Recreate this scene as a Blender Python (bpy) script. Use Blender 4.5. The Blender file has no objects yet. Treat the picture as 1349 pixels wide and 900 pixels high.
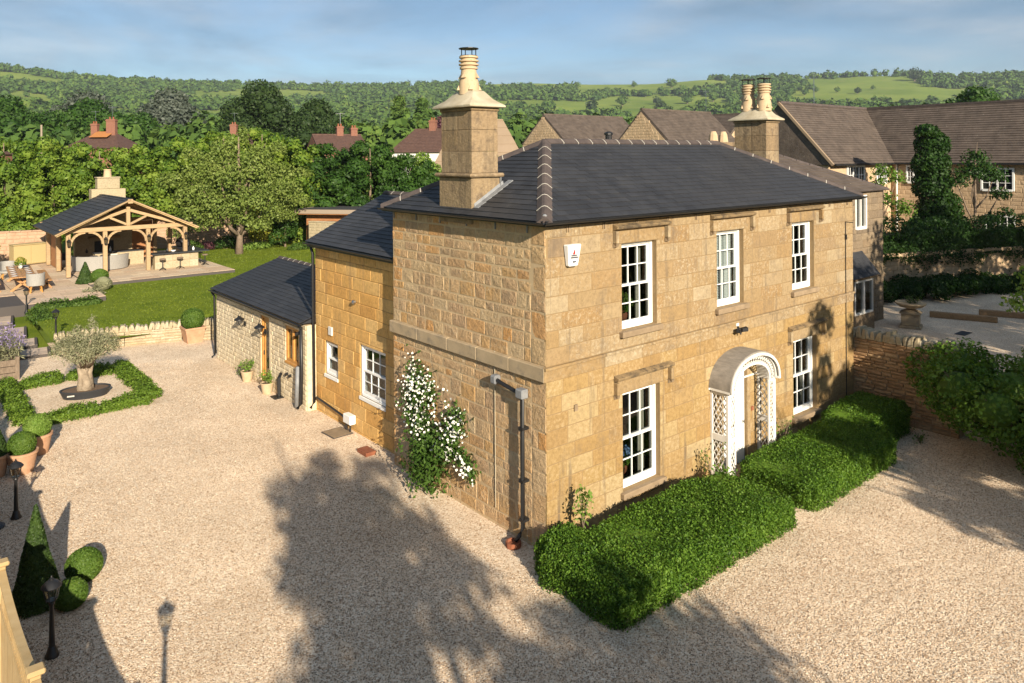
import bpy, bmesh, math, random
import numpy as np
from mathutils import Vector, Matrix
R = math.radians
SC = bpy.context.scene
COL = SC.collection

# ------------------------------------------------------------------ camera, sky, sun, exposure
cam = bpy.data.cameras.new('camera'); co = bpy.data.objects.new('camera', cam); COL.objects.link(co)
YAW = 0.8771
cam.sensor_width = 36; cam.lens = 26.527; cam.shift_y = -0.18154
cam.clip_start = 0.1; cam.clip_end = 9000
co.location = (-9.4548, -10.4151, 7.437)
co.rotation_mode = 'QUATERNION'
f_ = Vector((math.cos(YAW), math.sin(YAW), 0)); r_ = Vector((math.sin(YAW), -math.cos(YAW), 0))
m3 = Matrix((r_, Vector((0, 0, 1)), -f_)).transposed()
co.rotation_quaternion = (m3 @ Matrix.Rotation(-0.0068, 3, 'Z')).to_quaternion()
SC.camera = co

SUN_EL = R(22); SX, SY = -0.275, -0.961
sl = bpy.data.lights.new('sun', 'SUN'); so = bpy.data.objects.new('sun', sl); COL.objects.link(so)
sl.energy = 5.0; sl.angle = R(0.55); sl.color = (1.0, 0.88, 0.70)
Sd = Vector((SX * math.cos(SUN_EL), SY * math.cos(SUN_EL), math.sin(SUN_EL)))
so.rotation_euler = Sd.to_track_quat('Z', 'Y').to_euler()
so.location = (-15, -40, 25)

W = bpy.data.worlds.new('World'); SC.world = W; W.use_nodes = True
nt = W.node_tree; nt.nodes.clear()
def N(nt, t, **k):
    n = nt.nodes.new(t)
    for a, b in k.items(): setattr(n, a, b)
    return n
def L(nt, a, b): nt.links.new(a, b)
def mathn(nt, op, a, b=None, clamp=False):
    n = N(nt, 'ShaderNodeMath', operation=op, use_clamp=clamp)
    for i, x in enumerate((a, b)):
        if x is None: continue
        if isinstance(x, (int, float)): n.inputs[i].default_value = x
        else: L(nt, x, n.inputs[i])
    return n.outputs[0]
def rampn(nt, fac, cols, poss=None, interp='LINEAR'):
    n = N(nt, 'ShaderNodeValToRGB'); n.color_ramp.interpolation = interp
    e = n.color_ramp.elements
    k = len(cols)
    while len(e) < k: e.new(0.5)
    for i, c in enumerate(cols):
        e[i].position = poss[i] if poss else i / max(1, k - 1)
        e[i].color = (*c, 1) if len(c) == 3 else c
    L(nt, fac, n.inputs[0]); return n.outputs[0]
def mixc(nt, fac, a, b, mode='MIX'):
    n = N(nt, 'ShaderNodeMix', data_type='RGBA', blend_type=mode)
    for s, x in ((n.inputs[0], fac), (n.inputs[6], a), (n.inputs[7], b)):
        if isinstance(x, (int, float)): s.default_value = x
        elif isinstance(x, tuple): s.default_value = (*x, 1)
        else: L(nt, x, s)
    return n.outputs[2]
sky = N(nt, 'ShaderNodeTexSky', sky_type='NISHITA', sun_disc=False)
sky.sun_elevation = SUN_EL; sky.sun_rotation = math.atan2(SX, SY); sky.air_density = 1.0; sky.dust_density = 0.3; sky.ozone_density = 2.0
tc = N(nt, 'ShaderNodeTexCoord'); sep = N(nt, 'ShaderNodeSeparateXYZ'); L(nt, tc.outputs['Generated'], sep.inputs[0])
zz = mathn(nt, 'ADD', mathn(nt, 'MAXIMUM', sep.outputs[2], 0.0), 0.10)
cmb = N(nt, 'ShaderNodeCombineXYZ')
L(nt, mathn(nt, 'DIVIDE', sep.outputs[0], zz), cmb.inputs[0]); L(nt, mathn(nt, 'DIVIDE', sep.outputs[1], zz), cmb.inputs[1])
cn = N(nt, 'ShaderNodeTexNoise'); cn.inputs['Scale'].default_value = 0.42; cn.inputs['Detail'].default_value = 7; cn.inputs['Roughness'].default_value = 0.62; cn.inputs['Distortion'].default_value = 0.6
L(nt, cmb.outputs[0], cn.inputs['Vector'])
cmask = rampn(nt, cn.outputs['Fac'], [(0.0, 0.0, 0.0), (1, 1, 1)], [0.35, 0.60])
cn2 = N(nt, 'ShaderNodeTexNoise'); cn2.inputs['Scale'].default_value = 1.3; cn2.inputs['Detail'].default_value = 5
L(nt, cmb.outputs[0], cn2.inputs['Vector'])
ccol = rampn(nt, cn2.outputs['Fac'], [(1.9, 3.0, 4.2), (3.0, 3.9, 4.9), (5.0, 5.5, 6.0)], [0.36, 0.5, 0.66])
skyt = mixc(nt, 1.0, sky.outputs[0], (0.80, 0.90, 1.0), 'MULTIPLY')
skyc = mixc(nt, mathn(nt, 'MULTIPLY', cmask, 0.85), skyt, ccol)
bg = N(nt, 'ShaderNodeBackground'); bg.inputs[1].default_value = 0.058
L(nt, skyc, bg.inputs[0]); wo = N(nt, 'ShaderNodeOutputWorld'); L(nt, bg.outputs[0], wo.inputs[0])

SC.view_settings.view_transform = 'Standard'; SC.view_settings.look = 'None'
SC.view_settings.exposure = 1.0; SC.view_settings.gamma = 1.0; SC.view_settings.use_curve_mapping = False
SC.render.engine = 'CYCLES'
SC.cycles.use_denoising = True
SC.cycles.max_bounces = 6; SC.cycles.diffuse_bounces = 3; SC.cycles.glossy_bounces = 2
SC.cycles.transparent_max_bounces = 12; SC.cycles.transmission_bounces = 3
SC.cycles.sample_clamp_indirect = 4

# ------------------------------------------------------------------ materials
MATS = {}
def newmat(name):
    m = bpy.data.materials.new(name); m.use_nodes = True; t = m.node_tree
    b = t.nodes['Principled BSDF']; MATS[name] = m
    return m, t, b
def noisen(t, vec, scale, detail=4, rough=0.6, dist=0.0):
    n = N(t, 'ShaderNodeTexNoise'); n.inputs['Scale'].default_value = scale; n.inputs['Detail'].default_value = detail
    n.inputs['Roughness'].default_value = rough; n.inputs['Distortion'].default_value = dist
    L(t, vec, n.inputs['Vector']); return n.outputs['Fac']
def posn(t, scale=None):
    g = N(t, 'ShaderNodeNewGeometry'); v = g.outputs['Position']
    if scale:
        mp = N(t, 'ShaderNodeMapping'); mp.inputs['Scale'].default_value = scale; L(t, v, mp.inputs[0]); v = mp.outputs[0]
    return v
def bumpn(t, b, h, strength, dist=0.01):
    n = N(t, 'ShaderNodeBump'); n.inputs['Strength'].default_value = strength; n.inputs['Distance'].default_value = dist
    L(t, h, n.inputs['Height']); L(t, n.outputs[0], b.inputs['Normal'])
def M(name, cols, sc=3.0, rough=0.85, bump=0.0, bsc=40.0, rnd=0.0, metal=0.0, spec=0.3, stretch=None, pal=None, lo=0.3, hi=0.7, bd=0.01, grime=None, speck=None, streak=None):
    """noise ramp over cols; pal = palette picked per object; rnd = value change per object"""
    m, t, b = newmat(name)
    v = posn(t, stretch)
    f = noisen(t, v, sc, 5)
    k = len(cols)
    c = rampn(t, f, cols, [lo + (hi - lo) * i / max(1, k - 1) for i in range(k)]) if k > 1 else None
    if c is None:
        rg = N(t, 'ShaderNodeRGB'); rg.outputs[0].default_value = (*cols[0], 1); c = rg.outputs[0]
    oi = N(t, 'ShaderNodeObjectInfo')
    if pal:
        pc = rampn(t, oi.outputs['Random'], pal)
        fine = noisen(t, v, 11, 8, 0.78)
        fc = rampn(t, fine, [(0.56, 0.53, 0.48), (1.0, 0.98, 0.95), (1.28, 1.26, 1.22)], [0.3, 0.5, 0.7])
        pc = mixc(t, 1.0, pc, fc, 'MULTIPLY')
        c = mixc(t, 0.22, pc, c)
    if speck:
        sp = rampn(t, noisen(t, v, speck[1], 8, 0.75), [(0, 0, 0), (1, 1, 1)], [0.50, 0.62])
        am = mathn(t, 'MULTIPLY', mathn(t, 'FRACT', mathn(t, 'MULTIPLY', oi.outputs['Random'], 17.3)), speck[2])
        c = mixc(t, mathn(t, 'MULTIPLY', sp, am), c, speck[0])
    if grime:
        gm = noisen(t, v, grime[1], 6, 0.7)
        gk = rampn(t, gm, [(0, 0, 0), (1, 1, 1)], [grime[2], grime[2] + 0.16])
        c = mixc(t, mathn(t, 'MULTIPLY', gk, grime[3]), c, grime[0])
    if streak:
        st = rampn(t, noisen(t, posn(t, (5.5, 5.5, .45)), 1.0, 4, .6), [(0, 0, 0), (1, 1, 1)], [streak[1] - .06, streak[1] + .1])
        c = mixc(t, mathn(t, 'MULTIPLY', st, streak[2]), c, streak[0])
    if rnd:
        h = N(t, 'ShaderNodeHueSaturation'); L(t, c, h.inputs['Color'])
        L(t, mathn(t, 'ADD', mathn(t, 'MULTIPLY', oi.outputs['Random'], rnd), 1 - rnd / 2), h.inputs['Value']); c = h.outputs[0]
    L(t, c, b.inputs['Base Color'])
    b.inputs['Roughness'].default_value = rough; b.inputs['Metallic'].default_value = metal
    b.inputs['Specular IOR Level'].default_value = spec
    if bump: bumpn(t, b, noisen(t, v, bsc, 6, 0.7), bump, bd)
    return m
def ML(name, cols, transl=0.3, rough=0.55, bumpless=True, clump=0.5, csc=0.8):
    """leaf: colour per leaf (island) plus a slow change across the plant"""
    m, t, b = newmat(name)
    g = N(t, 'ShaderNodeNewGeometry')
    f = noisen(t, g.outputs['Position'], csc, 3)
    mixf = mathn(t, 'ADD', mathn(t, 'MULTIPLY', g.outputs['Random Per Island'], 1 - clump), mathn(t, 'MULTIPLY', mathn(t, 'SUBTRACT', mathn(t, 'MULTIPLY', f, 2.0), 0.5), clump), True)
    c = rampn(t, mixf, cols)
    L(t, c, b.inputs['Base Color']); b.inputs['Roughness'].default_value = rough; b.inputs['Specular IOR Level'].default_value = 0.25
    if transl:
        tr = N(t, 'ShaderNodeBsdfTranslucent')
        tcx = mixc(t, 1.0, c, (1.3, 1.25, 0.55), 'MULTIPLY'); L(t, tcx, tr.inputs[0])
        mx = N(t, 'ShaderNodeMixShader'); mx.inputs[0].default_value = transl
        L(t, b.outputs[0], mx.inputs[1]); L(t, tr.outputs[0], mx.inputs[2])
        L(t, mx.outputs[0], t.nodes['Material Output'].inputs[0])
    return m
def glass(name, tint, refl=0.9):
    m, t, b = newmat(name)
    tr = N(t, 'ShaderNodeBsdfTransparent'); tr.inputs[0].default_value = (*tint, 1)
    gl = N(t, 'ShaderNodeBsdfGlossy'); gl.inputs['Roughness'].default_value = 0.03; gl.inputs[0].default_value = (refl, refl, refl, 1)
    g = N(t, 'ShaderNodeNewGeometry'); d = N(t, 'ShaderNodeVectorMath', operation='DOT_PRODUCT'); L(t, g.outputs['Incoming'], d.inputs[0]); L(t, g.outputs['Normal'], d.inputs[1])
    f = mathn(t, 'POWER', mathn(t, 'SUBTRACT', 1.0, mathn(t, 'ABSOLUTE', d.outputs['Value']), True), 5.0)
    mx = N(t, 'ShaderNodeMixShader'); L(t, mathn(t, 'ADD', mathn(t, 'MULTIPLY', f, 0.95), 0.045), mx.inputs[0]); L(t, tr.outputs[0], mx.inputs[1]); L(t, gl.outputs[0], mx.inputs[2])
    L(t, mx.outputs[0], t.nodes['Material Output'].inputs[0]); t.nodes.remove(b)
    return m

ASH = [(0.262, 0.180, 0.090), (0.288, 0.209, 0.116), (0.254, 0.170, 0.080), (0.315, 0.245, 0.150), (0.254, 0.154, 0.060), (0.292, 0.214, 0.122), (0.340, 0.275, 0.180), (0.268, 0.176, 0.078), (0.226, 0.162, 0.102)]
m_ash = M('ashlar limestone', [(0.22, 0.155, 0.08), (0.33, 0.245, 0.145)], sc=1.3, bump=0.45, bsc=45, pal=ASH, grime=((0.155, 0.115, 0.078), 1.5, 0.53, 0.65), bd=0.015, speck=((0.41, 0.34, 0.235), 13, .95), streak=((0.12, 0.092, 0.066), .62, .7))
m_gold = M('golden ashlar', [(0.24, 0.155, 0.062), (0.32, 0.225, 0.110)], sc=1.3, bump=0.45, bsc=45, pal=[(0.285, 0.180, 0.070), (0.315, 0.215, 0.100), (0.270, 0.165, 0.056), (0.345, 0.255, 0.135), (0.260, 0.165, 0.070), (0.325, 0.225, 0.095), (0.375, 0.295, 0.170), (0.300, 0.195, 0.075)], grime=((0.165, 0.12, 0.078), 1.5, 0.55, 0.6), bd=0.015, speck=((0.42, 0.33, 0.21), 11, .6), streak=((0.125, 0.095, 0.066), .62, .75))
RUB = [(0.50, 0.32, 0.16), (0.50, 0.35, 0.19), (0.53, 0.40, 0.245), (0.54, 0.26, 0.07), (0.40, 0.27, 0.16), (0.54, 0.35, 0.18), (0.50, 0.34, 0.195), (0.43, 0.28, 0.165), (0.52, 0.30, 0.11), (0.48, 0.33, 0.18)]
m_rub = M('rubble limestone', [(0.38, 0.265, 0.15), (0.60, 0.45, 0.27)], sc=5, bump=1.0, bsc=11, pal=RUB, grime=((0.28, 0.205, 0.13), 1.1, 0.50, 0.6), bd=0.06, speck=((0.60, 0.49, 0.33), 9, .55))
m_rubd = M('grey brown rubble', [(0.17, 0.13, 0.09), (0.26, 0.20, 0.14)], sc=4, bump=1.0, bsc=10, pal=[(0.20, 0.15, 0.10), (0.26, 0.20, 0.13), (0.16, 0.125, 0.09), (0.23, 0.165, 0.10)], bd=0.05)
m_wing = M('orange limestone', [(0.50, 0.275, 0.085), (0.62, 0.385, 0.14)], sc=1.5, bump=0.5, bsc=20, pal=[(0.56, 0.31, 0.09), (0.62, 0.38, 0.13), (0.50, 0.26, 0.07), (0.64, 0.43, 0.18), (0.57, 0.34, 0.11)], grime=((0.36, 0.22, 0.10), 1.6, 0.56, 0.5), bd=.02, streak=((0.34, 0.21, 0.10), .6, .5))
m_bks = M('pale squared stone', [(0.52, 0.43, 0.29), (0.62, 0.53, 0.38)], sc=2, bump=0.5, bsc=50, pal=[(0.60, 0.50, 0.34), (0.54, 0.45, 0.31), (0.64, 0.55, 0.40), (0.50, 0.40, 0.26)])
m_mortar = M('lime mortar', [(0.44, 0.32, 0.185), (0.52, 0.39, 0.235)], sc=6, bump=0.3, bsc=80)
m_mort2 = M('ochre mortar', [(0.225, 0.15, 0.072), (0.27, 0.19, 0.10)], sc=6, bump=0.3, bsc=80)
m_sill = M('brown sill stone', [(0.20, 0.145, 0.09), (0.30, 0.22, 0.14)], sc=5, bump=0.5, bsc=40)
m_hood = M('weathered hood stone', [(0.20, 0.140, 0.075), (0.28, 0.195, 0.100)], sc=4, bump=0.7, bsc=30, grime=((0.060, 0.048, 0.036), 5, 0.47, 0.85), bd=.02)
m_band = M('string course stone', [(0.323, 0.246, 0.153), (0.425, 0.323, 0.204)], sc=3, bump=0.4, bsc=30, grime=((0.204, 0.170, 0.128), 4, 0.5, 0.7))
m_chim = M('chimney stone', [(0.20, 0.140, 0.082), (0.30, 0.220, 0.135)], sc=3.5, bump=0.8, bsc=18, grime=((0.125, 0.090, 0.060), 3.5, 0.50, 0.8), bd=.03, streak=((0.10, 0.075, 0.052), .58, .6), speck=((.38, .31, .21), 12, .6), pal=[(0.22, .155, .09), (.27, .195, .115), (.30, .23, .145), (.24, .165, .085)])
m_cap = M('pale chimney cap', [(0.354, 0.299, 0.204), (0.476, 0.422, 0.313)], sc=4, bump=0.4, bsc=30)
m_pot = M('buff clay pot', [(0.420, 0.300, 0.180), (0.510, 0.390, 0.255)], sc=6, bump=0.2, bsc=40, grime=((0.188, 0.128, 0.075), 6, 0.58, 0.6))
m_slate = M('charcoal slate', [(0.024, 0.0245, 0.028), (0.038, 0.0385, 0.042)], sc=1.5, rough=0.6, bump=0.3, bsc=40, rnd=0.3, spec=0.35, grime=((0.055, 0.05, 0.042), 3, .6, .5))
m_slroof = M('slate bedding', [(0.024, 0.025, 0.030)], rough=0.7)
m_hip = M('brown clay hip tile', [(0.055, 0.044, 0.042), (0.095, 0.074, 0.066)], sc=5, bump=0.3, bsc=40, rnd=0.3)
m_whitem = M('white mortar', [(0.50, 0.47, 0.41)], rough=0.9)
m_white = M('white gloss paint', [(0.78, 0.78, 0.76)], rough=0.4, spec=0.5)
m_offwhite = M('aged white paint', [(0.594, 0.567, 0.522), (0.702, 0.684, 0.648)], sc=6, rough=0.6)
m_lead = M('weathered lead', [(0.17, 0.155, 0.135), (0.29, 0.26, 0.225)], sc=5, rough=0.6, bump=0.3, bsc=20, stretch=(4, 1, 1), spec=0.4)
m_flash = M('lead flashing', [(0.16, 0.165, 0.175), (0.24, 0.245, 0.25)], sc=5, rough=0.55, spec=0.4)
m_black = M('black painted iron', [(0.012, 0.012, 0.013)], rough=0.45, spec=0.5)
m_rust = M('red brown clay', [(0.20, 0.065, 0.035), (0.27, 0.10, 0.05)], sc=9)
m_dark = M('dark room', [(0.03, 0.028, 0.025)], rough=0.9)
m_curt = M('cream curtain', [(0.55, 0.50, 0.42)], rough=0.9)
m_glass = glass('window glass', (0.75, 0.78, 0.78))
m_lglass = glass('lantern glass', (0.85, 0.85, 0.80))
m_oak = M('new oak', [(0.310, 0.205, 0.105), (0.409, 0.291, 0.167)], sc=3, bump=0.25, bsc=30, stretch=(1, 1, 6), rnd=0.2)
m_oak2 = M('orange stained oak', [(0.42, 0.19, 0.045), (0.52, 0.27, 0.075)], sc=5, rough=0.5, bump=0.15, bsc=40)
m_teak = M('teak', [(0.30, 0.155, 0.06), (0.42, 0.23, 0.10)], sc=6, rough=0.6, rnd=0.25)
m_pine = M('pale treated pine', [(0.392, 0.266, 0.119), (0.462, 0.336, 0.175)], sc=5, bump=0.2, bsc=40, rnd=0.15)
m_wick = M('grey wicker', [(0.240, 0.228, 0.208), (0.352, 0.336, 0.308)], sc=30, bump=0.6, bsc=70)
m_terra = M('terracotta', [(0.384, 0.208, 0.120), (0.480, 0.296, 0.184)], sc=5, bump=0.2, bsc=50)
m_tub = M('charcoal tub', [(0.03, 0.032, 0.036)], rough=0.5)
m_soil = M('soil', [(0.10, 0.065, 0.04), (0.18, 0.12, 0.075)], sc=20, bump=0.8, bsc=60)
m_trunk = M('olive bark', [(0.208, 0.160, 0.112), (0.368, 0.296, 0.216)], sc=7, bump=0.9, bsc=16, bd=0.03)
m_bark = M('brown bark', [(0.13, 0.095, 0.065), (0.24, 0.18, 0.13)], sc=6, bump=0.8, bsc=14, stretch=(3, 3, 1), bd=0.03)
m_dry = M('dry stone', [(0.330, 0.270, 0.174), (0.408, 0.354, 0.252)], sc=4, bump=0.6, bsc=30, pal=[(0.384, 0.324, 0.216), (0.336, 0.276, 0.180), (0.420, 0.372, 0.276), (0.360, 0.282, 0.168)])
m_gwall = M('brown wall stone', [(0.30, 0.19, 0.10), (0.40, 0.26, 0.14)], sc=4, bump=0.6, bsc=30, pal=[(0.34, 0.20, 0.10), (0.40, 0.25, 0.13), (0.28, 0.17, 0.09), (0.47, 0.33, 0.19)])
m_slab = M('sandstone paving', [(0.437, 0.323, 0.218), (0.570, 0.456, 0.323)], sc=3, bump=0.3, bsc=30, pal=[(0.522, 0.408, 0.285), (0.446, 0.323, 0.228), (0.589, 0.484, 0.351), (0.475, 0.389, 0.304), (0.551, 0.399, 0.285)])
m_gslab = M('grey path slab', [(0.36, 0.28, 0.22), (0.48, 0.38, 0.29)], sc=3, bump=0.3, bsc=30, rnd=0.25)
m_edge = M('dark edging', [(0.07, 0.06, 0.055)], rough=0.8)
m_steel = M('brushed steel', [(0.42, 0.42, 0.42)], rough=0.35, metal=1.0)
m_red = M('red brick', [(0.17, 0.07, 0.048), (0.25, 0.12, 0.08)], sc=9, bump=0.2)
m_redroof = M('red brown roof tile', [(0.070, 0.040, 0.033), (0.115, 0.065, 0.05)], sc=3, bump=0.4, bsc=8)
m_orroof = M('orange roof tile', [(0.38, 0.16, 0.05)], rough=0.9)
m_sttile = M('stone roof tile', [(0.066, 0.051, 0.042), (0.122, 0.095, 0.077)], sc=1.6, bump=0.6, bsc=5, grime=((0.40, 0.37, 0.31), 5.5, 0.63, 0.85), bd=0.05)
m_tanroof = M('tan roof', [(0.247, 0.180, 0.116), (0.285, 0.210, 0.143)], sc=0.4, bump=0.2, bsc=6)
m_nstone = M('buff block stone', [(0.40, 0.28, 0.17), (0.52, 0.38, 0.24)], sc=1.5, bump=0.4, bsc=8, grime=((0.28, 0.20, 0.13), 3, 0.55, 0.5), bd=0.05)
m_hurdle = M('garden brick', [(0.352, 0.216, 0.136), (0.448, 0.304, 0.200)], sc=3, bump=0.5, bsc=12, pal=None, bd=0.03)
m_cabin = M('cedar cladding', [(0.28, 0.12, 0.05), (0.40, 0.19, 0.08)], sc=3, rough=0.7)
m_felt = M('dark roof felt', [(0.045, 0.045, 0.048)], rough=0.8)
m_greybr = M('grey brown bargeboard', [(0.28, 0.22, 0.17)], rough=0.8)
m_flowW = M('white petals', [(0.80, 0.78, 0.68)], rough=0.7)
m_flowB = M('blue petals', [(0.09, 0.17, 0.35), (0.20, 0.30, 0.50)], sc=30)
m_lav = M('lavender flowers', [(0.22, 0.17, 0.34), (0.38, 0.30, 0.46)], sc=20)
m_poly = M('pale cabinet', [(0.385, 0.294, 0.140)], rough=0.6)
m_cush = M('dark cushion', [(0.05, 0.045, 0.05)], rough=0.9)
m_plate = M('white plates', [(0.75, 0.73, 0.70)], rough=0.4)
m_redp = M('red print', [(0.55, 0.03, 0.03)], rough=0.5)
m_greyp = M('grey print', [(0.10, 0.10, 0.12)], rough=0.5)

# foliage
lf_box = ML('box leaf', [(0.022, 0.058, 0.008), (0.055, 0.125, 0.012), (0.115, 0.215, 0.022), (0.19, 0.29, 0.045)], csc=1.6, clump=.4)
lf_bed = ML('bed hedge leaf', [(0.05, 0.095, 0.010), (0.11, 0.19, 0.020), (0.22, 0.31, 0.045)], csc=2)
lf_cone = ML('topiary leaf', [(0.02, 0.04, 0.010), (0.045, 0.085, 0.018), (0.085, 0.14, 0.03)], csc=3)
lf_ball = ML('ball leaf', [(0.035, 0.07, 0.010), (0.08, 0.15, 0.020), (0.16, 0.23, 0.04)], csc=3)
lf_olive = ML('olive leaf', [(0.13, 0.14, 0.075), (0.22, 0.22, 0.125), (0.34, 0.33, 0.20)], csc=3, transl=0.2)
lf_tall = ML('hedge tree leaf', [(0.028, 0.064, 0.008), (0.07, 0.135, 0.014), (0.16, 0.235, 0.028), (0.27, 0.325, 0.06)], csc=0.35, clump=0.55)
lf_dark = ML('dark hedge leaf', [(0.016, 0.045, 0.008), (0.035, 0.085, 0.012), (0.075, 0.145, 0.022)], csc=0.4)
lf_apple = ML('apple leaf', [(0.08, 0.13, 0.020), (0.16, 0.215, 0.045), (0.28, 0.33, 0.09)], csc=0.8)
lf_bush = ML('bush leaf', [(0.04, 0.09, 0.010), (0.085, 0.165, 0.018), (0.16, 0.26, 0.04)], csc=0.8)
lf_lime = ML('lime leaf', [(0.08, 0.16, 0.02), (0.16, 0.26, 0.04), (0.30, 0.38, 0.10)], csc=1)
lf_ivy = ML('ivy leaf', [(0.010, 0.032, 0.006), (0.022, 0.060, 0.009), (0.045, 0.10, 0.014)], csc=1)
lf_yel = ML('yellow shrub leaf', [(0.14, 0.17, 0.02), (0.30, 0.30, 0.035), (0.46, 0.42, 0.07)], csc=2)
lf_con = ML('conifer leaf', [(0.016, 0.034, 0.010), (0.032, 0.06, 0.015), (0.06, 0.095, 0.025)], csc=0.6)
lf_silver = ML('silver leaf', [(0.05, 0.065, 0.05), (0.09, 0.11, 0.085), (0.15, 0.17, 0.14)], csc=0.5)
lf_wood = ML('woodland crown', [(0.022, 0.050, 0.014), (0.050, 0.100, 0.020), (0.085, 0.145, 0.026), (0.15, 0.195, 0.04)], transl=0.15, rough=0.9, clump=0.6, csc=0.03)
lf_low = ML('border leaf', [(0.03, 0.07, 0.012), (0.07, 0.13, 0.02), (0.13, 0.19, 0.04)], csc=2)
lf_rose = ML('rose leaf', [(0.03, 0.07, 0.010), (0.06, 0.12, 0.018), (0.10, 0.17, 0.03)], csc=3)
lf_grass = ML('grass blade', [(0.085, 0.13, 0.010), (0.14, 0.185, 0.015), (0.20, 0.24, 0.025)], csc=0.6)
lf_tape = ML('purple leaf', [(0.09, 0.035, 0.05), (0.15, 0.06, 0.07)], csc=1)

def gravel_mat():
    m, t, b = newmat('gravel')
    v = posn(t)
    vo = N(t, 'ShaderNodeTexVoronoi'); vo.inputs['Scale'].default_value = 38; L(t, v, vo.inputs['Vector'])
    vo2 = N(t, 'ShaderNodeTexVoronoi'); vo2.inputs['Scale'].default_value = 75; L(t, v, vo2.inputs['Vector'])
    sx = N(t, 'ShaderNodeSeparateColor'); L(t, vo.outputs['Color'], sx.inputs[0])
    c = rampn(t, sx.outputs[0], [(0.40, 0.275, 0.18), (0.62, 0.47, 0.33), (0.70, 0.55, 0.40), (0.75, 0.62, 0.475), (0.84, 0.75, 0.61)], [0, 0.25, 0.5, 0.8, 1])
    big = noisen(t, v, 0.5, 5)
    bc = rampn(t, big, [(0.86, 0.84, 0.81), (1.10, 1.09, 1.07)], [0.35, 0.65])
    c = mixc(t, 1.0, c, bc, 'MULTIPLY')
    L(t, c, b.inputs['Base Color']); b.inputs['Roughness'].default_value = 0.9; b.inputs['Specular IOR Level'].default_value = 0.15
    h = mathn(t, 'ADD', mathn(t, 'MULTIPLY', vo.outputs['Distance'], -1.0), mathn(t, 'MULTIPLY', vo2.outputs['Distance'], -0.5))
    h = mathn(t, 'ADD', h, mathn(t, 'MULTIPLY', noisen(t, v, 2.2, 3), 0.8))
    mp = N(t, 'ShaderNodeMapping'); mp.inputs['Location'].default_value = (-1.5, 13.5, 0); L(t, v, mp.inputs[0])
    wv = N(t, 'ShaderNodeTexWave', wave_type='RINGS', rings_direction='Z'); wv.inputs['Scale'].default_value = .62; wv.inputs['Distortion'].default_value = 5.5; wv.inputs['Detail'].default_value = 2; wv.inputs['Detail Scale'].default_value = .6; L(t, mp.outputs[0], wv.inputs[0])
    sxx = N(t, 'ShaderNodeSeparateXYZ'); L(t, v, sxx.inputs[0]); zone = mathn(t, 'MULTIPLY', mathn(t, 'MULTIPLY', mathn(t, 'SUBTRACT', sxx.outputs[0], .5, True), mathn(t, 'SUBTRACT', -3.2, sxx.outputs[1], True)), mathn(t, 'SUBTRACT', 9.5, sxx.outputs[0], True))
    rut = mathn(t, 'MULTIPLY', zone, rampn(t, wv.outputs['Fac'], [(1, 1, 1), (0, 0, 0)], [0, .3])); rut = mathn(t, 'MULTIPLY', rut, rampn(t, noisen(t, v, .8, 3), [(0, 0, 0), (1, 1, 1)], [.42, .6]))
    h = mathn(t, 'SUBTRACT', h, mathn(t, 'MULTIPLY', rut, 0.9))
    bumpn(t, b, h, 0.5, 0.02)
    return m
m_gravel = gravel_mat()
m_lawn = M('lawn turf', [(0.085, 0.125, 0.010), (0.150, 0.190, 0.018)], sc=0.8, rough=0.95, bump=0.8, bsc=55, spec=0.1, bd=0.02)
m_past = M('pasture', [(0.10, 0.155, 0.025), (0.20, 0.25, 0.05)], sc=0.008, rough=1.0, spec=0.05, bump=0.3, bsc=0.3, grime=((0.24, 0.22, 0.08), 0.02, 0.55, 0.5), bd=0.5)

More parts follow.
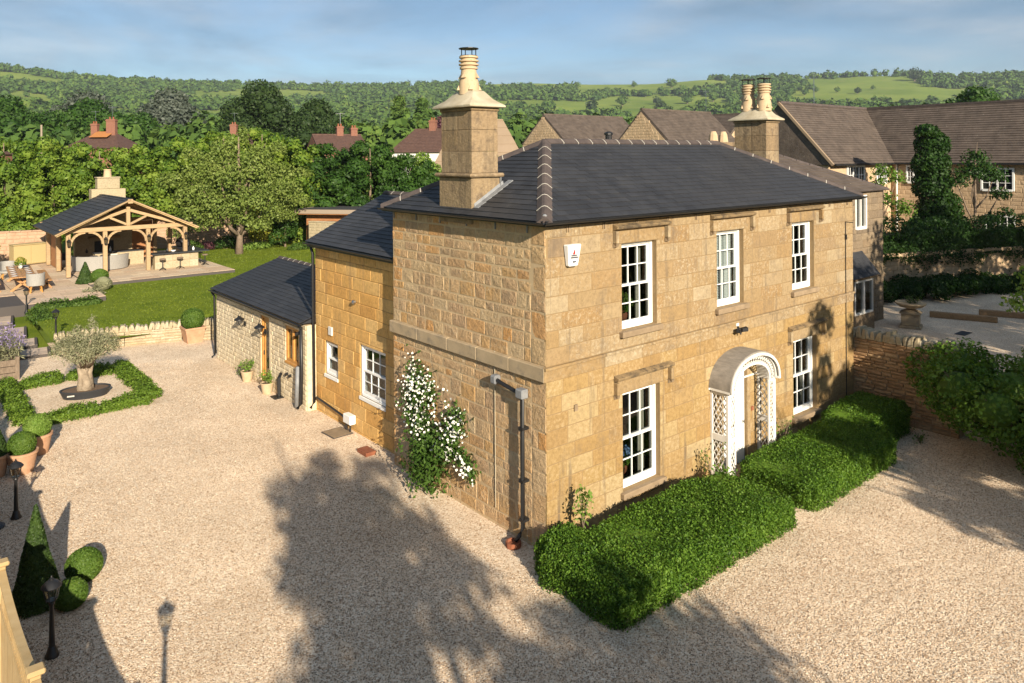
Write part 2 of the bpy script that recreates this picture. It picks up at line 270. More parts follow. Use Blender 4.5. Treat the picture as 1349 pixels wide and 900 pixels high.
# ------------------------------------------------------------------ mesh helpers
class MB:
    def __init__(s): s.v = []; s.f = []
    def add(s, vs, fs):
        o = len(s.v); s.v += [tuple(p) for p in vs]; s.f += [tuple(i + o for i in f) for f in fs]; return s
    def box(s, x0, x1, y0, y1, z0, z1):
        return s.add([(x0, y0, z0), (x1, y0, z0), (x1, y1, z0), (x0, y1, z0), (x0, y0, z1), (x1, y0, z1), (x1, y1, z1), (x0, y1, z1)],
                     [(0, 3, 2, 1), (4, 5, 6, 7), (0, 1, 5, 4), (1, 2, 6, 5), (2, 3, 7, 6), (3, 0, 4, 7)])
    def bar(s, p, q, w, h=None, up=(0, 0, 1)):
        p, q = Vector(p), Vector(q); d = (q - p).normalized(); u = Vector(up)
        if abs(d.dot(u)) > 0.98: u = Vector((0, 1, 0))
        a = d.cross(u).normalized(); b = a.cross(d); a *= w / 2; b *= (h or w) / 2
        vs = [p - a - b, p + a - b, p + a + b, p - a + b, q - a - b, q + a - b, q + a + b, q - a + b]
        return s.add(vs, [(0, 1, 2, 3), (7, 6, 5, 4), (0, 4, 5, 1), (1, 5, 6, 2), (2, 6, 7, 3), (3, 7, 4, 0)])
    def tube(s, pts, rad, n=8, cap=True):
        pts = [Vector(p) for p in pts]; k = len(pts)
        rad = rad if isinstance(rad, (list, tuple)) else [rad] * k
        o = len(s.v); ref = Vector((0.13, 0.31, 0.94)).normalized()
        for i, p in enumerate(pts):
            d = (pts[min(i + 1, k - 1)] - pts[max(i - 1, 0)]).normalized()
            r0 = ref if abs(d.dot(ref)) < 0.9 else Vector((1, 0, 0))
            a = d.cross(r0).normalized(); b = d.cross(a)
            for j in range(n):
                t = 2 * math.pi * j / n
                s.v.append(tuple(p + rad[i] * (math.cos(t) * a + math.sin(t) * b)))
        for i in range(k - 1):
            for j in range(n):
                j2 = (j + 1) % n
                s.f.append((o + i * n + j, o + i * n + j2, o + (i + 1) * n + j2, o + (i + 1) * n + j))
        if cap:
            s.f.append(tuple(o + j for j in range(n))[::-1]); s.f.append(tuple(o + (k - 1) * n + j for j in range(n)))
        return s
    def lathe(s, prof, n=16, c=(0, 0, 0), rot=0.0, sx=1, sy=1):
        o = len(s.v)
        for r, z in prof:
            for j in range(n):
                t = 2 * math.pi * j / n + rot
                s.v.append((c[0] + sx * r * math.cos(t), c[1] + sy * r * math.sin(t), c[2] + z))
        for i in range(len(prof) - 1):
            for j in range(n):
                j2 = (j + 1) % n
                s.f.append((o + i * n + j, o + i * n + j2, o + (i + 1) * n + j2, o + (i + 1) * n + j))
        s.f.append(tuple(o + j for j in range(n))[::-1]); s.f.append(tuple(o + (len(prof) - 1) * n + j for j in range(n)))
        return s
    def prism(s, poly, off):
        n = len(poly); off = Vector(off); a = [Vector(p) for p in poly]
        return s.add(a + [p + off for p in a], [tuple(range(n))[::-1], tuple(range(n, 2 * n))] + [(i, (i + 1) % n, n + (i + 1) % n, n + i) for i in range(n)])
    def xf(s, m):
        s.v = [tuple(m @ Vector(p)) for p in s.v]; return s
    def mesh(s, name, mat, smooth=False, bevel=0, fix=True):
        me = bpy.data.meshes.new(name); me.from_pydata(s.v, [], s.f)
        if fix or bevel:
            bm = bmesh.new(); bm.from_mesh(me)
            bmesh.ops.recalc_face_normals(bm, faces=bm.faces)
            if bevel: bmesh.ops.bevel(bm, geom=[e for e in bm.edges if len(e.link_faces) == 2 and e.calc_face_angle(0) > 0.5], offset=bevel, segments=1, affect='EDGES', clamp_overlap=True)
            bm.to_mesh(me); bm.free()
        if smooth:
            me.polygons.foreach_set('use_smooth', [True] * len(me.polygons))
            if smooth == 'auto': me.set_sharp_from_angle(angle=R(40))
        me.materials.append(mat); return me
    def build(s, name, mat, parent=None, loc=None, **k):
        return place(name, s.mesh(name, mat, **k), parent, loc)
def place(name, me, parent=None, loc=None, rz=None):
    o = bpy.data.objects.new(name, me); COL.objects.link(o)
    if parent is not None: o.parent = parent
    if loc is not None: o.location = loc
    if rz is not None: o.rotation_euler = (0, 0, rz)
    return o
def tag(o, label=None, cat=None, group=None, kind=None):
    for k, v in (('label', label), ('category', cat), ('group', group), ('kind', kind)):
        if v: o[k] = v
    return o
def thing(name, label, cat, loc=(0, 0, 0), rz=0, group=None):
    o = bpy.data.objects.new(name, None); COL.objects.link(o); o.location = loc; o.rotation_euler = (0, 0, rz); o.empty_display_size = 0.2
    return tag(o, label, cat, group)
def copy_tree(o, parent=None):
    c = o.copy(); COL.objects.link(c)
    if parent is not None: c.parent = parent
    for ch in list(o.children): copy_tree(ch, c)
    return c
def dup(root, loc, rz=0, label=None, scale=None, group=None):
    c = copy_tree(root); c.location = loc; c.rotation_euler = (0, 0, rz)
    if scale: c.scale = scale if isinstance(scale, tuple) else (scale,) * 3
    if label: c['label'] = label
    if group: c['group'] = group
    return c
def np_mesh(name, V, F, mat):
    me = bpy.data.meshes.new(name); n, k = F.shape
    me.vertices.add(len(V)); me.vertices.foreach_set('co', np.ascontiguousarray(V, dtype=np.float32).ravel())
    me.loops.add(n * k); me.loops.foreach_set('vertex_index', np.ascontiguousarray(F, dtype=np.int32).ravel())
    me.polygons.add(n); me.polygons.foreach_set('loop_start', np.arange(n, dtype=np.int32) * k)
    me.update(calc_edges=True); me.materials.append(mat); return me
def norm(a): return a / np.maximum(np.linalg.norm(a, axis=-1, keepdims=True), 1e-9)
def leaf_mesh(name, P, Nr, size, mat, rng, aspect=0.55, wild=0.8, fold=0.18):
    n = len(P)
    Nn = norm(Nr + rng.normal(0, wild, (n, 3)))
    T = rng.normal(0, 1, (n, 3)); T = norm(T - Nn * (T * Nn).sum(1, keepdims=True)); B = np.cross(Nn, T)
    s = (size * rng.uniform(0.65, 1.35, n))[:, None]
    a = P - T * s * 0.5; b = P + B * s * aspect * 0.5 + Nn * s * fold; c = P + T * s * 0.5; d = P - B * s * aspect * 0.5 + Nn * s * fold
    V = np.stack([a, b, c, d], 1).reshape(-1, 3); F = np.arange(4 * n).reshape(-1, 4)
    return np_mesh(name, V, F, mat)
def sph(rng, n): return norm(rng.normal(0, 1, (n, 3)))
def clump_pts(rng, clumps, n, shell=(0.72, 1.05), reject=0.72, low=-0.6):
    """points on the outer shells of ellipsoid clumps (x,y,z,rx,ry,rz)"""
    C = np.array(clumps, float); w = (C[:, 3] * C[:, 5]) ** 1.0; w /= w.sum()
    idx = rng.choice(len(C), int(n * 1.7), p=w); d = sph(rng, len(idx))
    keep = d[:, 2] > low; idx, d = idx[keep], d[keep]
    P = C[idx, :3] + d * C[idx, 3:6] * rng.uniform(*shell, len(idx))[:, None]
    inside = np.zeros(len(P), bool)
    for k, c in enumerate(C):
        q = (((P - c[:3]) / c[3:6]) ** 2).sum(1) < reject ** 2
        inside |= q & (idx != k)
    P, d = P[~inside][:n], d[~inside][:n]
    return P, d
def box_pts(rng, n, x0, x1, y0, y1, z0, z1, round_=0.12, jit=0.05):
    dx, dy, dz = x1 - x0, y1 - y0, z1 - z0
    A = np.array([dx * dy * 1.1, dx * dz, dx * dz, dy * dz, dy * dz]); f = rng.choice(5, n, p=A / A.sum())
    u = rng.uniform(0, 1, (n, 3)); P = np.array([x0, y0, z0]) + u * np.array([dx, dy, dz]); Nr = np.zeros((n, 3))
    for k, (ax, val, sg) in enumerate(((2, z1, 1), (1, y0, -1), (1, y1, 1), (0, x0, -1), (0, x1, 1))):
        P[f == k, ax] = val; Nr[f == k, ax] = sg
    c = np.array([(x0 + x1) / 2, (y0 + y1) / 2, z1 - round_]); h = np.array([dx / 2, dy / 2, 0])
    # round the edges
    q = P.copy()
    for ax, (lo, hi) in enumerate(((x0, x1), (y0, y1))):
        q[:, ax] = np.clip(P[:, ax], lo + round_, hi - round_)
    q[:, 2] = np.minimum(P[:, 2], z1 - round_)
    d = P - q; ln = np.linalg.norm(d, axis=1, keepdims=True); out = ln[:, 0] > round_
    P[out] = q[out] + d[out] / ln[out] * round_
    wob = np.sin(P[:, 0] * 3.1 + P[:, 2] * 2) * np.sin(P[:, 1] * 4.3 + 1) * 0.035 + np.sin(P[:, 0] * 7.7) * np.sin(P[:, 1] * 6.1 + P[:, 2] * 8) * 0.02
    big = (np.sin(P[:, 0] * 1.7 + P[:, 1] * .9) * .045 + np.sin(P[:, 0] * 3.9 + 2) * .03) * (P[:, 2] - z0) / dz
    P += Nr * wob[:, None] + Nr * rng.normal(0, jit, n)[:, None]; P[:, 2] += big
    return P, Nr
def hedge(name, label, x0, x1, y0, y1, z0, z1, n, leaf, size=0.045, seed=1, cat='hedge', group=None, rz=0, loc=None, jit=0.03, round_=0.15, parent=None):
    rng = np.random.default_rng(seed)
    cx, cy = (x0 + x1) / 2, (y0 + y1) / 2
    if parent is None: t = thing(name, label, cat, loc or (cx, cy, z0), rz, group)
    else: t = parent
    hx, hy, H = (x1 - x0) / 2, (y1 - y0) / 2, z1 - z0
    P, Nr = box_pts(rng, n, -hx, hx, -hy, hy, 0, H, min(round_, hx * .8, hy * .8), jit)
    o = place('leaves', leaf_mesh('leaves', P, Nr, size, leaf, rng), t); tag(o, kind='stuff')
    g = 0.06
    MB().box(-hx + g, hx - g, -hy + g, hy - g, 0, H - g).build('twig_body', leaf, t, bevel=min(0.1, hx * .4, hy * .4))
    return t
def tree(name, label, cat, base, H, clumps, n, leaf, size, trunk_r=0.2, seed=1, bark=None, group=None, limbs=6, wild=0.9, core=0.0, lean=(0, 0), low=-0.6, aspect=0.6, shell=(0.72, 1.05)):
    rng = np.random.default_rng(seed); rd = random.Random(seed)
    t = thing(name, label, cat, base, rd.uniform(0, 0.3), group)
    cz = [c for c in clumps]
    top = max(c[2] for c in cz)
    mb = MB(); k = 6
    pts = [(lean[0] * i / k + rd.uniform(-.06, .06) * trunk_r * 3, lean[1] * i / k + rd.uniform(-.06, .06) * trunk_r * 3, -0.2 + (top + .2) * i / k) for i in range(k + 1)]
    mb.tube(pts, [trunk_r * (1.25 if i == 0 else 1) * (1 - 0.8 * i / k) for i in range(k + 1)], 8)
    for c in sorted(cz, key=lambda c: -c[3])[:limbs]:
        i = min(k - 1, max(1, int(k * 0.62 * c[2] / max(top, .1)))); p = Vector(pts[i]); q = Vector(c[:3]); m_ = (p + q) / 2 + Vector((rd.uniform(-.2, .2), rd.uniform(-.2, .2), -0.12 * (q - p).length))
        mb.tube([p, m_, q, q + (q - m_) * 0.5], [trunk_r * .5, trunk_r * .36, trunk_r * .2, trunk_r * .07], 6)
    mb.build('trunk', bark or m_bark, t, smooth=True)
    P, d = clump_pts(rng, clumps, n, low=low, shell=shell)
    o = place('crown', leaf_mesh('crown', P, d, size, leaf, rng, wild=wild, aspect=aspect), t)
    if core:
        cb = MB()
        for c in clumps:
            cb.lathe([(0.05, -0.93), (0.6, -0.75), (0.95, -0.3), (1.0, 0.1), (0.8, 0.6), (0.4, 0.9), (0.05, 1.0)], 9, (0, 0, 0))
            m4 = Matrix.Translation(c[:3]) @ Matrix.Diagonal((c[3] * core, c[4] * core, c[5] * core, 1))
            nv = 7 * 9; cb.v[-nv:] = [tuple(m4 @ Vector(p)) for p in cb.v[-nv:]]
        cb.build('inner_crown', leaf, t)
    return t
def rand_clumps(rd, n, R_, H0, H1, rmin, rmax, flat=0.85):
    out = []
    for i in range(n):
        u = (i + .5) / n; z = H0 + (H1 - H0) * u
        env = math.sin(math.pi * (0.22 + 0.72 * u)) * R_
        a = i * 2.4 + rd.uniform(-.5, .5); r = rd.uniform(rmin, rmax); d = max(0, env - r * 0.55) * rd.uniform(.6, 1.05)
        out.append((d * math.cos(a), d * math.sin(a), z, r, r, r * flat))
    return out
# stones ---------------------------------------------------------------
def subtract(rects, hole):
    out = []
    hx0, hx1, hz0, hz1 = hole
    for (a, b, c, d) in rects:
        if b <= hx0 or a >= hx1 or d <= hz0 or c >= hz1: out.append((a, b, c, d)); continue
        if a < hx0: out.append((a, hx0, c, d))
        if b > hx1: out.append((hx1, b, c, d))
        m0, m1 = max(a, hx0), min(b, hx1)
        if c < hz0: out.append((m0, m1, c, hz0))
        if d > hz1: out.append((m0, m1, hz1, d))
    return out
def courses(rd, x0, x1, z0, z1, hmin, hmax, lmin, lmax, holes=(), minw=0.06, bands=()):
    """coursed rectangles, clear of the holes; bands = (z0,z1) strips left out"""
    segs = [(z0, z1)]
    for b in bands:
        segs = [s for a in segs for s in ((a[0], min(a[1], b[0])), (max(a[0], b[1]), a[1])) if s[1] - s[0] > 0.02]
    out = []
    for s0, s1 in segs:
        n = max(1, round((s1 - s0) / ((hmin + hmax) / 2))); hs = [rd.uniform(hmin, hmax) for _ in range(n)]; k = (s1 - s0) / sum(hs); z = s0
        for h in hs:
            h *= k; x = x0 - rd.uniform(0, lmax * .6)
            while x < x1:
                l = rd.uniform(lmin, lmax); a, b = max(x, x0), min(x + l, x1); x += l
                if x1 - x < lmin * .5: b = x1; x = x1
                if b - a > minw: out.append((a, b, z, z + h))
            z += h
    for hole in holes: out = subtract(out, hole)
    return [r for r in out if r[1] - r[0] > minw and r[3] - r[2] > 0.04]
def stone_geo(mb, rd, a, b, c, d, joint, proud, rough, back=0.05, frame=None):
    """one stone: back rect, bevelled front of 3x3 uneven points; local x,z in the wall, y outwards negative"""
    j = joint / 2; a += j; b -= j; c += j; d -= j
    bv = min(0.02, (b - a) * .12, (d - c) * .12) * (0.6 + rough * 18)
    p = proud * rd.uniform(.6, 1.2)
    J = lambda s: rd.uniform(-s, s)
    vs = [(a, back, c), (b, back, c), (b, back, d), (a, back, d)]
    vs += [(a, -p + bv, c), (b, -p + bv, c), (b, -p + bv, d), (a, -p + bv, d)]
    e = rough * 0.5
    vs += [(a + bv + J(e) * .5, -p + J(e), c + bv + J(e) * .5), (b - bv + J(e) * .5, -p + J(e), c + bv + J(e) * .5), (b - bv + J(e) * .5, -p + J(e), d - bv + J(e) * .5), (a + bv + J(e) * .5, -p + J(e), d - bv + J(e) * .5)]
    vs.append(((a + b) / 2 + J(.2) * (b - a), -p - rough * rd.uniform(.1, 1), (c + d) / 2 + J(.2) * (d - c)))
    fs = [(0, 1, 5, 4), (1, 2, 6, 5), (2, 3, 7, 6), (3, 0, 4, 7), (4, 5, 9, 8), (5, 6, 10, 9), (6, 7, 11, 10), (7, 4, 8, 11), (8, 9, 12), (9, 10, 12), (10, 11, 12), (11, 8, 12)]
    if frame is not None: vs = [tuple(frame @ Vector(v)) for v in vs]
    mb.add(vs, fs)
def stone_wall(rects, rd, name, mat, parent, joint, proud, rough, frame, near, limit=300, stuffname=None):
    """the `limit` rects nearest to `near` (in wall x,z) become objects of their own; the rest one 'stuff' part"""
    rects = sorted(rects, key=lambda r: (((r[0] + r[1]) / 2 - near[0]) ** 2 + ((r[2] + r[3]) / 2 - near[1]) ** 2) / max(0.01, ((r[1] - r[0]) * (r[3] - r[2]))) ** .6)
    for r in rects[:limit]:
        mb = MB(); stone_geo(mb, rd, *r, joint, proud, rough, frame=frame); mb.build(name, mat, parent, fix=False)
    if len(rects) > limit:
        mb = MB()
        for r in rects[limit:]: stone_geo(mb, rd, *r, joint, proud, rough, frame=frame)
        tag(mb.build(stuffname or name + '_infill', mat, parent, fix=False), kind='stuff')
def wall_backing(mb, x0, x1, z0, z1, holes, frame, y0=0.0, y1=0.3):
    rects = [(x0, x1, z0, z1)]
    for h in holes: rects = subtract(rects, h)
    for a, b, c, d in rects:
        t = MB().box(a, b, y0, y1, c, d).xf(frame); mb.add(t.v, t.f)
# roof tiles -----------------------------------------------------------
def clip(poly, a, b):
    """keep the part of poly (2d) to the left of a->b"""
    out = []; n = len(poly)
    s = lambda p: (b[0] - a[0]) * (p[1] - a[1]) - (b[1] - a[1]) * (p[0] - a[0])
    for i in range(n):
        p, q = poly[i], poly[(i + 1) % n]; sp, sq = s(p), s(q)
        if sp >= 0: out.append(p)
        if sp * sq < 0: t = sp / (sp - sq); out.append((p[0] + t * (q[0] - p[0]), p[1] + t * (q[1] - p[1])))
    return out
def area(poly): return abs(sum(poly[i][0] * poly[(i + 1) % len(poly)][1] - poly[(i + 1) % len(poly)][0] * poly[i][1] for i in range(len(poly)))) / 2
def tile_slope(O, U, V, poly, tw, th, mat, parent, rd, limit, name='slate', thick=0.011, lift=0.013, near=(0, 0), stuff='slate_courses', jit=0.0):
    """slates over a plane: O origin, U along the eave, V up the slope; poly convex, counter-clockwise in (u,v)"""
    O, U, V = Vector(O), Vector(U).normalized(), Vector(V).normalized(); Wn = U.cross(V)
    us = [p[0] for p in poly]; vs = [p[1] for p in poly]; pieces = []
    rows = int((max(vs) - min(vs)) / th) + 1
    for r in range(rows):
        v0 = min(vs) + r * th; v1 = v0 + th * 1.12
        u = min(us) - (tw / 2 if r % 2 else 0)
        while u < max(us):
            rect = [(u + .003, v0), (u + tw - .003, v0), (u + tw - .003, v1), (u + .003, v1)]; p = rect
            for i in range(len(poly)): 
                p = clip(p, poly[i], poly[(i + 1) % len(poly)])
                if not p: break
            if p and area(p) > 0.0016: pieces.append((p, v0, v1, len(p) == 4 and abs(area(p) - area(rect)) < 1e-4, u))
            u += tw
    pieces.sort(key=lambda q: (q[4] - near[0]) ** 2 + (q[1] - near[1]) ** 2)
    def geo(mb, p, v0, v1, dl):
        lo, hi = [], []
        for a, b in p:
            z = lift * (v1 - b) / (v1 - v0) + dl; q = O + U * a + V * b + Wn * z
            lo.append(q); hi.append(q + Wn * thick)
        n = len(p); mb.add(lo + hi, [tuple(range(n))[::-1], tuple(range(n, 2 * n))] + [(i, (i + 1) % n, n + (i + 1) % n, n + i) for i in range(n)])
    shared = None; rest = MB()
    M3 = Matrix((U, V, Wn)).transposed().to_4x4()
    for k, (p, v0, v1, full, u) in enumerate(pieces):
        dl = rd.uniform(0, .004)
        if k < limit:
            if full:
                if shared is None:
                    s = MB(); lo = [(0.003, 0, lift), (tw - .003, 0, lift), (tw - .003, v1 - v0, 0), (.003, v1 - v0, 0)]
                    s.add(lo + [(a, b, c + thick) for a, b, c in lo], [(3, 2, 1, 0), (4, 5, 6, 7), (0, 1, 5, 4), (1, 2, 6, 5), (2, 3, 7, 6), (3, 0, 4, 7)]); shared = s.mesh(name, mat, fix=False)
                o = place(name, shared, parent); o.matrix_local = Matrix.Translation(O + U * u + V * v0 + Wn * dl) @ M3
            else:
                mb = MB(); geo(mb, p, v0, v1, dl); mb.build(name, mat, parent, fix=False)
        else: geo(rest, p, v0, v1, dl)
    if rest.v: tag(rest.build(stuff, mat, parent, fix=False), kind='stuff')
def ridge_line(p, q, n, parent, mat, r=0.13, mort=True, name='hip_tile', jitter=None):
    """angular ridge tiles in a row with a white mortar joint after each"""
    p, q = Vector(p), Vector(q); d = (q - p) / n; dn = d.normalized(); a = dn.cross(Vector((0, 0, 1))).normalized(); up = a.cross(dn)
    ln = d.length
    def shape(l0, l1, rr, z):
        mb = MB(); prof = [(-rr, -rr * .48), (-rr * .35, rr * .1), (0, rr * .2), (rr * .35, rr * .1), (rr, -rr * .48), (rr * .9, -rr * .7), (-rr * .9, -rr * .7)]
        vs = [(x, l, y + z) for l in (l0, l1) for x, y in prof]; k = len(prof)
        return mb.add(vs, [tuple(range(k))[::-1], tuple(range(k, 2 * k))] + [(i, (i + 1) % k, k + (i + 1) % k, k + i) for i in range(k)])
    tm = shape(0.012, ln - .012, r, 0).mesh(name, mat); jm = shape(-.008, .008, r * 1.03, 0.003).mesh('mortar_joint', m_whitem)
    m = Matrix((a, dn, up)).transposed().to_4x4()
    for i in range(n):
        o = place(name, tm, parent); o.matrix_local = Matrix.Translation(p + d * i) @ m
        if mort and i:
            o = place('mortar_joint', jm, parent); o.matrix_local = Matrix.Translation(p + d * i) @ m
I4 = Matrix.Identity(4)
exec_order = []
# ------------------------------------------------------------------ ground, drive, far land
PX = lambda px: math.atan((px - 674.5) / 994)          # bearing right of the view axis, as read from the survey
SKYL = [(-0.9, .092), (PX(0), .100), (PX(90), .0925), (PX(150), .0905), (PX(300), .089), (PX(420), .089), (PX(520), .0905), (PX(600), .094), (PX(700), .096), (PX(780), .093), (PX(860), .092), (PX(930), .096), (PX(1010), .0935), (PX(1150), .0925), (PX(1210), .090), (PX(1260), .084), (PX(1349), .083), (0.9, .078), (1.6, .05), (2.4, .02), (math.pi, .015)]
CX, CY = -9.45, -10.4
def land(x, y):
    x = np.asarray(x, float); y = np.asarray(y, float)
    dx, dy = x - CX, y - CY; r = np.hypot(dx, dy)
    az = YAW - np.arctan2(dy, dx); az = (az + math.pi) % (2 * math.pi) - math.pi
    a = np.array(SKYL); s = np.interp(az, np.r_[-math.pi, -2.4, -1.6, a[:, 0]], np.r_[.015, .02, .05, a[:, 1]])
    t = np.clip((r - 210) / 1500, 0, 1); b = np.clip((r - 62) / 95, 0, 1); b = b * b * (3 - 2 * b)
    bumps = np.sin(az * 9 + r * .004) * np.sin(r * .0085 + az * 4) * .006 * np.clip((r - 300) / 400, 0, 1) * np.clip((1650 - r) / 500, 0, 1)
    h = 7.0 * b + (s * t ** 0.92 + bumps) * r
    over = np.clip(r - 1710, 0, 3000); h = h - over * 0.05
    return h - 0.06
def polar(az, r): return CX + r * np.cos(YAW - az), CY + r * np.sin(YAW - az)
def make_land():
    rs = np.r_[0, 15, 30, 45, np.linspace(60, 260, 21), np.linspace(300, 1710, 48), 1800, 2100, 2600, 3200]
    na = 360; az = np.linspace(-math.pi, math.pi, na, endpoint=False)
    A, Rr = np.meshgrid(az, rs); X, Y = polar(A, Rr); Z = land(X, Y); V = np.stack([X, Y, Z], -1).reshape(-1, 3)
    i, j = np.meshgrid(np.arange(len(rs) - 1), np.arange(na), indexing='ij'); j2 = (j + 1) % na
    F = np.stack([i * na + j, i * na + j2, (i + 1) * na + j2, (i + 1) * na + j], -1).reshape(-1, 4)[:, ::-1]
    me = np_mesh('hillside_land', V, F, m_past); me.polygons.foreach_set('use_smooth', [True] * len(me.polygons))
    tag(place('hillside_land', me), 'green pasture and wooded hillside rising beyond the village', kind='structure')
make_land()
def sheet(name, label, poly, z, mat, kind='structure', div=None):
    me = bpy.data.meshes.new(name)
    bm = bmesh.new(); bm.faces.new([bm.verts.new((*p, z) if len(p) == 2 else p) for p in poly]); bm.to_mesh(me); bm.free()
    me.materials.append(mat); return tag(place(name, me), label, kind=kind)
sheet('gravel_drive', 'pale honey gravel drive in front of and beside the stone house', [(-14, -30), (42, -30), (42, 12), (12, 12), (1.5, 25), (-14, 25)], 0.0, m_gravel)
# lawn: one gently rising sheet
def make_lawn():
    mb = MB(); nx, ny = 24, 32
    for j in range(ny + 1):
        for i in range(nx + 1):
            v = j / ny; y = 22.2 + v * 28; x0 = -4.55 + 0.9 * min(1, v * 4) * 0; x = x0 + (22 - x0) * i / nx
            z = 0.42 + 0.40 * min(1, v * 1.9) + 0.008 * math.sin(x * 1.3) * math.sin(y * .9)
            mb.v.append((x, y - (0.3 * (x + 4.5) / 5 if v == 0 and x < 1 else 0), z))
    for j in range(ny):
        for i in range(nx): k = j * (nx + 1) + i; mb.f.append((k, k + 1, k + nx + 2, k + nx + 1))
    tag(mb.build('lawn', m_lawn, None, smooth=True), 'green lawn between the drive wall and the garden wall', kind='structure')
    rng = np.random.default_rng(5); n = 32000
    x = rng.uniform(-4.4, 14, n); y = 22.4 + 24 * rng.uniform(0, 1, n) ** 1.25; ok = ~((x > -2.6) & (x < 6.4) & (y > 33.6)) & ~((x < -1.2) & (y > 28.6)); x, y = x[ok], y[ok]
    z = 0.42 + 0.40 * np.minimum(1, (y - 22.2) / 28 * 1.9) + 0.025
    P = np.stack([x, y, z], 1); Nr = norm(rng.normal(0, 1, P.shape) * [1, 1, .25])
    tag(place('lawn_grass', leaf_mesh('lawn_grass', P, Nr, 0.10, lf_grass, rng, aspect=.22, wild=.2)), 'short blades of lawn grass', kind='stuff')
make_lawn()
sheet('path_bed', 'bare path bed under the shallow garden steps', [(-9.5, 22.7, .012), (-4.52, 22.7, .012), (-4.52, 33.9, .5), (-9.5, 33.9, .5)], None, m_lawn)

# ------------------------------------------------------------------ the house
rd = random.Random(7)
house = thing('stone_house', 'two-storey honey stone house with dark slate hipped roof and white sash windows', 'house')
FW = I4                                                                # front wall frame: x, z as in the world
FL = Matrix(((0, 1, 0, 0), (-1, 0, 0, 0), (0, 0, 1, 0), (0, 0, 0, 1)))  # side walls: wall u = -Y, outwards = -X
HL, HD, EZ = 11.92, 5.5, 6.22
front_open = [(2.10, 3.20, 3.84, 5.62), (5.36, 6.44, 3.86, 5.64), (8.64, 9.74, 3.86, 5.64), (2.10, 3.28, 0.56, 2.56), (8.66, 9.84, 0.58, 2.56)]
porch_open = (5.56, 6.52, 0.0, 2.35)
BANDZ = (3.20, 3.48)
fo = front_open + [porch_open]
mb = MB(); wall_backing(mb, 0.02, HL - .02, -0.3, EZ, fo, FW, 0.005, 0.32); front_wall = mb.build('front_wall', m_mort2, house, fix=False)
lint = [(o[0] - .12, o[1] + .12, o[3], o[3] + .27) for o in front_open]
rects = courses(rd, 0, HL, -0.3, EZ, .29, .36, .55, 1.15, fo + lint, bands=[BANDZ])
lowr = [r for r in rects if r[3] < 3.3]; upr = [r for r in rects if r[3] >= 3.3]
stone_wall(lowr, rd, 'ashlar_block', m_gold, front_wall, .005, .003, .004, FW, (5, 1.5), 150)
stone_wall(upr, rd, 'ashlar_block', m_ash, front_wall, .005, .003, .004, FW, (5, 5), 150)
for l in lint:
    mb = MB(); stone_geo(mb, rd, *l, .006, .010, .003); mb.build('lintel', m_ash, front_wall, fix=False)
mb = MB(); wall_backing(mb, -HD + .02, -0.02, -0.3, EZ, [], FL, 0.003, 0.32); side_wall = mb.build('side_wall', m_mortar, house, fix=False)
rects = courses(rd, -HD, -0.42, -0.3, EZ, .15, .36, .20, .66, [], bands=[BANDZ])
q = courses(rd, -0.42, 0, -0.3, EZ, .30, .55, .40, .43, [], bands=[BANDZ])
stone_wall(rects + q, rd, 'rubble_stone', m_rub, side_wall, .012, .002, .014, FL, (-2.0, 3), 300)
b2 = MB().box(HL - .3, HL, .02, HD, -0.3, EZ).box(.3, HL - .3, HD - .3, HD, -.3, EZ); b2.build('rear_wall', m_nstone, house)
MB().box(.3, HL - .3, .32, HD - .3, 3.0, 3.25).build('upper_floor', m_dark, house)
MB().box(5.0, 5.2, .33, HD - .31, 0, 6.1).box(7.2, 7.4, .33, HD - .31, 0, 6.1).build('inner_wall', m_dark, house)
# string course
x = -0.07; k = 0
while x < HL:
    l = rd.uniform(1.1, 1.9); l = HL - x if HL - x < l + .5 else l
    MB().box(x + .003, x + l - .003, -.022, .03, BANDZ[0] + .004, BANDZ[1] - .055).box(x + .003, x + l - .003, -.065, .03, BANDZ[1] - .053, BANDZ[1]).build('string_course', m_ash, front_wall, bevel=.006); x += l; k += 1
y = -0.02
while y < HD + .02:
    l = rd.uniform(1.0, 1.7); l = HD + .06 - y if HD - y < l + .5 else l
    MB().box(-.075, .03, y + .003, y + l - .003, BANDZ[0], BANDZ[1] - .002).build('string_course', m_band, side_wall, bevel=.015); y += l
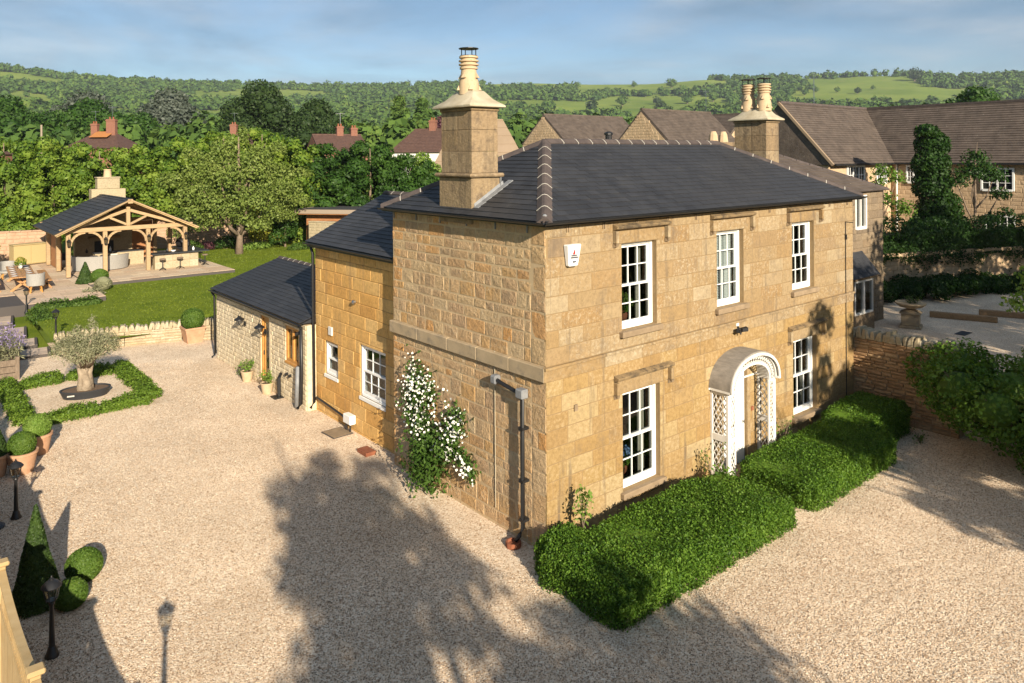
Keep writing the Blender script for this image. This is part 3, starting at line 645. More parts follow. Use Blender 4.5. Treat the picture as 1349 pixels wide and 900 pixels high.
# sash windows ---------------------------------------------------------
def sash_unit(w, h, parent, M4, recess=.12, cols=3, rows=4, sill=True, curtain=0, blind=False, sillmat=None, rev=True):
    """frame at the opening's lower left corner; x right, y inwards, z up"""
    c = .06; d0 = recess
    mb = MB().box(0, c, d0, d0 + .14, 0, h).box(w - c, w, d0, d0 + .14, 0, h).box(c, w - c, d0, d0 + .14, h - c, h).box(c, w - c, d0 - .01, d0 + .14, 0, .07)
    fr = mb.build('sash_window', m_white, parent, bevel=.006); fr.matrix_local = M4
    mid = h * .5
    def sash(name, z0, z1, y, top, bot, nr):
        s = .045; x0, x1 = c + .002, w - c - .002
        MB().box(x0, x0 + s, y, y + .045, z0, z1).box(x1 - s, x1, y, y + .045, z0, z1).box(x0 + s, x1 - s, y, y + .045, z1 - top, z1).box(x0 + s, x1 - s, y, y + .045, z0, z0 + bot).build(name, m_white, fr)
        gx0, gx1, gz0, gz1 = x0 + s, x1 - s, z0 + bot, z1 - top
        for i in range(1, cols): xx = gx0 + (gx1 - gx0) * i / cols; MB().box(xx - .011, xx + .011, y + .006, y + .042, gz0, gz1).build('glazing_bar', m_white, fr)
        for j in range(1, nr): zz_ = gz0 + (gz1 - gz0) * j / nr; MB().box(gx0, gx1, y + .008, y + .040, zz_ - .011, zz_ + .011).build('glazing_bar', m_white, fr)
        for i in range(cols):
            for j in range(nr):
                a, b = gx0 + (gx1 - gx0) * i / cols, gx0 + (gx1 - gx0) * (i + 1) / cols; e, f = gz0 + (gz1 - gz0) * j / nr, gz0 + (gz1 - gz0) * (j + 1) / nr
                tl = [rd.uniform(-.0015, .0015) for _ in range(4)]
                MB().add([(a, y + .02 + tl[0], e), (b, y + .02 + tl[1], e), (b, y + .02 + tl[2], f), (a, y + .02 + tl[3], f), (a, y + .025 + tl[0], e), (b, y + .025 + tl[1], e), (b, y + .025 + tl[2], f), (a, y + .025 + tl[3], f)],
                         [(0, 1, 2, 3), (7, 6, 5, 4), (0, 4, 5, 1), (1, 5, 6, 2), (2, 6, 7, 3), (3, 7, 4, 0)]).build('pane', m_glass, fr, fix=False)
    sash('upper_sash', mid - .02, h - c - .002, d0 + .062, .05, .04, rows // 2)
    sash('lower_sash', .072, mid + .02, d0 + .012, .04, .085, rows - rows // 2)
    if sill:
        MB().box(-.09, w + .09, -.11, .13, -.125, -.003).build('sill', sillmat or m_sill, fr, bevel=.012)
    if curtain:
        mbc = MB()
        for x0, x1 in ((.07, .07 + curtain), (w - .07 - curtain, w - .07)):
            n = 8
            for i in range(n):
                a, b = x0 + (x1 - x0) * i / n, x0 + (x1 - x0) * (i + 1) / n; yy = d0 + .26 + (.03 if i % 2 else 0)
                mbc.box(a, b, yy, yy + .03, .03, h - .04)
        mbc.build('curtain', m_curt, fr)
    if blind:
        n = 26
        for half in (0, 1):
            mbb = MB()
            for i in range(n):
                zc = .06 + (h - .14) * i / n; x0 = .07 + half * (w / 2 - .06); x1 = x0 + w / 2 - .09
                mbb.add([(x0, d0 + .20, zc), (x1, d0 + .20, zc), (x1, d0 + .235, zc + .06), (x0, d0 + .235, zc + .06), (x0, d0 + .205, zc), (x1, d0 + .205, zc), (x1, d0 + .24, zc + .06), (x0, d0 + .24, zc + .06)], [(0, 1, 2, 3), (7, 6, 5, 4), (0, 4, 5, 1), (1, 5, 6, 2), (2, 6, 7, 3), (3, 7, 4, 0)])
            mbb.box(x0 - .03, x0, d0 + .19, d0 + .25, .02, h - .06).box(x1, x1 + .03, d0 + .19, d0 + .25, .02, h - .06).build('shutter', m_white, fr)
    return fr
for i, o in enumerate(front_open):
    sash_unit(o[1] - o[0], o[3] - o[2], house, Matrix.Translation((o[0], 0, o[2])), curtain=(.16, 0, 0, .2, .12)[i], blind=(i == 1))
# hood moulds
for i, o in enumerate(front_open):
    x0, x1, z = o[0] - .27, o[1] + .35, o[3] + .30
    mm = m_hood
    hd = MB().add([(x0, -.01, z - .02), (x1, -.01, z - .02), (x1, -.13, z + .02), (x0, -.13, z + .02), (x0, -.01, z + .12), (x1, -.01, z + .12), (x1, -.15, z + .075), (x0, -.15, z + .075)], [(0, 1, 2, 3), (7, 6, 5, 4), (0, 4, 5, 1), (1, 5, 6, 2), (2, 6, 7, 3), (3, 7, 4, 0)]).build('hood_mould', mm, house, bevel=.008)
    MB().box(x0 + .002, x0 + .085, -.11, .01, z - .27, z - .022).build('hood_return', m_ash, hd, bevel=.01)
    MB().box(x1 - .085, x1 - .002, -.11, .01, z - .27, z - .022).build('hood_return', m_ash, hd, bevel=.01)
    for xx in (x0 - .02, x1 - .10):
        MB().add([(xx + .01, -.02, z - .36), (xx + .10, -.02, z - .36), (xx + .10, -.02, z - .272), (xx + .01, -.02, z - .272), (xx + .03, -.09, z - .335), (xx + .09, -.09, z - .335), (xx + .10, -.115, z - .274), (xx + .01, -.115, z - .274)], [(0, 1, 2, 3), (7, 6, 5, 4), (0, 4, 5, 1), (1, 5, 6, 2), (2, 6, 7, 3), (3, 7, 4, 0)]).build('corbel_stop', m_sill, hd)
# roof -----------------------------------------------------------------
OV = .20; ez = EZ + .0; RX0, RX1, RY, RZ = 2.5, 9.3, 2.75, 7.76
c0, c1, c2, c3 = (-OV, -OV, ez), (HL + OV, -OV, ez), (HL + OV, HD + OV, ez), (-OV, HD + OV, ez)
A, B = (RX0, RY, RZ), (RX1, RY, RZ)
dn = lambda p: (p[0], p[1], p[2] - .03)
roof = MB().add([dn(c0), dn(c1), dn(c2), dn(c3), dn(A), dn(B)], [(0, 1, 5, 4), (1, 2, 5), (2, 3, 4, 5), (3, 0, 4), (3, 2, 1, 0)]).build('roof', m_slroof, house)
def slope(eL, eR, tops, tw, th, limit, near, **k):
    """slates over the slope with eave eL->eR (seen from outside, left to right) and top points"""
    eL, eR = Vector(eL), Vector(eR); U = (eR - eL).normalized(); T = Vector(tops[0]) - eL; V = (T - U * T.dot(U)).normalized()
    poly = [(0, -.03), ((eR - eL).length, -.03)] + [((Vector(t) - eL).dot(U), (Vector(t) - eL).dot(V)) for t in tops]
    tile_slope(eL, U, V, poly, tw, th, m_slate, k.pop('parent'), rd, limit, near=near, **k)
slope(c0, c1, [B, A], .30, .172, 195, (2.2, 0.8), parent=roof)
slope(c3, c0, [A], .30, .172, 105, (3.4, .8), parent=roof)
slope(c1, c2, [B], .30, .172, 0, (0, 0), parent=roof, stuff='slate_courses')
slope(c2, c3, [A, B], .30, .172, 0, (0, 0), parent=roof, stuff='slate_courses')
up = lambda p, h=.045: (p[0], p[1], p[2] + h)
ridge_line(up(c0), up(A), 8, roof, m_hip, .15)
ridge_line(up(A), up(B), 14, roof, m_hip, .15, name='ridge_tile')
ridge_line(up(c3), up(A), 8, roof, m_hip, .15)
ridge_line(up(c1), up(B), 8, roof, m_hip, .13)
MB().lathe([(.05, 0), (.045, .05), (.02, .075)], 8).build('hip_cap', m_flash, roof, loc=(-.12, -.12, ez + .06))
# gutters, brackets
def gutter(p, q, parent, r=.055):
    p, q = Vector(p), Vector(q); d = (q - p).normalized(); s = d.cross(Vector((0, 0, 1)))
    n = 6; vs = []; mb = MB()
    for e in (p, q):
        for rr in (r, r - .008):
            for i in range(n + 1):
                a = math.pi * i / n; vs.append(e + s * math.cos(a) * rr - Vector((0, 0, 1)) * math.sin(a) * rr)
    k = n + 1; f = []
    for i in range(n): f += [(i, i + 1, 2 * k + i + 1, 2 * k + i), (k + i + 1, k + i, 3 * k + i, 3 * k + i + 1)]
    f += [(0, 2 * k, 3 * k, k), (n, k + n, 3 * k + n, 2 * k + n)]
    mb.add(vs, f); return mb.build('gutter', m_black, parent, fix=False)
gutter((-.26, -.26, ez - .01), (HL + .26, -.26, ez - .01), house); gutter((-.26, -.26, ez - .012), (-.26, HD + .2, ez - .012), house)
MB().box(-.19, HL + .19, -.19, -.17, ez - .10, ez - .015).box(-.19, -.17, -.168, HD + .18, ez - .10, ez - .015).build('fascia', m_black, house)
brm = MB().box(-.02, -.005, -.15, .0, .06, .085).box(-.02, -.005, -.03, -.005, -.12, .06).box(.03, .045, -.15, 0, .06, .085).box(.03, .045, -.03, -.005, -.12, .06).mesh('gutter_bracket', m_sill)
brw = MB().box(-.012, .012, -.16, .0, .05, .08).box(-.012, .012, -.03, -.005, -.13, .05).mesh('gutter_bracket', m_flash)
for i in range(12): place('gutter_bracket', brm, house, (.55 + i * 1.0, 0, ez - .13))
for i in range(6): place('gutter_bracket', brw, house, (0, .5 + i * .98, ez - .13), -math.pi / 2)
# downpipe on the side wall: horizontal arm, then down to a clay gully
pipe = MB().tube([(.02, 1.43, 2.98), (-.10, 1.40, 2.98), (-.12, 1.2, 2.95), (-.12, .66, 2.88), (-.12, .56, 2.80), (-.12, .56, .32), (-.19, .58, .2), (-.26, .62, .1)], .043, 8).build('downpipe', m_black, house, smooth=True)
for z in (2.2, 1.2, .45): MB().box(-.17, .0, .50, .62, z, z + .05).build('pipe_clip', m_black, pipe)
MB().box(-.2, -.03, .47, .68, 2.80, 2.98).build('pipe_junction', m_flash, pipe, bevel=.02)
MB().box(-.17, 0, 1.33, 1.5, 2.88, 3.06).build('pipe_junction', m_flash, pipe, bevel=.03)
MB().lathe([(.13, -.02), (.15, .0), (.15, .10), (.12, .10), (.11, .05)], 10, (-.29, .64, 0)).build('gully_pot', m_rust, pipe)
MB().tube([(-.02, 1.52, 3.5), (-.02, 1.52, .35)], .008, 6).build('cable', m_cap, house)
MB().box(-.06, -.01, 1.36, 1.46, 3.36, 3.42).build('vent_cover', m_black, house)
MB().tube([(11.45, -.02, 5.5), (11.45, -.02, .2)], .012, 6).build('cable', m_black, house)
MB().box(11.42, 11.48, -.05, 0, 5.0, 5.14).build('cable_box', m_black, house)
MB().tube([(11.45, -.02, 5.5), (11.9, -.02, 5.45)], .01, 6).build('cable', m_black, house)
MB().box(.70, .78, -.04, 0, 2.52, 2.64).build('vent_cover', m_sill, house)
# chimneys
def chimney(ox, oy, flip=1, pots=1, cowl=True):
    w, d = .72, 1.12
    def blk(x0, x1, y0, y1, z0, z1, name, mat, par, bev=.015): return MB().box(ox + x0, ox + x1, oy + y0, oy + y1, z0, z1).build(name, mat, par, bevel=bev)
    ch = blk(-.04, w, -.04, d + .04, 6.0, 6.98, 'chimney', m_chim, house, .02)
    blk(-.12, w + .08, -.12, d + .12, 6.984, 7.07, 'chimney_band', m_chim, ch, .03)
    z = 7.073
    for hgt in (.46, .46, .40):
        for (a, b) in ((0, .52), (.525, d)): blk(0.0, w - .02, a, b, z, z + hgt - .004, 'chimney_block', m_chim, ch, .008)
        z += hgt
    blk(-.03, w + .01, -.03, d + .03, z, z + .07, 'chimney_band', m_chim, ch, .02); z += .073
    # flared cap
    mb = MB(); prof = [(-.13, .0), (-.135, .05), (-.06, .10), (.06, .19), (.17, .33), (.20, .37)]
    vs = []
    for e, zz_ in prof:
        vs += [(ox + e, oy + e * 1.0, z + zz_), (ox + w - .02 - e, oy + e, z + zz_), (ox + w - .02 - e, oy + d - e * 1.25, z + zz_), (ox + e, oy + d - e * 1.25, z + zz_)]
    f = [(3, 2, 1, 0)] + [(i * 4 + j, i * 4 + (j + 1) % 4, i * 4 + 4 + (j + 1) % 4, i * 4 + 4 + j) for i in range(len(prof) - 1) for j in range(4)] + [tuple(len(prof) * 4 - 4 + j for j in range(4))]
    mb.add(vs, f).build('chimney_cap', m_cap, ch, bevel=.015, smooth='auto')
    zc = z + .30
    ys = [d / 2] if pots == 1 else [.29, .84]
    for i, yy in enumerate(ys):
        p = MB().lathe([(0.224, 0), (0.218, .25), (0.178, .42), (0.165, .55), (0.198, .56), (0.198, .60), (0.172, .61), (0.172, .63), (0.218, .64), (0.218, .67), (0.172, .68), (0.172, .71), (0.218, .72), (0.218, .75), (0.172, .76), (0.172, .79), (0.211, .80), (0.205, .84), (0.158, .84), (0.158, .5)], 18, (ox + .35, oy + yy, zc)).build('chimney_pot', m_pot, ch, smooth='auto')
        for k in range(4):
            for zz_, rr in ((.10, .218), (.36, .19)):
                a = k * math.pi / 2 + (.4 if zz_ > .3 else 1.1)
                m4 = Matrix.Translation((ox + .35 + rr * math.cos(a), oy + yy + rr * math.sin(a), zc + zz_)) @ Matrix.Rotation(a, 4, 'Z')
                MB().add([(-.03, -.05, 0), (.055, -.05, 0), (-.03, .05, 0), (.055, .05, 0), (-.03, 0, .12), (.0, 0, .12)], [(0, 2, 3, 1), (0, 1, 5, 4), (2, 4, 5, 3), (1, 3, 5), (0, 4, 2)]).xf(m4).build('pot_louvre', m_pot, p) if False else None
                mbl = MB().add([(-.03, -.05, 0), (.055, -.05, 0), (-.03, .05, 0), (.055, .05, 0), (-.03, 0, .12), (.0, 0, .12)], [(0, 2, 3, 1), (0, 1, 5, 4), (2, 4, 5, 3), (1, 3, 5), (0, 4, 2)]).xf(m4)
                mbl.build('pot_louvre', m_pot, ch)
        if cowl and i == 0 or (pots == 2 and i == 1 and cowl):
            mc = MB().lathe([(.22, .16), (.22, .175)], 14, (0, 0, 0))
            for k in range(4): a = k * math.pi / 2 + .5; mc.bar((.17 * math.cos(a), .17 * math.sin(a), -.01), (.17 * math.cos(a), .17 * math.sin(a), .16), .015)
            mc.lathe([(.19, -.02), (.19, .015)], 14); mc.build('chimney_cowl', m_black, ch, loc=(ox + .35, oy + yy, zc + .84))
    return ch
ch1 = chimney(0.0, 2.27)
MB().add([(.02, 2.19, 6.26), (.80, 2.19, 6.72), (.80, 2.225, 6.90), (.02, 2.225, 6.44)], [(0, 1, 2, 3)]).box(0, 0, 0, 0, 0, 0).build('lead_flashing', m_flash, ch1)
MB().bar((.0, 2.14, 6.345), (.95, 2.14, 6.90), .16, .03).box(.715, .735, 2.2, 2.60, 6.75, 6.98).build('lead_soaker', m_flash, ch1)
ch2 = chimney(11.15, 2.27, pots=2)
MB().tube([(5.6, 3.6, 7.1), (5.6, 3.6, 7.98)], .09, 10).lathe([(.12, 0), (.12, .05), (.05, .09)], 10, (5.6, 3.6, 7.98)).build('flue_pipe', m_black, house)

# ---- rear wing on the garden side -------------------------------------
WX, WY0, WY1, WZ = 0.30, 5.5, 10.42, 4.86
wo_ = [(-9.80, -9.02, 1.20, 2.12), (-7.72, -6.40, 1.05, 2.42)]
FLW = Matrix.Translation((WX, 0, 0)) @ FL
mb = MB(); wall_backing(mb, -WY1 + .02, -WY0, -.3, WZ, wo_, FLW, .012, .3); wing = mb.build('wing_wall', m_mort2, house, fix=False)
rects = courses(rd, -WY1, -WY0, -.3, WZ, .30, .37, .5, 1.0, wo_)
stone_wall(rects, rd, 'wing_block', m_wing, wing, .007, .007, .006, FLW, (-8, 2.5), 300)
MB().box(WX + .3, 5.4, WY1 - .3, WY1, -.3, WZ).box(5.1, 5.4, HD, WY1 - .3, -.3, WZ).add([(WX + .02, WY1 - .3, WZ), (5.4, WY1 - .3, WZ), (2.8, WY1 - .3, 6.05), (WX + .02, WY1, WZ), (5.4, WY1, WZ), (2.8, WY1, 6.05)], [(0, 1, 2), (5, 4, 3), (0, 2, 5, 3), (1, 4, 5, 2)]).build('rear_wall', m_nstone, house)
for o, cl in zip(wo_, (1, 3)):
    fr = sash_unit(o[1] - o[0], o[3] - o[2], house, FLW @ Matrix.Translation((o[0], 0, o[2])), recess=.04, cols=cl, rows=2 if cl == 1 else 4, sill=False)
    MB().box(-.03, o[1] - o[0] + .03, -.03, .10, -.09, -.003).build('sill', m_white, fr)
we = (WX - .22, WZ + .10); wr = (2.75, 6.28)
wroof = MB().add([(we[0], HD + .02, we[1] - .03), (we[0], WY1 + .15, we[1] - .03), (wr[0], WY1 + .15, wr[1] - .03), (wr[0], HD + .02, wr[1] - .03), (5.6, HD + .02, we[1] - .03), (5.6, WY1 + .15, we[1] - .03)], [(0, 3, 2, 1), (2, 3, 4, 5), (0, 1, 5, 4), (1, 2, 5), (0, 4, 3)]).build('wing_roof', m_slroof, house)
slope((we[0], WY1 + .15, we[1]), (we[0], HD + .05, we[1]), [(wr[0], HD + .05, wr[1]), (wr[0], WY1 + .15, wr[1])], .30, .172, 150, (2.5, 1), parent=wroof, name='wing_slate', stuff='wing_slate_courses')
ridge_line((wr[0], HD + .1, wr[1] + .05), (wr[0], WY1 + .15, wr[1] + .05), 9, wroof, m_hip, .12, name='ridge_tile')
gutter((we[0] - .05, HD + .02, we[1] - .03), (we[0] - .05, WY1 + .2, we[1] - .03), house)
MB().box(we[0] + .005, we[0] + .025, HD + .03, WY1 + .13, we[1] - .15, we[1] - .035).build('fascia', m_black, house)
MB().tube([(.10, WY1 - .06, 4.9), (.18, WY1 - .08, 4.6), (.2, WY1 - .08, .25), (.08, WY1 - .1, .1)], .045, 8).build('downpipe', m_black, house, smooth=True)
MB().lathe([(.03, 0), (.06, .02), (.06, .08), (.0, .12)], 8).xf(Matrix.Rotation(-math.pi / 2, 4, 'Y')).build('outside_lamp', m_steel, house, loc=(WX - .01, 7.95, 3.52))
MB().box(WX - .05, WX - .005, 9.30, 9.52, 2.36, 2.60).build('alarm_sounder', m_offwhite, house, bevel=.01)
MB().tube([(.22, WY1 - .2, .42), (.22, 8.6, .3), (.2, 8.2, .22)], .03, 6).build('waste_pipe', m_black, house)
mbx = MB().box(0, .18, -.2, .2, .12, .36).build('meter_box', m_white, house, loc=(.10, 8.15, .1), bevel=.015)
MB().tube([(.06, -.1, .12), (.06, -.1, -.15)], .025, 6).tube([(.06, .12, .12), (.06, .12, -.15)], .025, 6).build('meter_pipe', m_black, mbx)

MB().box(0.012, .3, 10.40, 10.437, -.2, 2.5).build('end_quoin', m_bks, house)
# ---- rear wing on the far side (stone tiled hip roof) -------------------
RW = [(12.1, 25.0, 5.0, 13.0)]
rw_open = [(22.45, 23.35, 4.25, 5.55)]
FR = Matrix.Translation((0, 5.0, 0))
mb = MB(); wall_backing(mb, 12.0, 24.98, -.3, 5.78, rw_open, FR, .015, .3); rwall = mb.build('rear_wing_wall', m_rubd, house, fix=False)
rects = courses(rd, 21.6, 25.0, -.3, 5.78, .24, .34, .4, .8, rw_open)
stone_wall(rects, rd, 'wing_stone', m_rubd, rwall, .014, .015, .015, FR, (23.5, 3), 200)
MB().box(24.7, 24.99, 5.3, 12.4, -.3, 5.78).box(12, 24.7, 12.1, 12.4, -.3, 5.78).build('rear_wall', m_nstone, house)
for o in rw_open:
    w, h = o[1] - o[0], o[3] - o[2]
    fr = MB().box(-.08, .03, -.03, .12, -.08, h + .08).box(w - .03, w + .08, -.03, .12, -.08, h + .08).box(.03, w - .03, -.03, .12, h - .04, h + .08).box(.03, w - .03, -.05, .12, -.10, .03).box(w / 2 - .04, w / 2 + .04, -.02, .12, .03, h - .04).build('casement_window', m_offwhite, house, loc=(o[0], 5.0, o[2]))
    for a, b in ((.03, w / 2 - .04), (w / 2 + .04, w - .03)): MB().box(a, b, .05, .06, .03, h - .04).build('pane', m_glass, fr)
bay = MB().box(20.4, 22.85, 4.42, 5.0, -.3, .75).box(20.4, 21.1, 4.42, 5.0, .752, 2.30).box(22.72, 22.85, 4.42, 5.0, .752, 2.30).box(21.1, 22.72, 4.42, 5.0, 2.15, 2.302).build('bay', m_rubd, house)
br_ = MB().add([(20.3, 5.0, 3.2), (22.95, 5.0, 3.2), (20.3, 4.25, 2.32), (22.95, 4.25, 2.32), (20.3, 5.0, 2.32), (22.95, 5.0, 2.32)], [(0, 2, 3, 1), (4, 5, 3, 2), (0, 4, 2), (1, 3, 5)]).build('bay_roof', m_slroof, house)
slope((20.3, 4.23, 2.33), (22.95, 4.23, 2.33), [(22.95, 5.0, 3.22), (20.3, 5.0, 3.22)], .4, .22, 30, (0, 0), parent=br_)
bwf = MB().box(0, .07, 0, .12, 0, 1.4).box(1.55, 1.62, 0, .12, 0, 1.4).box(.07, 1.55, 0, .12, 1.33, 1.4).box(.07, 1.55, -.03, .12, 0, .07).box(.74, .88, 0, .12, .07, 1.33).build('casement_window', m_offwhite, house, loc=(21.1, 4.40, .752))
for a, b in ((.07, .74), (.88, 1.55)): MB().box(a, b, .05, .06, .07, 1.33).build('pane', m_glass, bwf)
rr = MB().add([(12, 4.8, 5.78), (25.25, 4.8, 5.78), (25.25, 12.6, 5.78), (12, 12.6, 5.78), (20.8, 8.7, 7.66), (12, 8.7, 7.66)], [(0, 1, 4, 5), (1, 2, 4), (2, 3, 5, 4), (3, 2, 1, 0), (0, 5, 3)]).build('rear_roof', m_sttile, house)
def stepped_courses(mb, eL, eR, tL, tR, n, t=.03):
    """stone-tile courses as real steps between the eave and the top of a slope"""
    eL, eR, tL, tR = map(Vector, (eL, eR, tL, tR)); nr = (eR - eL).cross(tL - eL).normalized() * t
    for i in range(n):
        a, b = i / n, (i + 1.1) / n
        p = [eL.lerp(tL, a), eR.lerp(tR, a), eR.lerp(tR, min(1, b)), eL.lerp(tL, min(1, b))]
        mb.add([p[0] + nr, p[1] + nr, p[2] + nr * .15, p[3] + nr * .15, p[0], p[1], p[2], p[3]], [(0, 1, 2, 3), (0, 4, 5, 1), (1, 5, 6, 2), (3, 7, 4, 0)])
mb = MB(); stepped_courses(mb, (12, 4.78, 5.8), (25.27, 4.78, 5.8), (12, 8.7, 7.68), (20.8, 8.7, 7.68), 18); tag(mb.build('stone_tile_courses', m_sttile, rr, fix=False), kind='stuff')
ridge_line((25.2, 4.85, 5.86), (20.8, 8.7, 7.72), 10, rr, m_hip, .14, mort=False)
# second stack behind
c3_ = MB().box(14.2, 16.2, 6.6, 7.5, 6.0, 7.72).build('chimney', m_chim, house, bevel=.02)
MB().box(14.1, 16.3, 6.5, 7.6, 7.722, 7.9).build('chimney_band', m_chim, c3_, bevel=.03)
for xx in (15.2, 15.85): MB().lathe([(.2, 0), (.16, .3), (.1, .42), (.06, .42)], 10, (xx, 7.05, 7.9)).build('chimney_pot', m_pot, c3_)

# ---- trellis porch ------------------------------------------------------
porch = thing('trellis_porch', 'white trellis porch with arched lead roof round the front door', 'porch', (5.06, 0, 0))
PW, PD, PS, PR = 1.96, .47, 2.06, .98                     # width, depth, spring height
def lattice(mb, x0, x1, z0, z1, fn, s=.145, w=.020, t=.012):
    cx = (x1 - x0); n = int((x1 - x0 + z1 - z0) / s) + 2
    for i in range(-n, n):
        for sg in (1, -1):
            # line x - x0 = sg*(z - z0)*k + i*s, clipped
            k = .62; pts = []
            za, zb = z0, z1
            xa = i * s + (0 if sg > 0 else 0); f = lambda z: xa + sg * k * (z - z0)
            lo, hi = za, zb
            if sg > 0: lo, hi = max(za, z0 + (0 - xa) / k), min(zb, z0 + (cx - xa) / k)
            else: lo, hi = max(za, z0 + (xa - cx) / k), min(zb, z0 + xa / k)
            if hi - lo > .03: mb.bar(fn(x0 + f(lo), lo, sg), fn(x0 + f(hi), hi, sg), w, t, up=fn.up)
class Side:
    def __init__(s, x): s.x = x; s.up = (1, 0, 0)
    def __call__(s, u, z, sg): return (s.x + sg * .006, -PD + u, z)
class Front:
    up = (0, 1, 0)
    def __call__(s, u, z, sg): return (u, -PD + sg * .006, z)
for x, lab in ((.03, 0), (PW - .03, 0)):
    sp = MB().box(x - .03, x + .03, -PD - .01, -PD + .05, .02, PS).box(x - .03, x + .03, -.06, -.003, .02, PS).box(x - .028, x + .028, -PD + .05, -.06, .02, .26).box(x - .028, x + .028, -PD + .05, -.06, .93, 1.08).box(x - .028, x + .028, -PD + .05, -.06, PS - .08, PS).build('side_panel', m_offwhite, porch, bevel=.004)
    for z0, z1 in ((.26, .93), (1.08, PS - .08)):
        mb = MB(); lattice(mb, 0.05, PD - .06, z0, z1, Side(x), s=.115); mb.build('lattice', m_offwhite, sp)
for x0, x1 in ((0.06, .30), (PW - .30, PW - .06)):
    pp = MB().box(x0, x0 + .045, -PD - .012, -PD + .03, .02, PS - .0).box(x1 - .045, x1, -PD - .012, -PD + .03, .02, PS).box(x0 + .045, x1 - .045, -PD - .01, -PD + .028, .02, .24).box(x0 + .045, x1 - .045, -PD - .01, -PD + .028, .93, 1.03).box(x0 + .045, x1 - .045, -PD - .01, -PD + .028, PS - .06, PS).build('front_pilaster', m_offwhite, porch, bevel=.004)
    for z0, z1 in ((.24, .93), (1.03, PS - .06)):
        mb = MB(); fr_ = Front(); lattice(mb, x0 + .045, x1 - .045, z0, z1, fr_, s=.10); mb.build('lattice', m_offwhite, pp)
# arched roof: swept ogee-ended curve
def arch(t, r, rise):  # t 0..1 left to right
    a = math.pi * (1 - t); x = PW / 2 + r * math.cos(a); z = PS + rise * math.sin(a) ** 0.85
    return x, z
nA = 28
def arch_solid(r0, h0, r1, h1, y0, y1):
    mb = MB(); vs = []; f = []
    for i in range(nA + 1):
        t = i / nA; xo, zo = arch(t, r1, h1); xi, zi = arch(t, r0, h0)
        vs += [(xo, y0, zo), (xo, y1, zo), (xi, y1, zi), (xi, y0, zi)]
    for i in range(nA):
        o = i * 4
        for j in range(4): f.append((o + j, o + (j + 1) % 4, o + 4 + (j + 1) % 4, o + 4 + j))
    f += [(0, 3, 2, 1), (nA * 4, nA * 4 + 1, nA * 4 + 2, nA * 4 + 3)]
    return mb.add(vs, f)
arch_solid(PR - .02, .72, PR + .05, .79, -PD - .10, -.004).build('lead_roof', m_lead, porch, smooth='auto')
arch_solid(PR - .06, .68, PR - .025, .715, -PD - .05, -.01).build('barrel_lining', m_offwhite, porch, smooth='auto')
arch_solid(PR - .03, .695, PR + .03, .76, -PD - .13, -PD - .102).build('arch_trim', m_offwhite, porch, smooth='auto')
arch_solid(PR - .30, .47, PR - .25, .52, -PD - .03, -PD + .02).build('inner_arch', m_offwhite, porch, smooth='auto')
mb = MB()
for i in range(26):
    t0, t1 = i / 26, (i + 1) / 26
    for r0, h0, r1, h1 in ((PR - .26, .50, PR - .06, .68), (PR - .06, .68, PR - .26, .50)):
        p, q = arch(t0, r0, h0), arch(t1, r1, h1); mb.bar((p[0], -PD - .005, p[1]), (q[0], -PD - .005, q[1]), .02, .012, up=(0, 1, 0))
mb.build('arch_lattice', m_offwhite, porch)
MB().box(-.08, PW + .08, -.03, -.002, PS + .0, PS + .04).box(-.05, .05, -PD - .1, -.03, PS, PS + .05).box(PW - .05, PW + .05, -PD - .1, -.03, PS, PS + .05).build('eave_trim', m_offwhite, porch)
MB().box(.15, PW - .15, -PD - .25, -.005, -.1, .08).build('door_step', m_hood, porch, bevel=.015)
# front door (ajar white outer door) and stone jamb behind the porch
dr = MB().box(.005, .955, .06, .12, .02, 2.34).build('front_door', m_white, house, loc=(5.56, 0, 0), bevel=.006)
for z0, z1 in ((.2, .9), (1.05, 1.5), (1.65, 2.15)):
    for x0, x1 in ((.13, .47), (.57, .91)): MB().box(x0, x1, .045, .06, z0, z1).build('door_panel', m_white, dr, bevel=.008)
MB().lathe([(.02, 0), (.03, .02), (.03, .05), (.0, .06)], 10).xf(Matrix.Rotation(math.pi / 2, 4, 'X')).build('door_knob', m_steel, dr, loc=(.86, .06, 1.0)); MB().lathe([(.03, 0), (.05, .02), (.03, .04)], 10).xf(Matrix.Rotation(math.pi / 2, 4, 'X')).build('door_knocker', m_steel, dr, loc=(.48, .06, 1.55)); MB().box(.36, .60, .045, .06, .95, 1.02).build('letter_plate', m_steel, dr)
MB().box(5.43, 5.555, -.02, .2, 0, 2.352).box(6.525, 6.65, -.02, .2, 0, 2.352).box(5.43, 6.65, -.02, .2, 2.354, 2.48).build('door_surround', m_ash, house)
MB().box(6.70, 6.80, -.02, -.002, 1.2, 1.3).build('door_bell', m_rust, house)

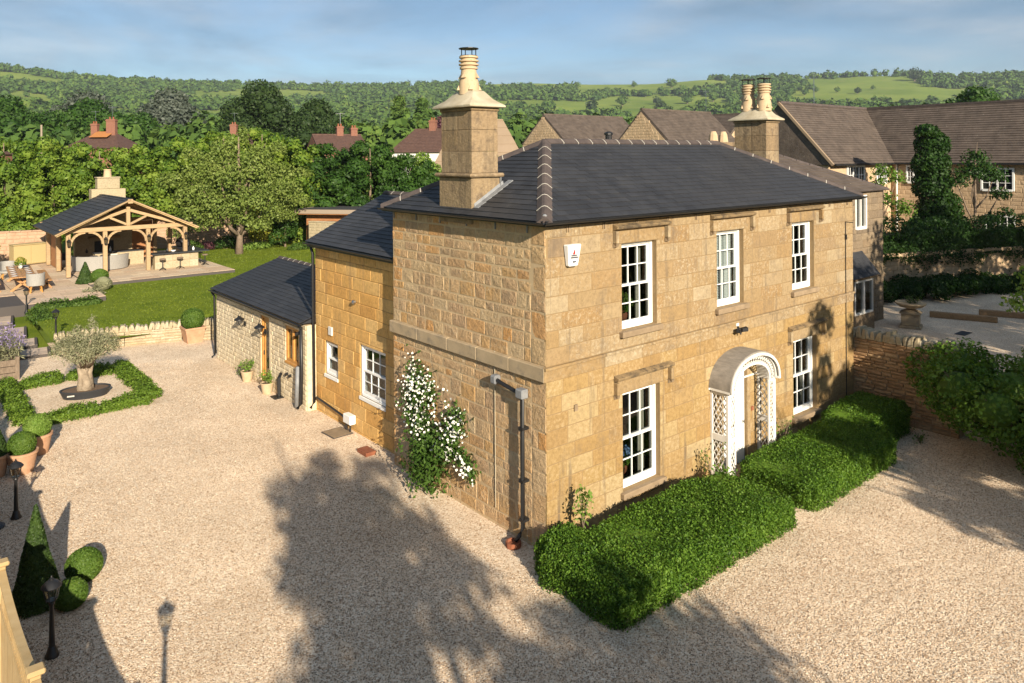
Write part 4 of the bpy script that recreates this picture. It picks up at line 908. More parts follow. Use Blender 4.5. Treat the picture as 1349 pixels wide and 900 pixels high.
# ---- single-storey extension -------------------------------------------
ext = thing('stone_extension', 'single-storey pale stone extension with slate gable roof and oak door', 'extension', (0, 10.44, 0))
EY0, EY1, EEZ = 0.0, 7.75, 2.50                              # local y along the drive
e_open = [(-3.42, -2.72, 0.0, 2.28), (-1.46, -.50, 1.20, 2.28)]
mb = MB(); wall_backing(mb, -EY1 + .02, -EY0, -.3, EEZ, e_open, FL, .012, .3); ew = mb.build('front_wall', m_mortar, ext, fix=False)
rects = courses(rd, -EY1, -EY0, -.3, EEZ, .135, .165, .20, .46, e_open)
stone_wall(rects, rd, 'stone_block', m_bks, ew, .012, .012, .010, FL, (-1.5, 1.2), 300)
MB().box(.3, 5.0, EY1 - .3, EY1, -.3, EEZ).add([(.02, EY1 - .3, EEZ), (5, EY1 - .3, EEZ), (2.5, EY1 - .3, 3.4), (.02, EY1, EEZ), (5, EY1, EEZ), (2.5, EY1, 3.4)], [(0, 1, 2), (5, 4, 3), (0, 2, 5, 3), (1, 4, 5, 2)]).box(4.7, 5, 0.05, EY1 - .3, -.3, EEZ).build('rear_wall', m_bks, ext)
er = MB().add([(-.16, .0, 2.56), (-.16, EY1 + .12, 2.56), (2.5, EY1 + .12, 3.47), (2.5, .0, 3.47), (5.2, 0, 2.56), (5.2, EY1 + .12, 2.56)], [(0, 3, 2, 1), (2, 3, 4, 5), (0, 1, 5, 4), (1, 2, 5), (0, 4, 3)]).build('roof', m_slroof, ext)
tile_slope((-.17, EY1 + .12, 2.585), (0, -1, 0), (2.67, 0, .91), [(0, -.03), (EY1 + .10, -.03), (EY1 + .10, 2.82), (0, 2.82)], .30, .17, m_slate, er, rd, 250, near=(EY1, .8))
ridge_line((2.5, EY1 + .12, 3.53), (2.5, .02, 3.53), 16, er, m_hip, .12, name='ridge_tile')
gutter((-.21, .02, 2.545), (-.21, EY1 + .15, 2.545), ext)
MB().box(-.15, -.13, .02, EY1 + .1, 2.42, 2.53).box(-.13, 2.5, EY1 + .10, EY1 + .12, 2.44, 2.52).build('fascia', m_black, ext)
MB().tube([(-.2, EY1 - .05, 2.5), (-.1, EY1 - .08, 2.3), (-.08, EY1 - .08, .2), (-.2, EY1 - .1, .08)], .042, 8).build('downpipe', m_black, ext, smooth=True)
MB().tube([(-.1, .12, 2.45), (-.08, .14, 1.1), (-.10, .14, .2), (-.2, .16, .08)], .05, 8).build('downpipe', m_black, ext, smooth=True)
MB().tube([(-.12, .42, .05), (-.10, .34, 1.25)], .07, 8).build('grey_duct', m_flash, ext, smooth=True)
d_ = e_open[0]; w, h = d_[1] - d_[0], d_[3]
dfr = MB().box(0, .07, .02, .16, 0, h).box(w - .07, w, .02, .16, 0, h).box(.07, w - .07, .02, .16, h - .07, h).box(.07, .17, .06, .11, .04, h - .07).box(w - .17, w - .07, .06, .11, .04, h - .07).box(.17, w - .17, .06, .11, .04, .22).box(.17, w - .17, .06, .11, h - .2, h - .07).build('oak_door', m_oak2, ext, bevel=.004); dfr.matrix_local = FL @ Matrix.Translation((d_[0], 0, 0))
MB().box(.17, w - .17, .08, .09, .22, h - .2).build('pane', m_glass, dfr); MB().box(.12, .14, .03, .06, 1.0, 1.14).build('door_handle', m_black, dfr)
for s_ in (d_[0] - .14, d_[1] + .005): MB().box(s_, s_ + .135, -.02, .1, 0, 2.3).xf(FL).build('door_jamb', m_bks, ext)
d_ = e_open[1]; w, h = d_[1] - d_[0], d_[3] - d_[2]
wfr = MB().box(0, .09, .02, .13, 0, h).box(w - .09, w, .02, .13, 0, h).box(.09, w - .09, .02, .13, h - .09, h).box(.09, w - .09, .02, .13, 0, .09).box(w / 2 - .06, w / 2 + .06, .018, .13, .09, h - .09).box(-.03, w + .03, -.03, .10, -.07, -.002).build('oak_window', m_oak2, ext, bevel=.004); wfr.matrix_local = FL @ Matrix.Translation((d_[0], 0, d_[2]))
for a, b in ((.09, w / 2 - .06), (w / 2 + .06, w - .09)): MB().box(a, b, .07, .08, .09, h - .09).build('pane', m_glass, wfr)
def barn_light(y, z, label):
    t = thing('wall_light', label, 'wall light', (0, y, z))
    MB().lathe([(.09, 0), (.09, .03), (.03, .04)], 10).xf(Matrix.Rotation(-math.pi / 2, 4, 'Y')).build('back_plate', m_black, t, loc=(-.012, 0, -.22))
    MB().tube([(-.03, 0, -.22), (-.16, 0, -.30), (-.25, 0, -.15), (-.26, 0, .06), (-.20, 0, .17), (-.13, 0, .14), (-.20, 0, .04)], .014, 6).build('gooseneck', m_black, t, smooth=True)
    MB().lathe([(.03, .10), (.06, .06), (.16, .0), (.165, -.04), (.15, -.04), (.04, .03)], 14, (-.22, 0, -.03)).build('lamp_shade', m_black, t, smooth='auto')
barn_light(15.25, 1.98, 'black gooseneck wall light left of the oak door')
barn_light(13.45, 2.02, 'black gooseneck wall light just right of the oak door')
MB().tube([(-.0, .35, 2.25), (-.18, .35, 2.2)], .05, 8).build('floodlight', m_black, ext)
for yy in (2.2, 1.95): MB().tube([(.02, yy - .9, .82), (-.10, yy - .9, .80)], .045, 8).build('waste_pipe', m_black, ext)
MB().tube([(-.02, 1.75, .75), (-.10, 1.75, .6), (-.10, 1.75, .05)], .06, 8).box(-.3, 0, 1.6, 1.95, -.05, .04).build('drain_pipe', m_black, ext)
# ------------------------------------------------------------------ things on and beside the house
al = thing('alarm_box', 'white tapered burglar alarm box high on the front wall near the corner', 'alarm box', (.62, 0, 5.32))
MB().add([(-.18, -.01, .42), (.18, -.01, .42), (-.18, -.16, .42), (.18, -.16, .42), (-.12, -.01, 0), (.12, -.01, 0), (-.12, -.12, 0), (.12, -.12, 0)], [(0, 2, 3, 1), (4, 5, 7, 6), (0, 4, 6, 2), (1, 3, 7, 5), (2, 6, 7, 3), (0, 1, 5, 4)]).build('casing', m_white, al, bevel=.02)
lg = MB()
for i, (x0, z0, w) in enumerate(((-.09, .205, .15), (-.10, .165, .19), (-.045, .085, .10))):
    for k in range(7 if i < 2 else 5): lg.box(x0 + k * w / 7, x0 + k * w / 7 + w / 11, -.165, -.11, z0, z0 + .022)
lg.build('lettering', m_greyp, al)
MB().add([(-.05, -.165, .24), (.0, -.165, .24), (-.01, -.165, .33), (-.05, -.1, .24), (0, -.1, .24), (-.01, -.1, .33)], [(0, 1, 2), (0, 3, 4, 1), (1, 4, 5, 2), (2, 5, 3, 0)]).build('red_mark', m_redp, al)
fl = thing('security_light', 'small black twin security light above the trellis porch', 'security light', (6.12, 0, 3.30))
MB().box(-.05, .05, -.04, 0, .05, .17).build('mount', m_white, fl)
for s in (-1, 1): MB().add([(s * .03, -.05, .0), (s * .20, -.13, .03), (s * .20, -.13, -.06), (s * .03, -.05, -.08), (s * .03, -.15, .0), (s * .16, -.22, .02), (s * .16, -.22, -.07), (s * .03, -.15, -.08)], [(0, 1, 2, 3), (7, 6, 5, 4), (0, 4, 5, 1), (1, 5, 6, 2), (2, 6, 7, 3), (3, 7, 4, 0)]).build('lamp_head', m_black, fl)
MB().tube([(0, -.02, .05), (0, -.1, -.02), (0, -.12, -.14)], .02, 6).build('sensor', m_black, fl)
def vase(loc, label, petals, cat='vase', n=60, s=.17, pot=m_rust):
    t = thing('flower_vase', label, cat, loc)
    MB().lathe([(.05, 0), (.09, .08), (.10, .16), (.06, .25), (.07, .28)], 12).build('vase', pot, t, smooth=True)
    rng = np.random.default_rng(3)
    P, d = clump_pts(rng, [(0, 0, .45, s, s, s), (.16, 0, .38, s * .7, s * .7, s * .7), (-.14, .02, .36, s * .7, s * .7, s * .7)], n * 6)
    place('petals', leaf_mesh('petals', P, d, .05, petals, rng, aspect=.9), t)
    P, d = clump_pts(rng, [(0, 0, .30, s * 1.3, s, s * .8)], n * 3); place('leaves', leaf_mesh('leaves', P, d, .08, lf_box, rng), t)
    return t
vase((2.66, .52, .62), 'vase of blue flowers inside the ground floor window nearest the corner', m_flowB)
vase((2.68, .50, 3.88), 'green pot plant inside the upper window nearest the corner', lf_lime, 'pot plant')
# climbing rose
rose = thing('climbing_rose', 'white flowering climbing rose trained on the side wall', 'climbing rose', (-.12, 3.75, 0))
rng = np.random.default_rng(11)
br = [[(0, 0, 0), (-.05, .1, .7), (.05, .45, 1.5), (.05, .6, 2.0), (.06, .68, 2.5)], [(0, 0, .2), (-.05, -.3, .9), (.02, -.7, 1.25), (.04, -1.05, 1.9)], [(0, -.3, 1.0), (0, -.9, 1.15), (.0, -1.4, 1.0), (-.05, -1.65, .75)], [(0, .3, 1.2), (.03, .25, 1.9), (.04, .05, 2.35)], [(0, .2, 1.1), (.0, .75, 1.5), (.04, .95, 1.75)]]
mb = MB()
for b in br: mb.tube(b, [.03, .024, .018, .012, .008][:len(b)], 5)
mb.build('stem', m_bark, rose)
def along(b, n, sp, rng, sx=.5):
    b = np.array(b); k = rng.uniform(0, len(b) - 1.001, n); i = k.astype(int); f = (k - i)[:, None]
    return b[i] * (1 - f) + b[i + 1] * f + rng.normal(0, 1, (n, 3)) * [sp * sx, sp, sp]
P = np.concatenate([along(br[0][1:], 900, .19, rng), along(br[1][1:], 700, .17, rng), along(br[2], 400, .11, rng), along(br[3], 350, .17, rng), along(br[4], 300, .15, rng)] + [rng.normal(0, 1, (1500, 3)) * [.17, .27, .32] + [-.12, .05, .62]])
P[:, 0] = np.minimum(P[:, 0], .09); P = P[P[:, 2] > .02]
tag(place('leaves', leaf_mesh('leaves', P, np.tile([-1., -.3, .5], (len(P), 1)), .095, lf_rose, rng), rose), kind='stuff')
P = np.concatenate([along(br[0][2:], 230, .21, rng), along(br[1][2:], 120, .18, rng), along(br[2], 80, .11, rng), along(br[3], 150, .21, rng), along(br[4], 50, .15, rng)])
P[:, 0] = np.minimum(P[:, 0] - .07, .06)
tag(place('blossom', leaf_mesh('blossom', P, np.tile([-1., -.5, .4], (len(P), 1)), .055, m_flowW, rng, aspect=.95, wild=.4), rose), kind='stuff')
MB().box(-.14, .14, -.22, .22, 0, .09).build('clay_drain', m_rust, None, loc=(-.20, 6.5, 0))
tag(bpy.data.objects['clay_drain'], 'low red clay drain surround at the foot of the orange wall', 'drain')
mh = thing('manhole_cover', 'brown inset manhole cover in the gravel beside the orange wall', 'manhole cover', (-.12, 8.25, 0), .05)
MB().box(-.30, .30, -.34, .34, -.02, .015).build('frame', m_edge, mh); MB().box(-.27, .27, -.31, .31, .015, .022).build('lid', m_sill, mh)

# ------------------------------------------------------------------ box hedges along the front
HG = 'box hedges in front of the house'
hedge('box_hedge', 'longest clipped box hedge, running from the house corner to the porch', -.72, 4.55, -2.42, -.55, 0, .60, 74000, lf_box, .047, 21, group=HG, round_=.2, jit=.035)
hedge('box_hedge', 'short return of the box hedge against the house corner', -.58, .35, -1.0, -.22, 0, .58, 9000, lf_box, .047, 22, group=HG, round_=.2, jit=.035)
hedge('box_hedge', 'middle box hedge to the right of the porch path', 5.25, 7.45, -2.38, -.6, 0, .64, 30000, lf_box, .047, 23, group=HG, round_=.25, jit=.035)
hedge('box_hedge', 'right-hand box hedge under the shaded window', 7.4, 9.3, -2.35, -.6, 0, .66, 24000, lf_box, .047, 24, group=HG, round_=.25, jit=.035)
hedge('box_hedge', 'dark box hedge in the corner by the garden wall', 9.35, 11.5, -1.75, -.35, 0, .80, 17000, lf_box, .05, 25, group=HG, round_=.25, jit=.035)
def sprig(loc, label, h, n, leaf, size, seed, spread=.25, cat='plant', name='young_shrub'):
    t = thing(name, label, cat, loc); rng = np.random.default_rng(seed); rd2 = random.Random(seed); mb = MB(); P = []
    for k in range(6):
        a = rd2.uniform(0, 6.28); q = (math.cos(a) * spread * rd2.uniform(.4, 1), math.sin(a) * spread * rd2.uniform(.4, 1), h * rd2.uniform(.6, 1))
        mb.tube([(0, 0, 0), (q[0] * .4, q[1] * .4, q[2] * .6), q], [.012, .009, .004], 4)
        for i in range(n // 6): f = rd2.uniform(.25, 1.05); P.append([q[0] * f + rd2.gauss(0, .05), q[1] * f + rd2.gauss(0, .05), q[2] * f + rd2.gauss(0, .05)])
    mb.build('stem', m_bark, t); P = np.array(P); place('leaves', leaf_mesh('leaves', P, np.tile([0, -.5, 1.], (len(P), 1)), size, leaf, rng), t); return t
sprig((.45, -.5, .55), 'light green young shrub poking up behind the corner hedge', .75, 130, lf_lime, .09, 3, .2)
sprig((4.65, -.35, 0), 'thin climbing shrub at the left foot of the porch', 1.0, 110, lf_bush, .07, 4, .28)
sprig((4.5, -.75, 0), 'dark shrub between the long hedge and the porch', .7, 200, lf_bush, .08, 5, .3)
sprig((7.6, -.3, 0), 'small plant against the wall under the shaded window', .9, 120, lf_bush, .07, 6, .25)

# ------------------------------------------------------------------ drive furniture on the left
def lamp_post(label, loc, s=1.0, rz=0.0):
    t = thing('lamp_post', label, 'lamp post', loc, rz, 'black garden lamp posts')
    MB().lathe([(.10, 0), (.10, .03), (.085, .05), (.06, .14), (.045, .16)], 12).build('base', m_black, t, smooth='auto')
    MB().lathe([(.044, .16), (.036, .5), (.030, .78), (.045, .80), (.045, .82), (.03, .84)], 12).build('column', m_black, t, smooth='auto')
    ln = MB().lathe([(.03, .84), (.075, .855), (.08, .87), (.04, .872)], 6)
    for k in range(6): a = k * math.pi / 3; ln.bar((.076 * math.cos(a), .076 * math.sin(a), .865), (.115 * math.cos(a), .115 * math.sin(a), 1.07), .012)
    ln = ln.build('lantern', m_black, t)
    MB().lathe([(.070, .872), (.108, 1.068)], 6).build('lantern_glass', m_lglass, ln)
    MB().lathe([(.14, 1.065), (.145, 1.08), (.10, 1.13), (.045, 1.165), (.03, 1.17), (.03, 1.19), (.012, 1.2), (.016, 1.215), (.004, 1.235)], 12).build('cap', m_black, ln, smooth='auto')
    if s != 1: t.scale = (s, s, s)
    return t
gp = thing('gate_pier', 'square stone gate pier at the drive entrance', 'gate pier', (-7.85, -3.9, 0))
for k in range(5): MB().box(-.24, .24, -.24, .24, k * .33 + .003, k * .33 + .327).build('stone', m_dry, gp, bevel=.02)
MB().box(-.3, .3, -.3, .3, 1.652, 1.74).build('cap', m_dry, gp, bevel=.02)
lp = lamp_post('black lamp post nearest the wooden fence, beside the ground topiary', (-7.57, 2.68, 0), .98)
dup(lp, (-7.85, -3.9, 1.74), .2, 'black lamp on top of the stone gate pier', 1.0)
dup(lp, (-7.40, 8.19, 0), .3, 'black lamp post in front of the potted box balls', 1.0)
dup(lp, (-4.58, 29.69, .5), .1, 'black lamp post at the lawn edge below the dining table', .95)
dup(lp, (-4.40, 23.3, .44), .2, 'black lamp post behind the pale retaining wall near the olive tree', 1.0)
def ball(label, loc, r, leaf=lf_ball, n=6000, seed=1, name='box_ball', squash=.95, size=.035, group=None):
    t = thing(name, label, 'topiary', loc, 0, group); rng = np.random.default_rng(seed)
    P, d = clump_pts(rng, [(0, 0, r * .85, r, r, r * squash)], n, shell=(.95, 1.03), low=-.93)
    tag(place('leaves', leaf_mesh('leaves', P, d, size, leaf, rng, wild=.6), t), kind='stuff')
    MB().lathe([(r * .45, r * .02), (r * .8, r * .35), (r * .93, r * .85), (r * .78, r * 1.35), (r * .4, r * 1.68), (r * .05, r * 1.76)], 14).build('twig_body', leaf, t, smooth=True); return t
def cone(label, loc, r, h, n=9000, seed=1, size=.04):
    t = thing('cone_topiary', label, 'topiary', loc); rng = np.random.default_rng(seed)
    u = 1 - np.sqrt(rng.uniform(0, 1, n)); a = rng.uniform(0, 2 * math.pi, n); rr = r * (1 - u) * (1 + .05 * np.sin(a * 5 + u * 9)) * rng.uniform(.93, 1.05, n) + .01
    P = np.stack([rr * np.cos(a), rr * np.sin(a), .03 + u * h], 1); d = np.stack([np.cos(a), np.sin(a), np.full(n, r / h)], 1)
    tag(place('leaves', leaf_mesh('leaves', P, d, size, lf_cone, rng, wild=.6), t), kind='stuff')
    MB().lathe([(r * .88, .02), (r * .45, h * .5), (.01, h * .96)], 14).build('twig_body', lf_cone, t, smooth=True); return t
cone('tall dark cone topiary standing in the gravel beside the nearest lamp post', (-7.55, 4.35, 0), .36, 1.66, 13000, 2)
ball('smaller box ball on the gravel, in front of the pair beside the ground cone', (-7.12, 3.93, 0), .25, seed=3, n=7000)
ball('larger box ball on the gravel, behind its twin beside the ground cone', (-6.78, 4.72, 0), .29, seed=4, n=8000)
def pot(label, loc, r, h, mat=m_terra, cat='plant pot', name='terracotta_pot', sq=False):
    t = thing(name, label, cat, loc)
    n, rot = (4, math.pi / 4) if sq else (20, 0)
    MB().lathe([(r * .72, 0), (r * .97, h * .88), (r * 1.04, h * .885), (r * 1.04, h), (r * .9, h), (r * .88, h * .9)], n, rot=rot).build('pot', mat, t, smooth='auto' if not sq else False)
    MB().lathe([(r * .5, h * .90), (r * .88, h * .905)], n, rot=rot).build('soil', m_soil, t); return t
pot('terracotta pot holding the front box ball by the second lamp post', (-6.98, 10.85, 0), .33, .50)
ball('box ball in the front terracotta pot by the second lamp post', (-6.98, 10.85, .42), .29, seed=6)
pot('terracotta pot half hidden behind the front pot, under a yellowish box ball', (-6.52, 11.95, 0), .33, .50)
ball('yellowish box ball in the rear terracotta pot', (-6.52, 11.95, .42), .31, lf_lime, seed=7, n=6000); 
ball('clipped green ball showing through in the rear terracotta pot', (-6.50, 11.90, .43), .305, lf_ball, seed=8, n=3500) if False else None
pot('terracotta pot at the left edge of the photo holding a dark cone', (-7.55, 11.0, 0), .36, .52)
cone('dark cone topiary in a terracotta pot at the left edge', (-7.55, 11.0, .46), .31, 1.05, 7000, 9)
tag(MB().lathe([(.24, 0), (.25, .03), (.2, .05)], 14).build('stone_dish', m_tub, None, loc=(-7.85, 8.0, 0)), 'dark round dish on the gravel at the left edge', 'dish')
# fence at the lower left
fence = thing('trellis_fence', 'pale pine trellis fence with capped posts at the lower left edge', 'fence', (-8.30, 0, 0), R(.5))
for k in range(-3, 5):
    y = k * 2.72 - 1.25
    p = MB().box(-.05, .05, y - .05, y + .05, 0, 2.12).build('post', m_pine, fence, bevel=.008)
    MB().box(-.08, .09, y - .08, y + .08, 2.122, 2.18).build('post_cap', m_pine, p, bevel=.015)
for k in range(-3, 4):
    y0, y1 = k * 2.72 - 1.19, (k + 1) * 2.72 - 1.31
    n = 10; rl = MB()
    for i in range(n):
        a, b = i / n, (i + 1) / n; za, zb = 2.06 - .40 * a * (1 - a), 2.06 - .40 * b * (1 - b)
        rl.bar((0, y0 + (y1 - y0) * a, za), (0, y0 + (y1 - y0) * b, zb), .085, .05)
    rl.build('top_rail', m_pine, fence)
    MB().box(-.025, .025, y0, y1, 1.60, 1.65).build('mid_rail', m_pine, fence); MB().box(-.025, .025, y0, y1, .06, .12).build('bottom_rail', m_pine, fence)
    m_ = 34
    for i in range(m_):
        for sg in (1, -1):
            yy = y0 + (i + .5) * (y1 - y0) / m_; y2 = yy + sg * .22; u = (yy - y0) / (y1 - y0); zt = 2.04 - .40 * u * (1 - u)
            if y0 <= y2 <= y1: MB().bar((sg * .008, yy, 1.65), (sg * .008, y2, zt), .022, .012, up=(1, 0, 0)).build('lattice_slat', m_pine, fence, fix=False)
    for i in range(18):
        a = y0 + (y1 - y0) * i / 18; MB().box(-.012, .012, a + .003, a + (y1 - y0) / 18 - .003, .12, 1.60).build('board', m_pine, fence, fix=False)
# olive tree and its bed
tub = thing('oval_tub', 'low oval charcoal tub holding the olive tree', 'plant tub', (-4.65, 16.35, 0), -.25); tub.scale = (.74, .74, .9)
MB().lathe([(.74, 0), (.84, .22), (.86, .24), (.86, .27), (.80, .27), (.78, .2)], 28, sx=1.12, sy=.72).build('tub', m_tub, tub, smooth='auto'); MB().lathe([(.3, .225), (.79, .23)], 28, sx=1.12, sy=.72).build('soil', m_soil, tub)
MB().box(-.62, -.36, -.60, -.55, .15, .19).build('sticker', m_whitem, tub)
rdo = random.Random(5)
ol = thing('olive_tree', 'old olive tree with gnarled trunk and grey-green crown in the clipped bed', 'olive tree', (-4.65, 16.35, .2)); ol.scale = (.86, .86, .98)
mb = MB(); mb.tube([(0, 0, 0), (.03, 0, .25), (-.05, .03, .55), (.02, 0, .85)], [.25, .16, .15, .19], 12); mb.tube([(.16, .05, 0), (.13, .02, .5), (.22, .05, .9)], [.16, .10, .09], 8); mb.tube([(-.17, -.05, 0), (-.14, .0, .45), (-.22, 0, .9)], [.14, .09, .09], 8)
for k in range(13):
    a = k * 2.4; q = (math.cos(a) * rdo.uniform(.45, 1.2), math.sin(a) * rdo.uniform(.45, 1.2), rdo.uniform(1.15, 1.75)); mb.tube([(.12 * math.cos(a), .12 * math.sin(a), .75), (q[0] * .5, q[1] * .5, (q[2] + .75) / 2 + .05), q], [.08, .05, .015], 6)
mb.build('trunk', m_trunk, ol, smooth=True)
rng = np.random.default_rng(8); cl = [(0, 0, 1.45, .62, .62, .5)] + [(math.cos(k * 2.4) * .68, math.sin(k * 2.4) * .68, 1.3 + .12 * math.sin(k * 1.7), .48, .48, .36) for k in range(9)] + [(.3, .25, 2.0, .16, .16, .3), (-.25, 0, 1.85, .2, .2, .25)]
P, d = clump_pts(rng, cl, 9500, shell=(.45, 1.18), reject=.5, low=-.55)
tag(place('crown', leaf_mesh('crown', P, d * [1, 1, .6] + [0, 0, .5], .085, lf_olive, rng, aspect=.28, wild=.6), ol), kind='stuff')
bed = [('front run of the low hedge round the olive bed', -6.2, -4.7, 14.05, 14.45), ('front right run of the low hedge round the olive bed', -4.62, -3.3, 14.15, 14.58), ('right side of the low hedge round the olive bed', -3.35, -2.9, 14.6, 17.2),
       ('far right corner of the low hedge round the olive bed', -3.35, -2.92, 17.25, 18.85), ('far run of the low hedge behind the olive trunk', -4.75, -3.45, 18.4, 18.85), ('far left run of the low hedge round the olive bed', -6.1, -4.95, 18.35, 18.8), ('left side of the low hedge round the olive bed', -6.7, -6.25, 14.5, 18.85)]
for i, (lb, a, b, c, d_) in enumerate(bed): hedge('low_hedge', lb, a, b, c, d_, 0, .27, int((b - a) * (d_ - c) * 2400 + 900), lf_bed, .07, 40 + i, group='low hedges round the olive bed', jit=.045, round_=.12)
# pots by the oak door
for i, (y, lb) in enumerate(((14.55, 'left'), (12.85, 'right'))):
    pot('small pale clay pot to the %s of the oak door' % lb, (-.22, y, 0), .20, .34, m_pot)
    sprig((-.22, y, .30), 'green leafy plant with pale flowers in the pot to the %s of the oak door' % lb, .38, 260, lf_lime, .07, 30 + i, .2)
sprig((-.25, 15.0, 0), 'low flowering plant on the gravel by the left door pot', .4, 120, lf_low, .06, 33, .16)

# ------------------------------------------------------------------ retaining wall, steps, lawn edge
def dry_wall(name, label, path, H, mat, base_z, cope, thick=.34, seed=3, limit=290, course=.11, cat='wall', ends=True):
    t = thing(name, label, cat, (*path[0], base_z)); rd2 = random.Random(seed)
    for p, q in zip(path, path[1:]):
        d = Vector((q[0] - p[0], q[1] - p[1], 0)); ln = d.length; d.normalize(); nrm = Vector((d.y, -d.x, 0))  # left-to-right, facing outwards
        org = Vector((p[0] - path[0][0], p[1] - path[0][1], 0))
        fr = Matrix.Translation(org) @ Matrix((d, -nrm, Vector((0, 0, 1)))).transposed().to_4x4()
        MB().box(.02, ln - .02, .02, thick, -.2, H).xf(fr).build('wall_core', m_mortar, t)
        rc = courses(rd2, 0, ln, -.1, H, course * .75, course * 1.25, .16, .5)
        stone_wall(rc, rd2, 'stone', mat, t, .016, .02, .03, fr, (ln / 2, H / 2), limit)
        x = 0
        while x < ln:                                            # upright cope stones
            w = rd2.uniform(.07, .14) * (cope / .22); h = cope * rd2.uniform(.75, 1.25); tl = rd2.uniform(-.25, .25)
            vs = []
            for zz_ in (0, h * .6, h):
                k = 1 if zz_ < h else .7
                for a, b in ((-w / 2, -.03), (w / 2, -.03), (w / 2, thick + .03), (-w / 2, thick + .03)):
                    vs.append((x + a * k + tl * zz_ + rd2.uniform(-.012, .012), (b - thick / 2) * (k ** .5) + thick / 2 + rd2.uniform(-.02, .02), H + zz_ + rd2.uniform(-.012, .012)))
            f = [(3, 2, 1, 0), (8, 9, 10, 11)] + [(i * 4 + j, i * 4 + (j + 1) % 4, i * 4 + 4 + (j + 1) % 4, i * 4 + 4 + j) for i in range(2) for j in range(4)]
            MB().add(vs, f).xf(fr).build('cope_stone', m_dry, t, bevel=.012); x += w * 1.02
    return t
dry_wall('retaining_wall', 'low pale dry stone wall with upright copes between drive and lawn', [(-4.5, 22.75), (-2.2, 22.35), (-.2, 21.75)], .56, m_dry, 0, .22, seed=4, limit=145)
dry_wall('retaining_wall', 'short end of the pale dry stone wall between big pot and extension', [(.42, 21.35), (1.5, 20.9)], .58, m_dry, 0, .24, seed=5)
pot('square pale clay planter set in the gap of the retaining wall', (.10, 21.35, 0), .55, .62, m_terra, 'planter', 'clay_planter', True)
ball('big box ball in the square clay planter by the extension', (.10, 21.35, .55), .44, seed=12, n=6000, size=.05)
for i, (x, y, z, w, d_) in enumerate(((-5.3, 23.3, .10, 1.3, 1.3), (-5.55, 24.8, .20, 1.35, 1.45), (-5.8, 26.7, .30, 1.6, 2.0), (-6.2, 29.1, .42, 2.0, 2.4), (-7.2, 31.8, .55, 2.6, 2.6))):
    st = thing('garden_step', ('lowest shallow stone step by the end of the retaining wall', 'second shallow stone step up from the gravel', 'middle shallow stone step of the garden path', 'fourth long stone step of the garden path', 'top stone landing of the garden path')[i], 'step', (x, y, 0), -.12)
    MB().box(-w / 2, w / 2, -d_ / 2 + .05, d_ / 2, -.1, z - .03).box(-w / 2, w / 2, -d_ / 2, -d_ / 2 + .05, -.1, z - .0).build('riser', m_edge, st)
    n = max(2, int(d_ / .7))
    for k in range(n):
        for (a, b) in ((-w / 2 + .04, .06), (.07, w / 2 - .04)): MB().box(a, b, -d_ / 2 + .06 + (d_ - .08) * k / n, -d_ / 2 + .05 + (d_ - .08) * (k + 1) / n, z - .03, z + .012 * rd.random()).build('paving_slab', m_gslab, st, bevel=.006)
    MB().box(w / 2 - .03, w / 2 + .05, -d_ / 2 + .05, d_ / 2, 0, z + .02).build('edge_strip', m_edge, st)
pl = thing('raised_planter', 'dark timber raised planter of lavender at the left edge', 'planter', (-6.55, 21.6, 0), -.12)
for z in (.05, .27, .49): 
    MB().box(-.8, .75, -1.75, -1.70, z, z + .2).build('board', m_bark, pl, bevel=.005); MB().box(.70, .75, -1.69, 1.75, z, z + .2).build('board', m_bark, pl, bevel=.005)
for x, y in ((.70, -1.70), (.70, 0), (.70, 1.7)): MB().box(x - .05, x + .07, y - .06, y + .06, 0, .78).build('post', m_bark, pl)
MB().box(-.8, .69, -1.69, 1.75, .0, .62).build('soil', m_soil, pl)
lv = thing('lavender', 'purple lavender clump spilling over the dark planter', 'lavender', (-6.55, 21.6, .62)); rng = np.random.default_rng(15); n = 2600
P = rng.uniform(0, 1, (n, 3)) * [1.5, 3.3, .5] + [-.8, -1.65, 0]; tag(place('leaves', leaf_mesh('leaves', P, np.tile([0, 0, .3], (n, 1)), .16, lf_olive, rng, aspect=.2), lv), kind='stuff')
P = rng.uniform(0, 1, (900, 3)) * [1.6, 3.4, .35] + [-.8, -1.7, .4]; tag(place('flower_spike', leaf_mesh('flower_spike', P, np.tile([1., 0, .3], (900, 1)), .13, m_lav, rng, aspect=.3, wild=.4), lv), kind='stuff')

# ------------------------------------------------------------------ patio, pavilion, dining set
patio = MB().box(-1.3, 6.25, 33.85, 46.5, .3, .885).box(-9, -1.32, 29.9, 46.5, .2, .835).build('patio', m_edge); tag(patio, 'sandstone paved patio round the oak pavilion', kind='structure')
def paving(x0, x1, y0, y1, z, tw, th, rd2):
    y = y0
    while y < y1 - .05:
        h = min(th * rd2.choice((.75, 1, 1.3)), y1 - y); h = y1 - y if y1 - y - h < .25 else h; x = x0 + .0
        while x < x1 - .05:
            w = min(tw * rd2.choice((.7, 1, 1.4)), x1 - x); w = x1 - x if x1 - x - w < .25 else w
            MB().box(x + .008, x + w - .008, y + .008, y + h - .008, z - .03, z + rd2.uniform(0, .008)).build('paving_slab', m_slab, patio, fix=False); x += w
        y += h
rp = random.Random(9)
paving(-1.3, 6.25, 33.85, 46.4, .90, 1.0, .85, rp); paving(-4.6, -1.32, 29.9, 46.4, .85, 1.0, 1.0, rp); paving(-7, -4.62, 33, 43, .85, 1.1, 1.1, rp)
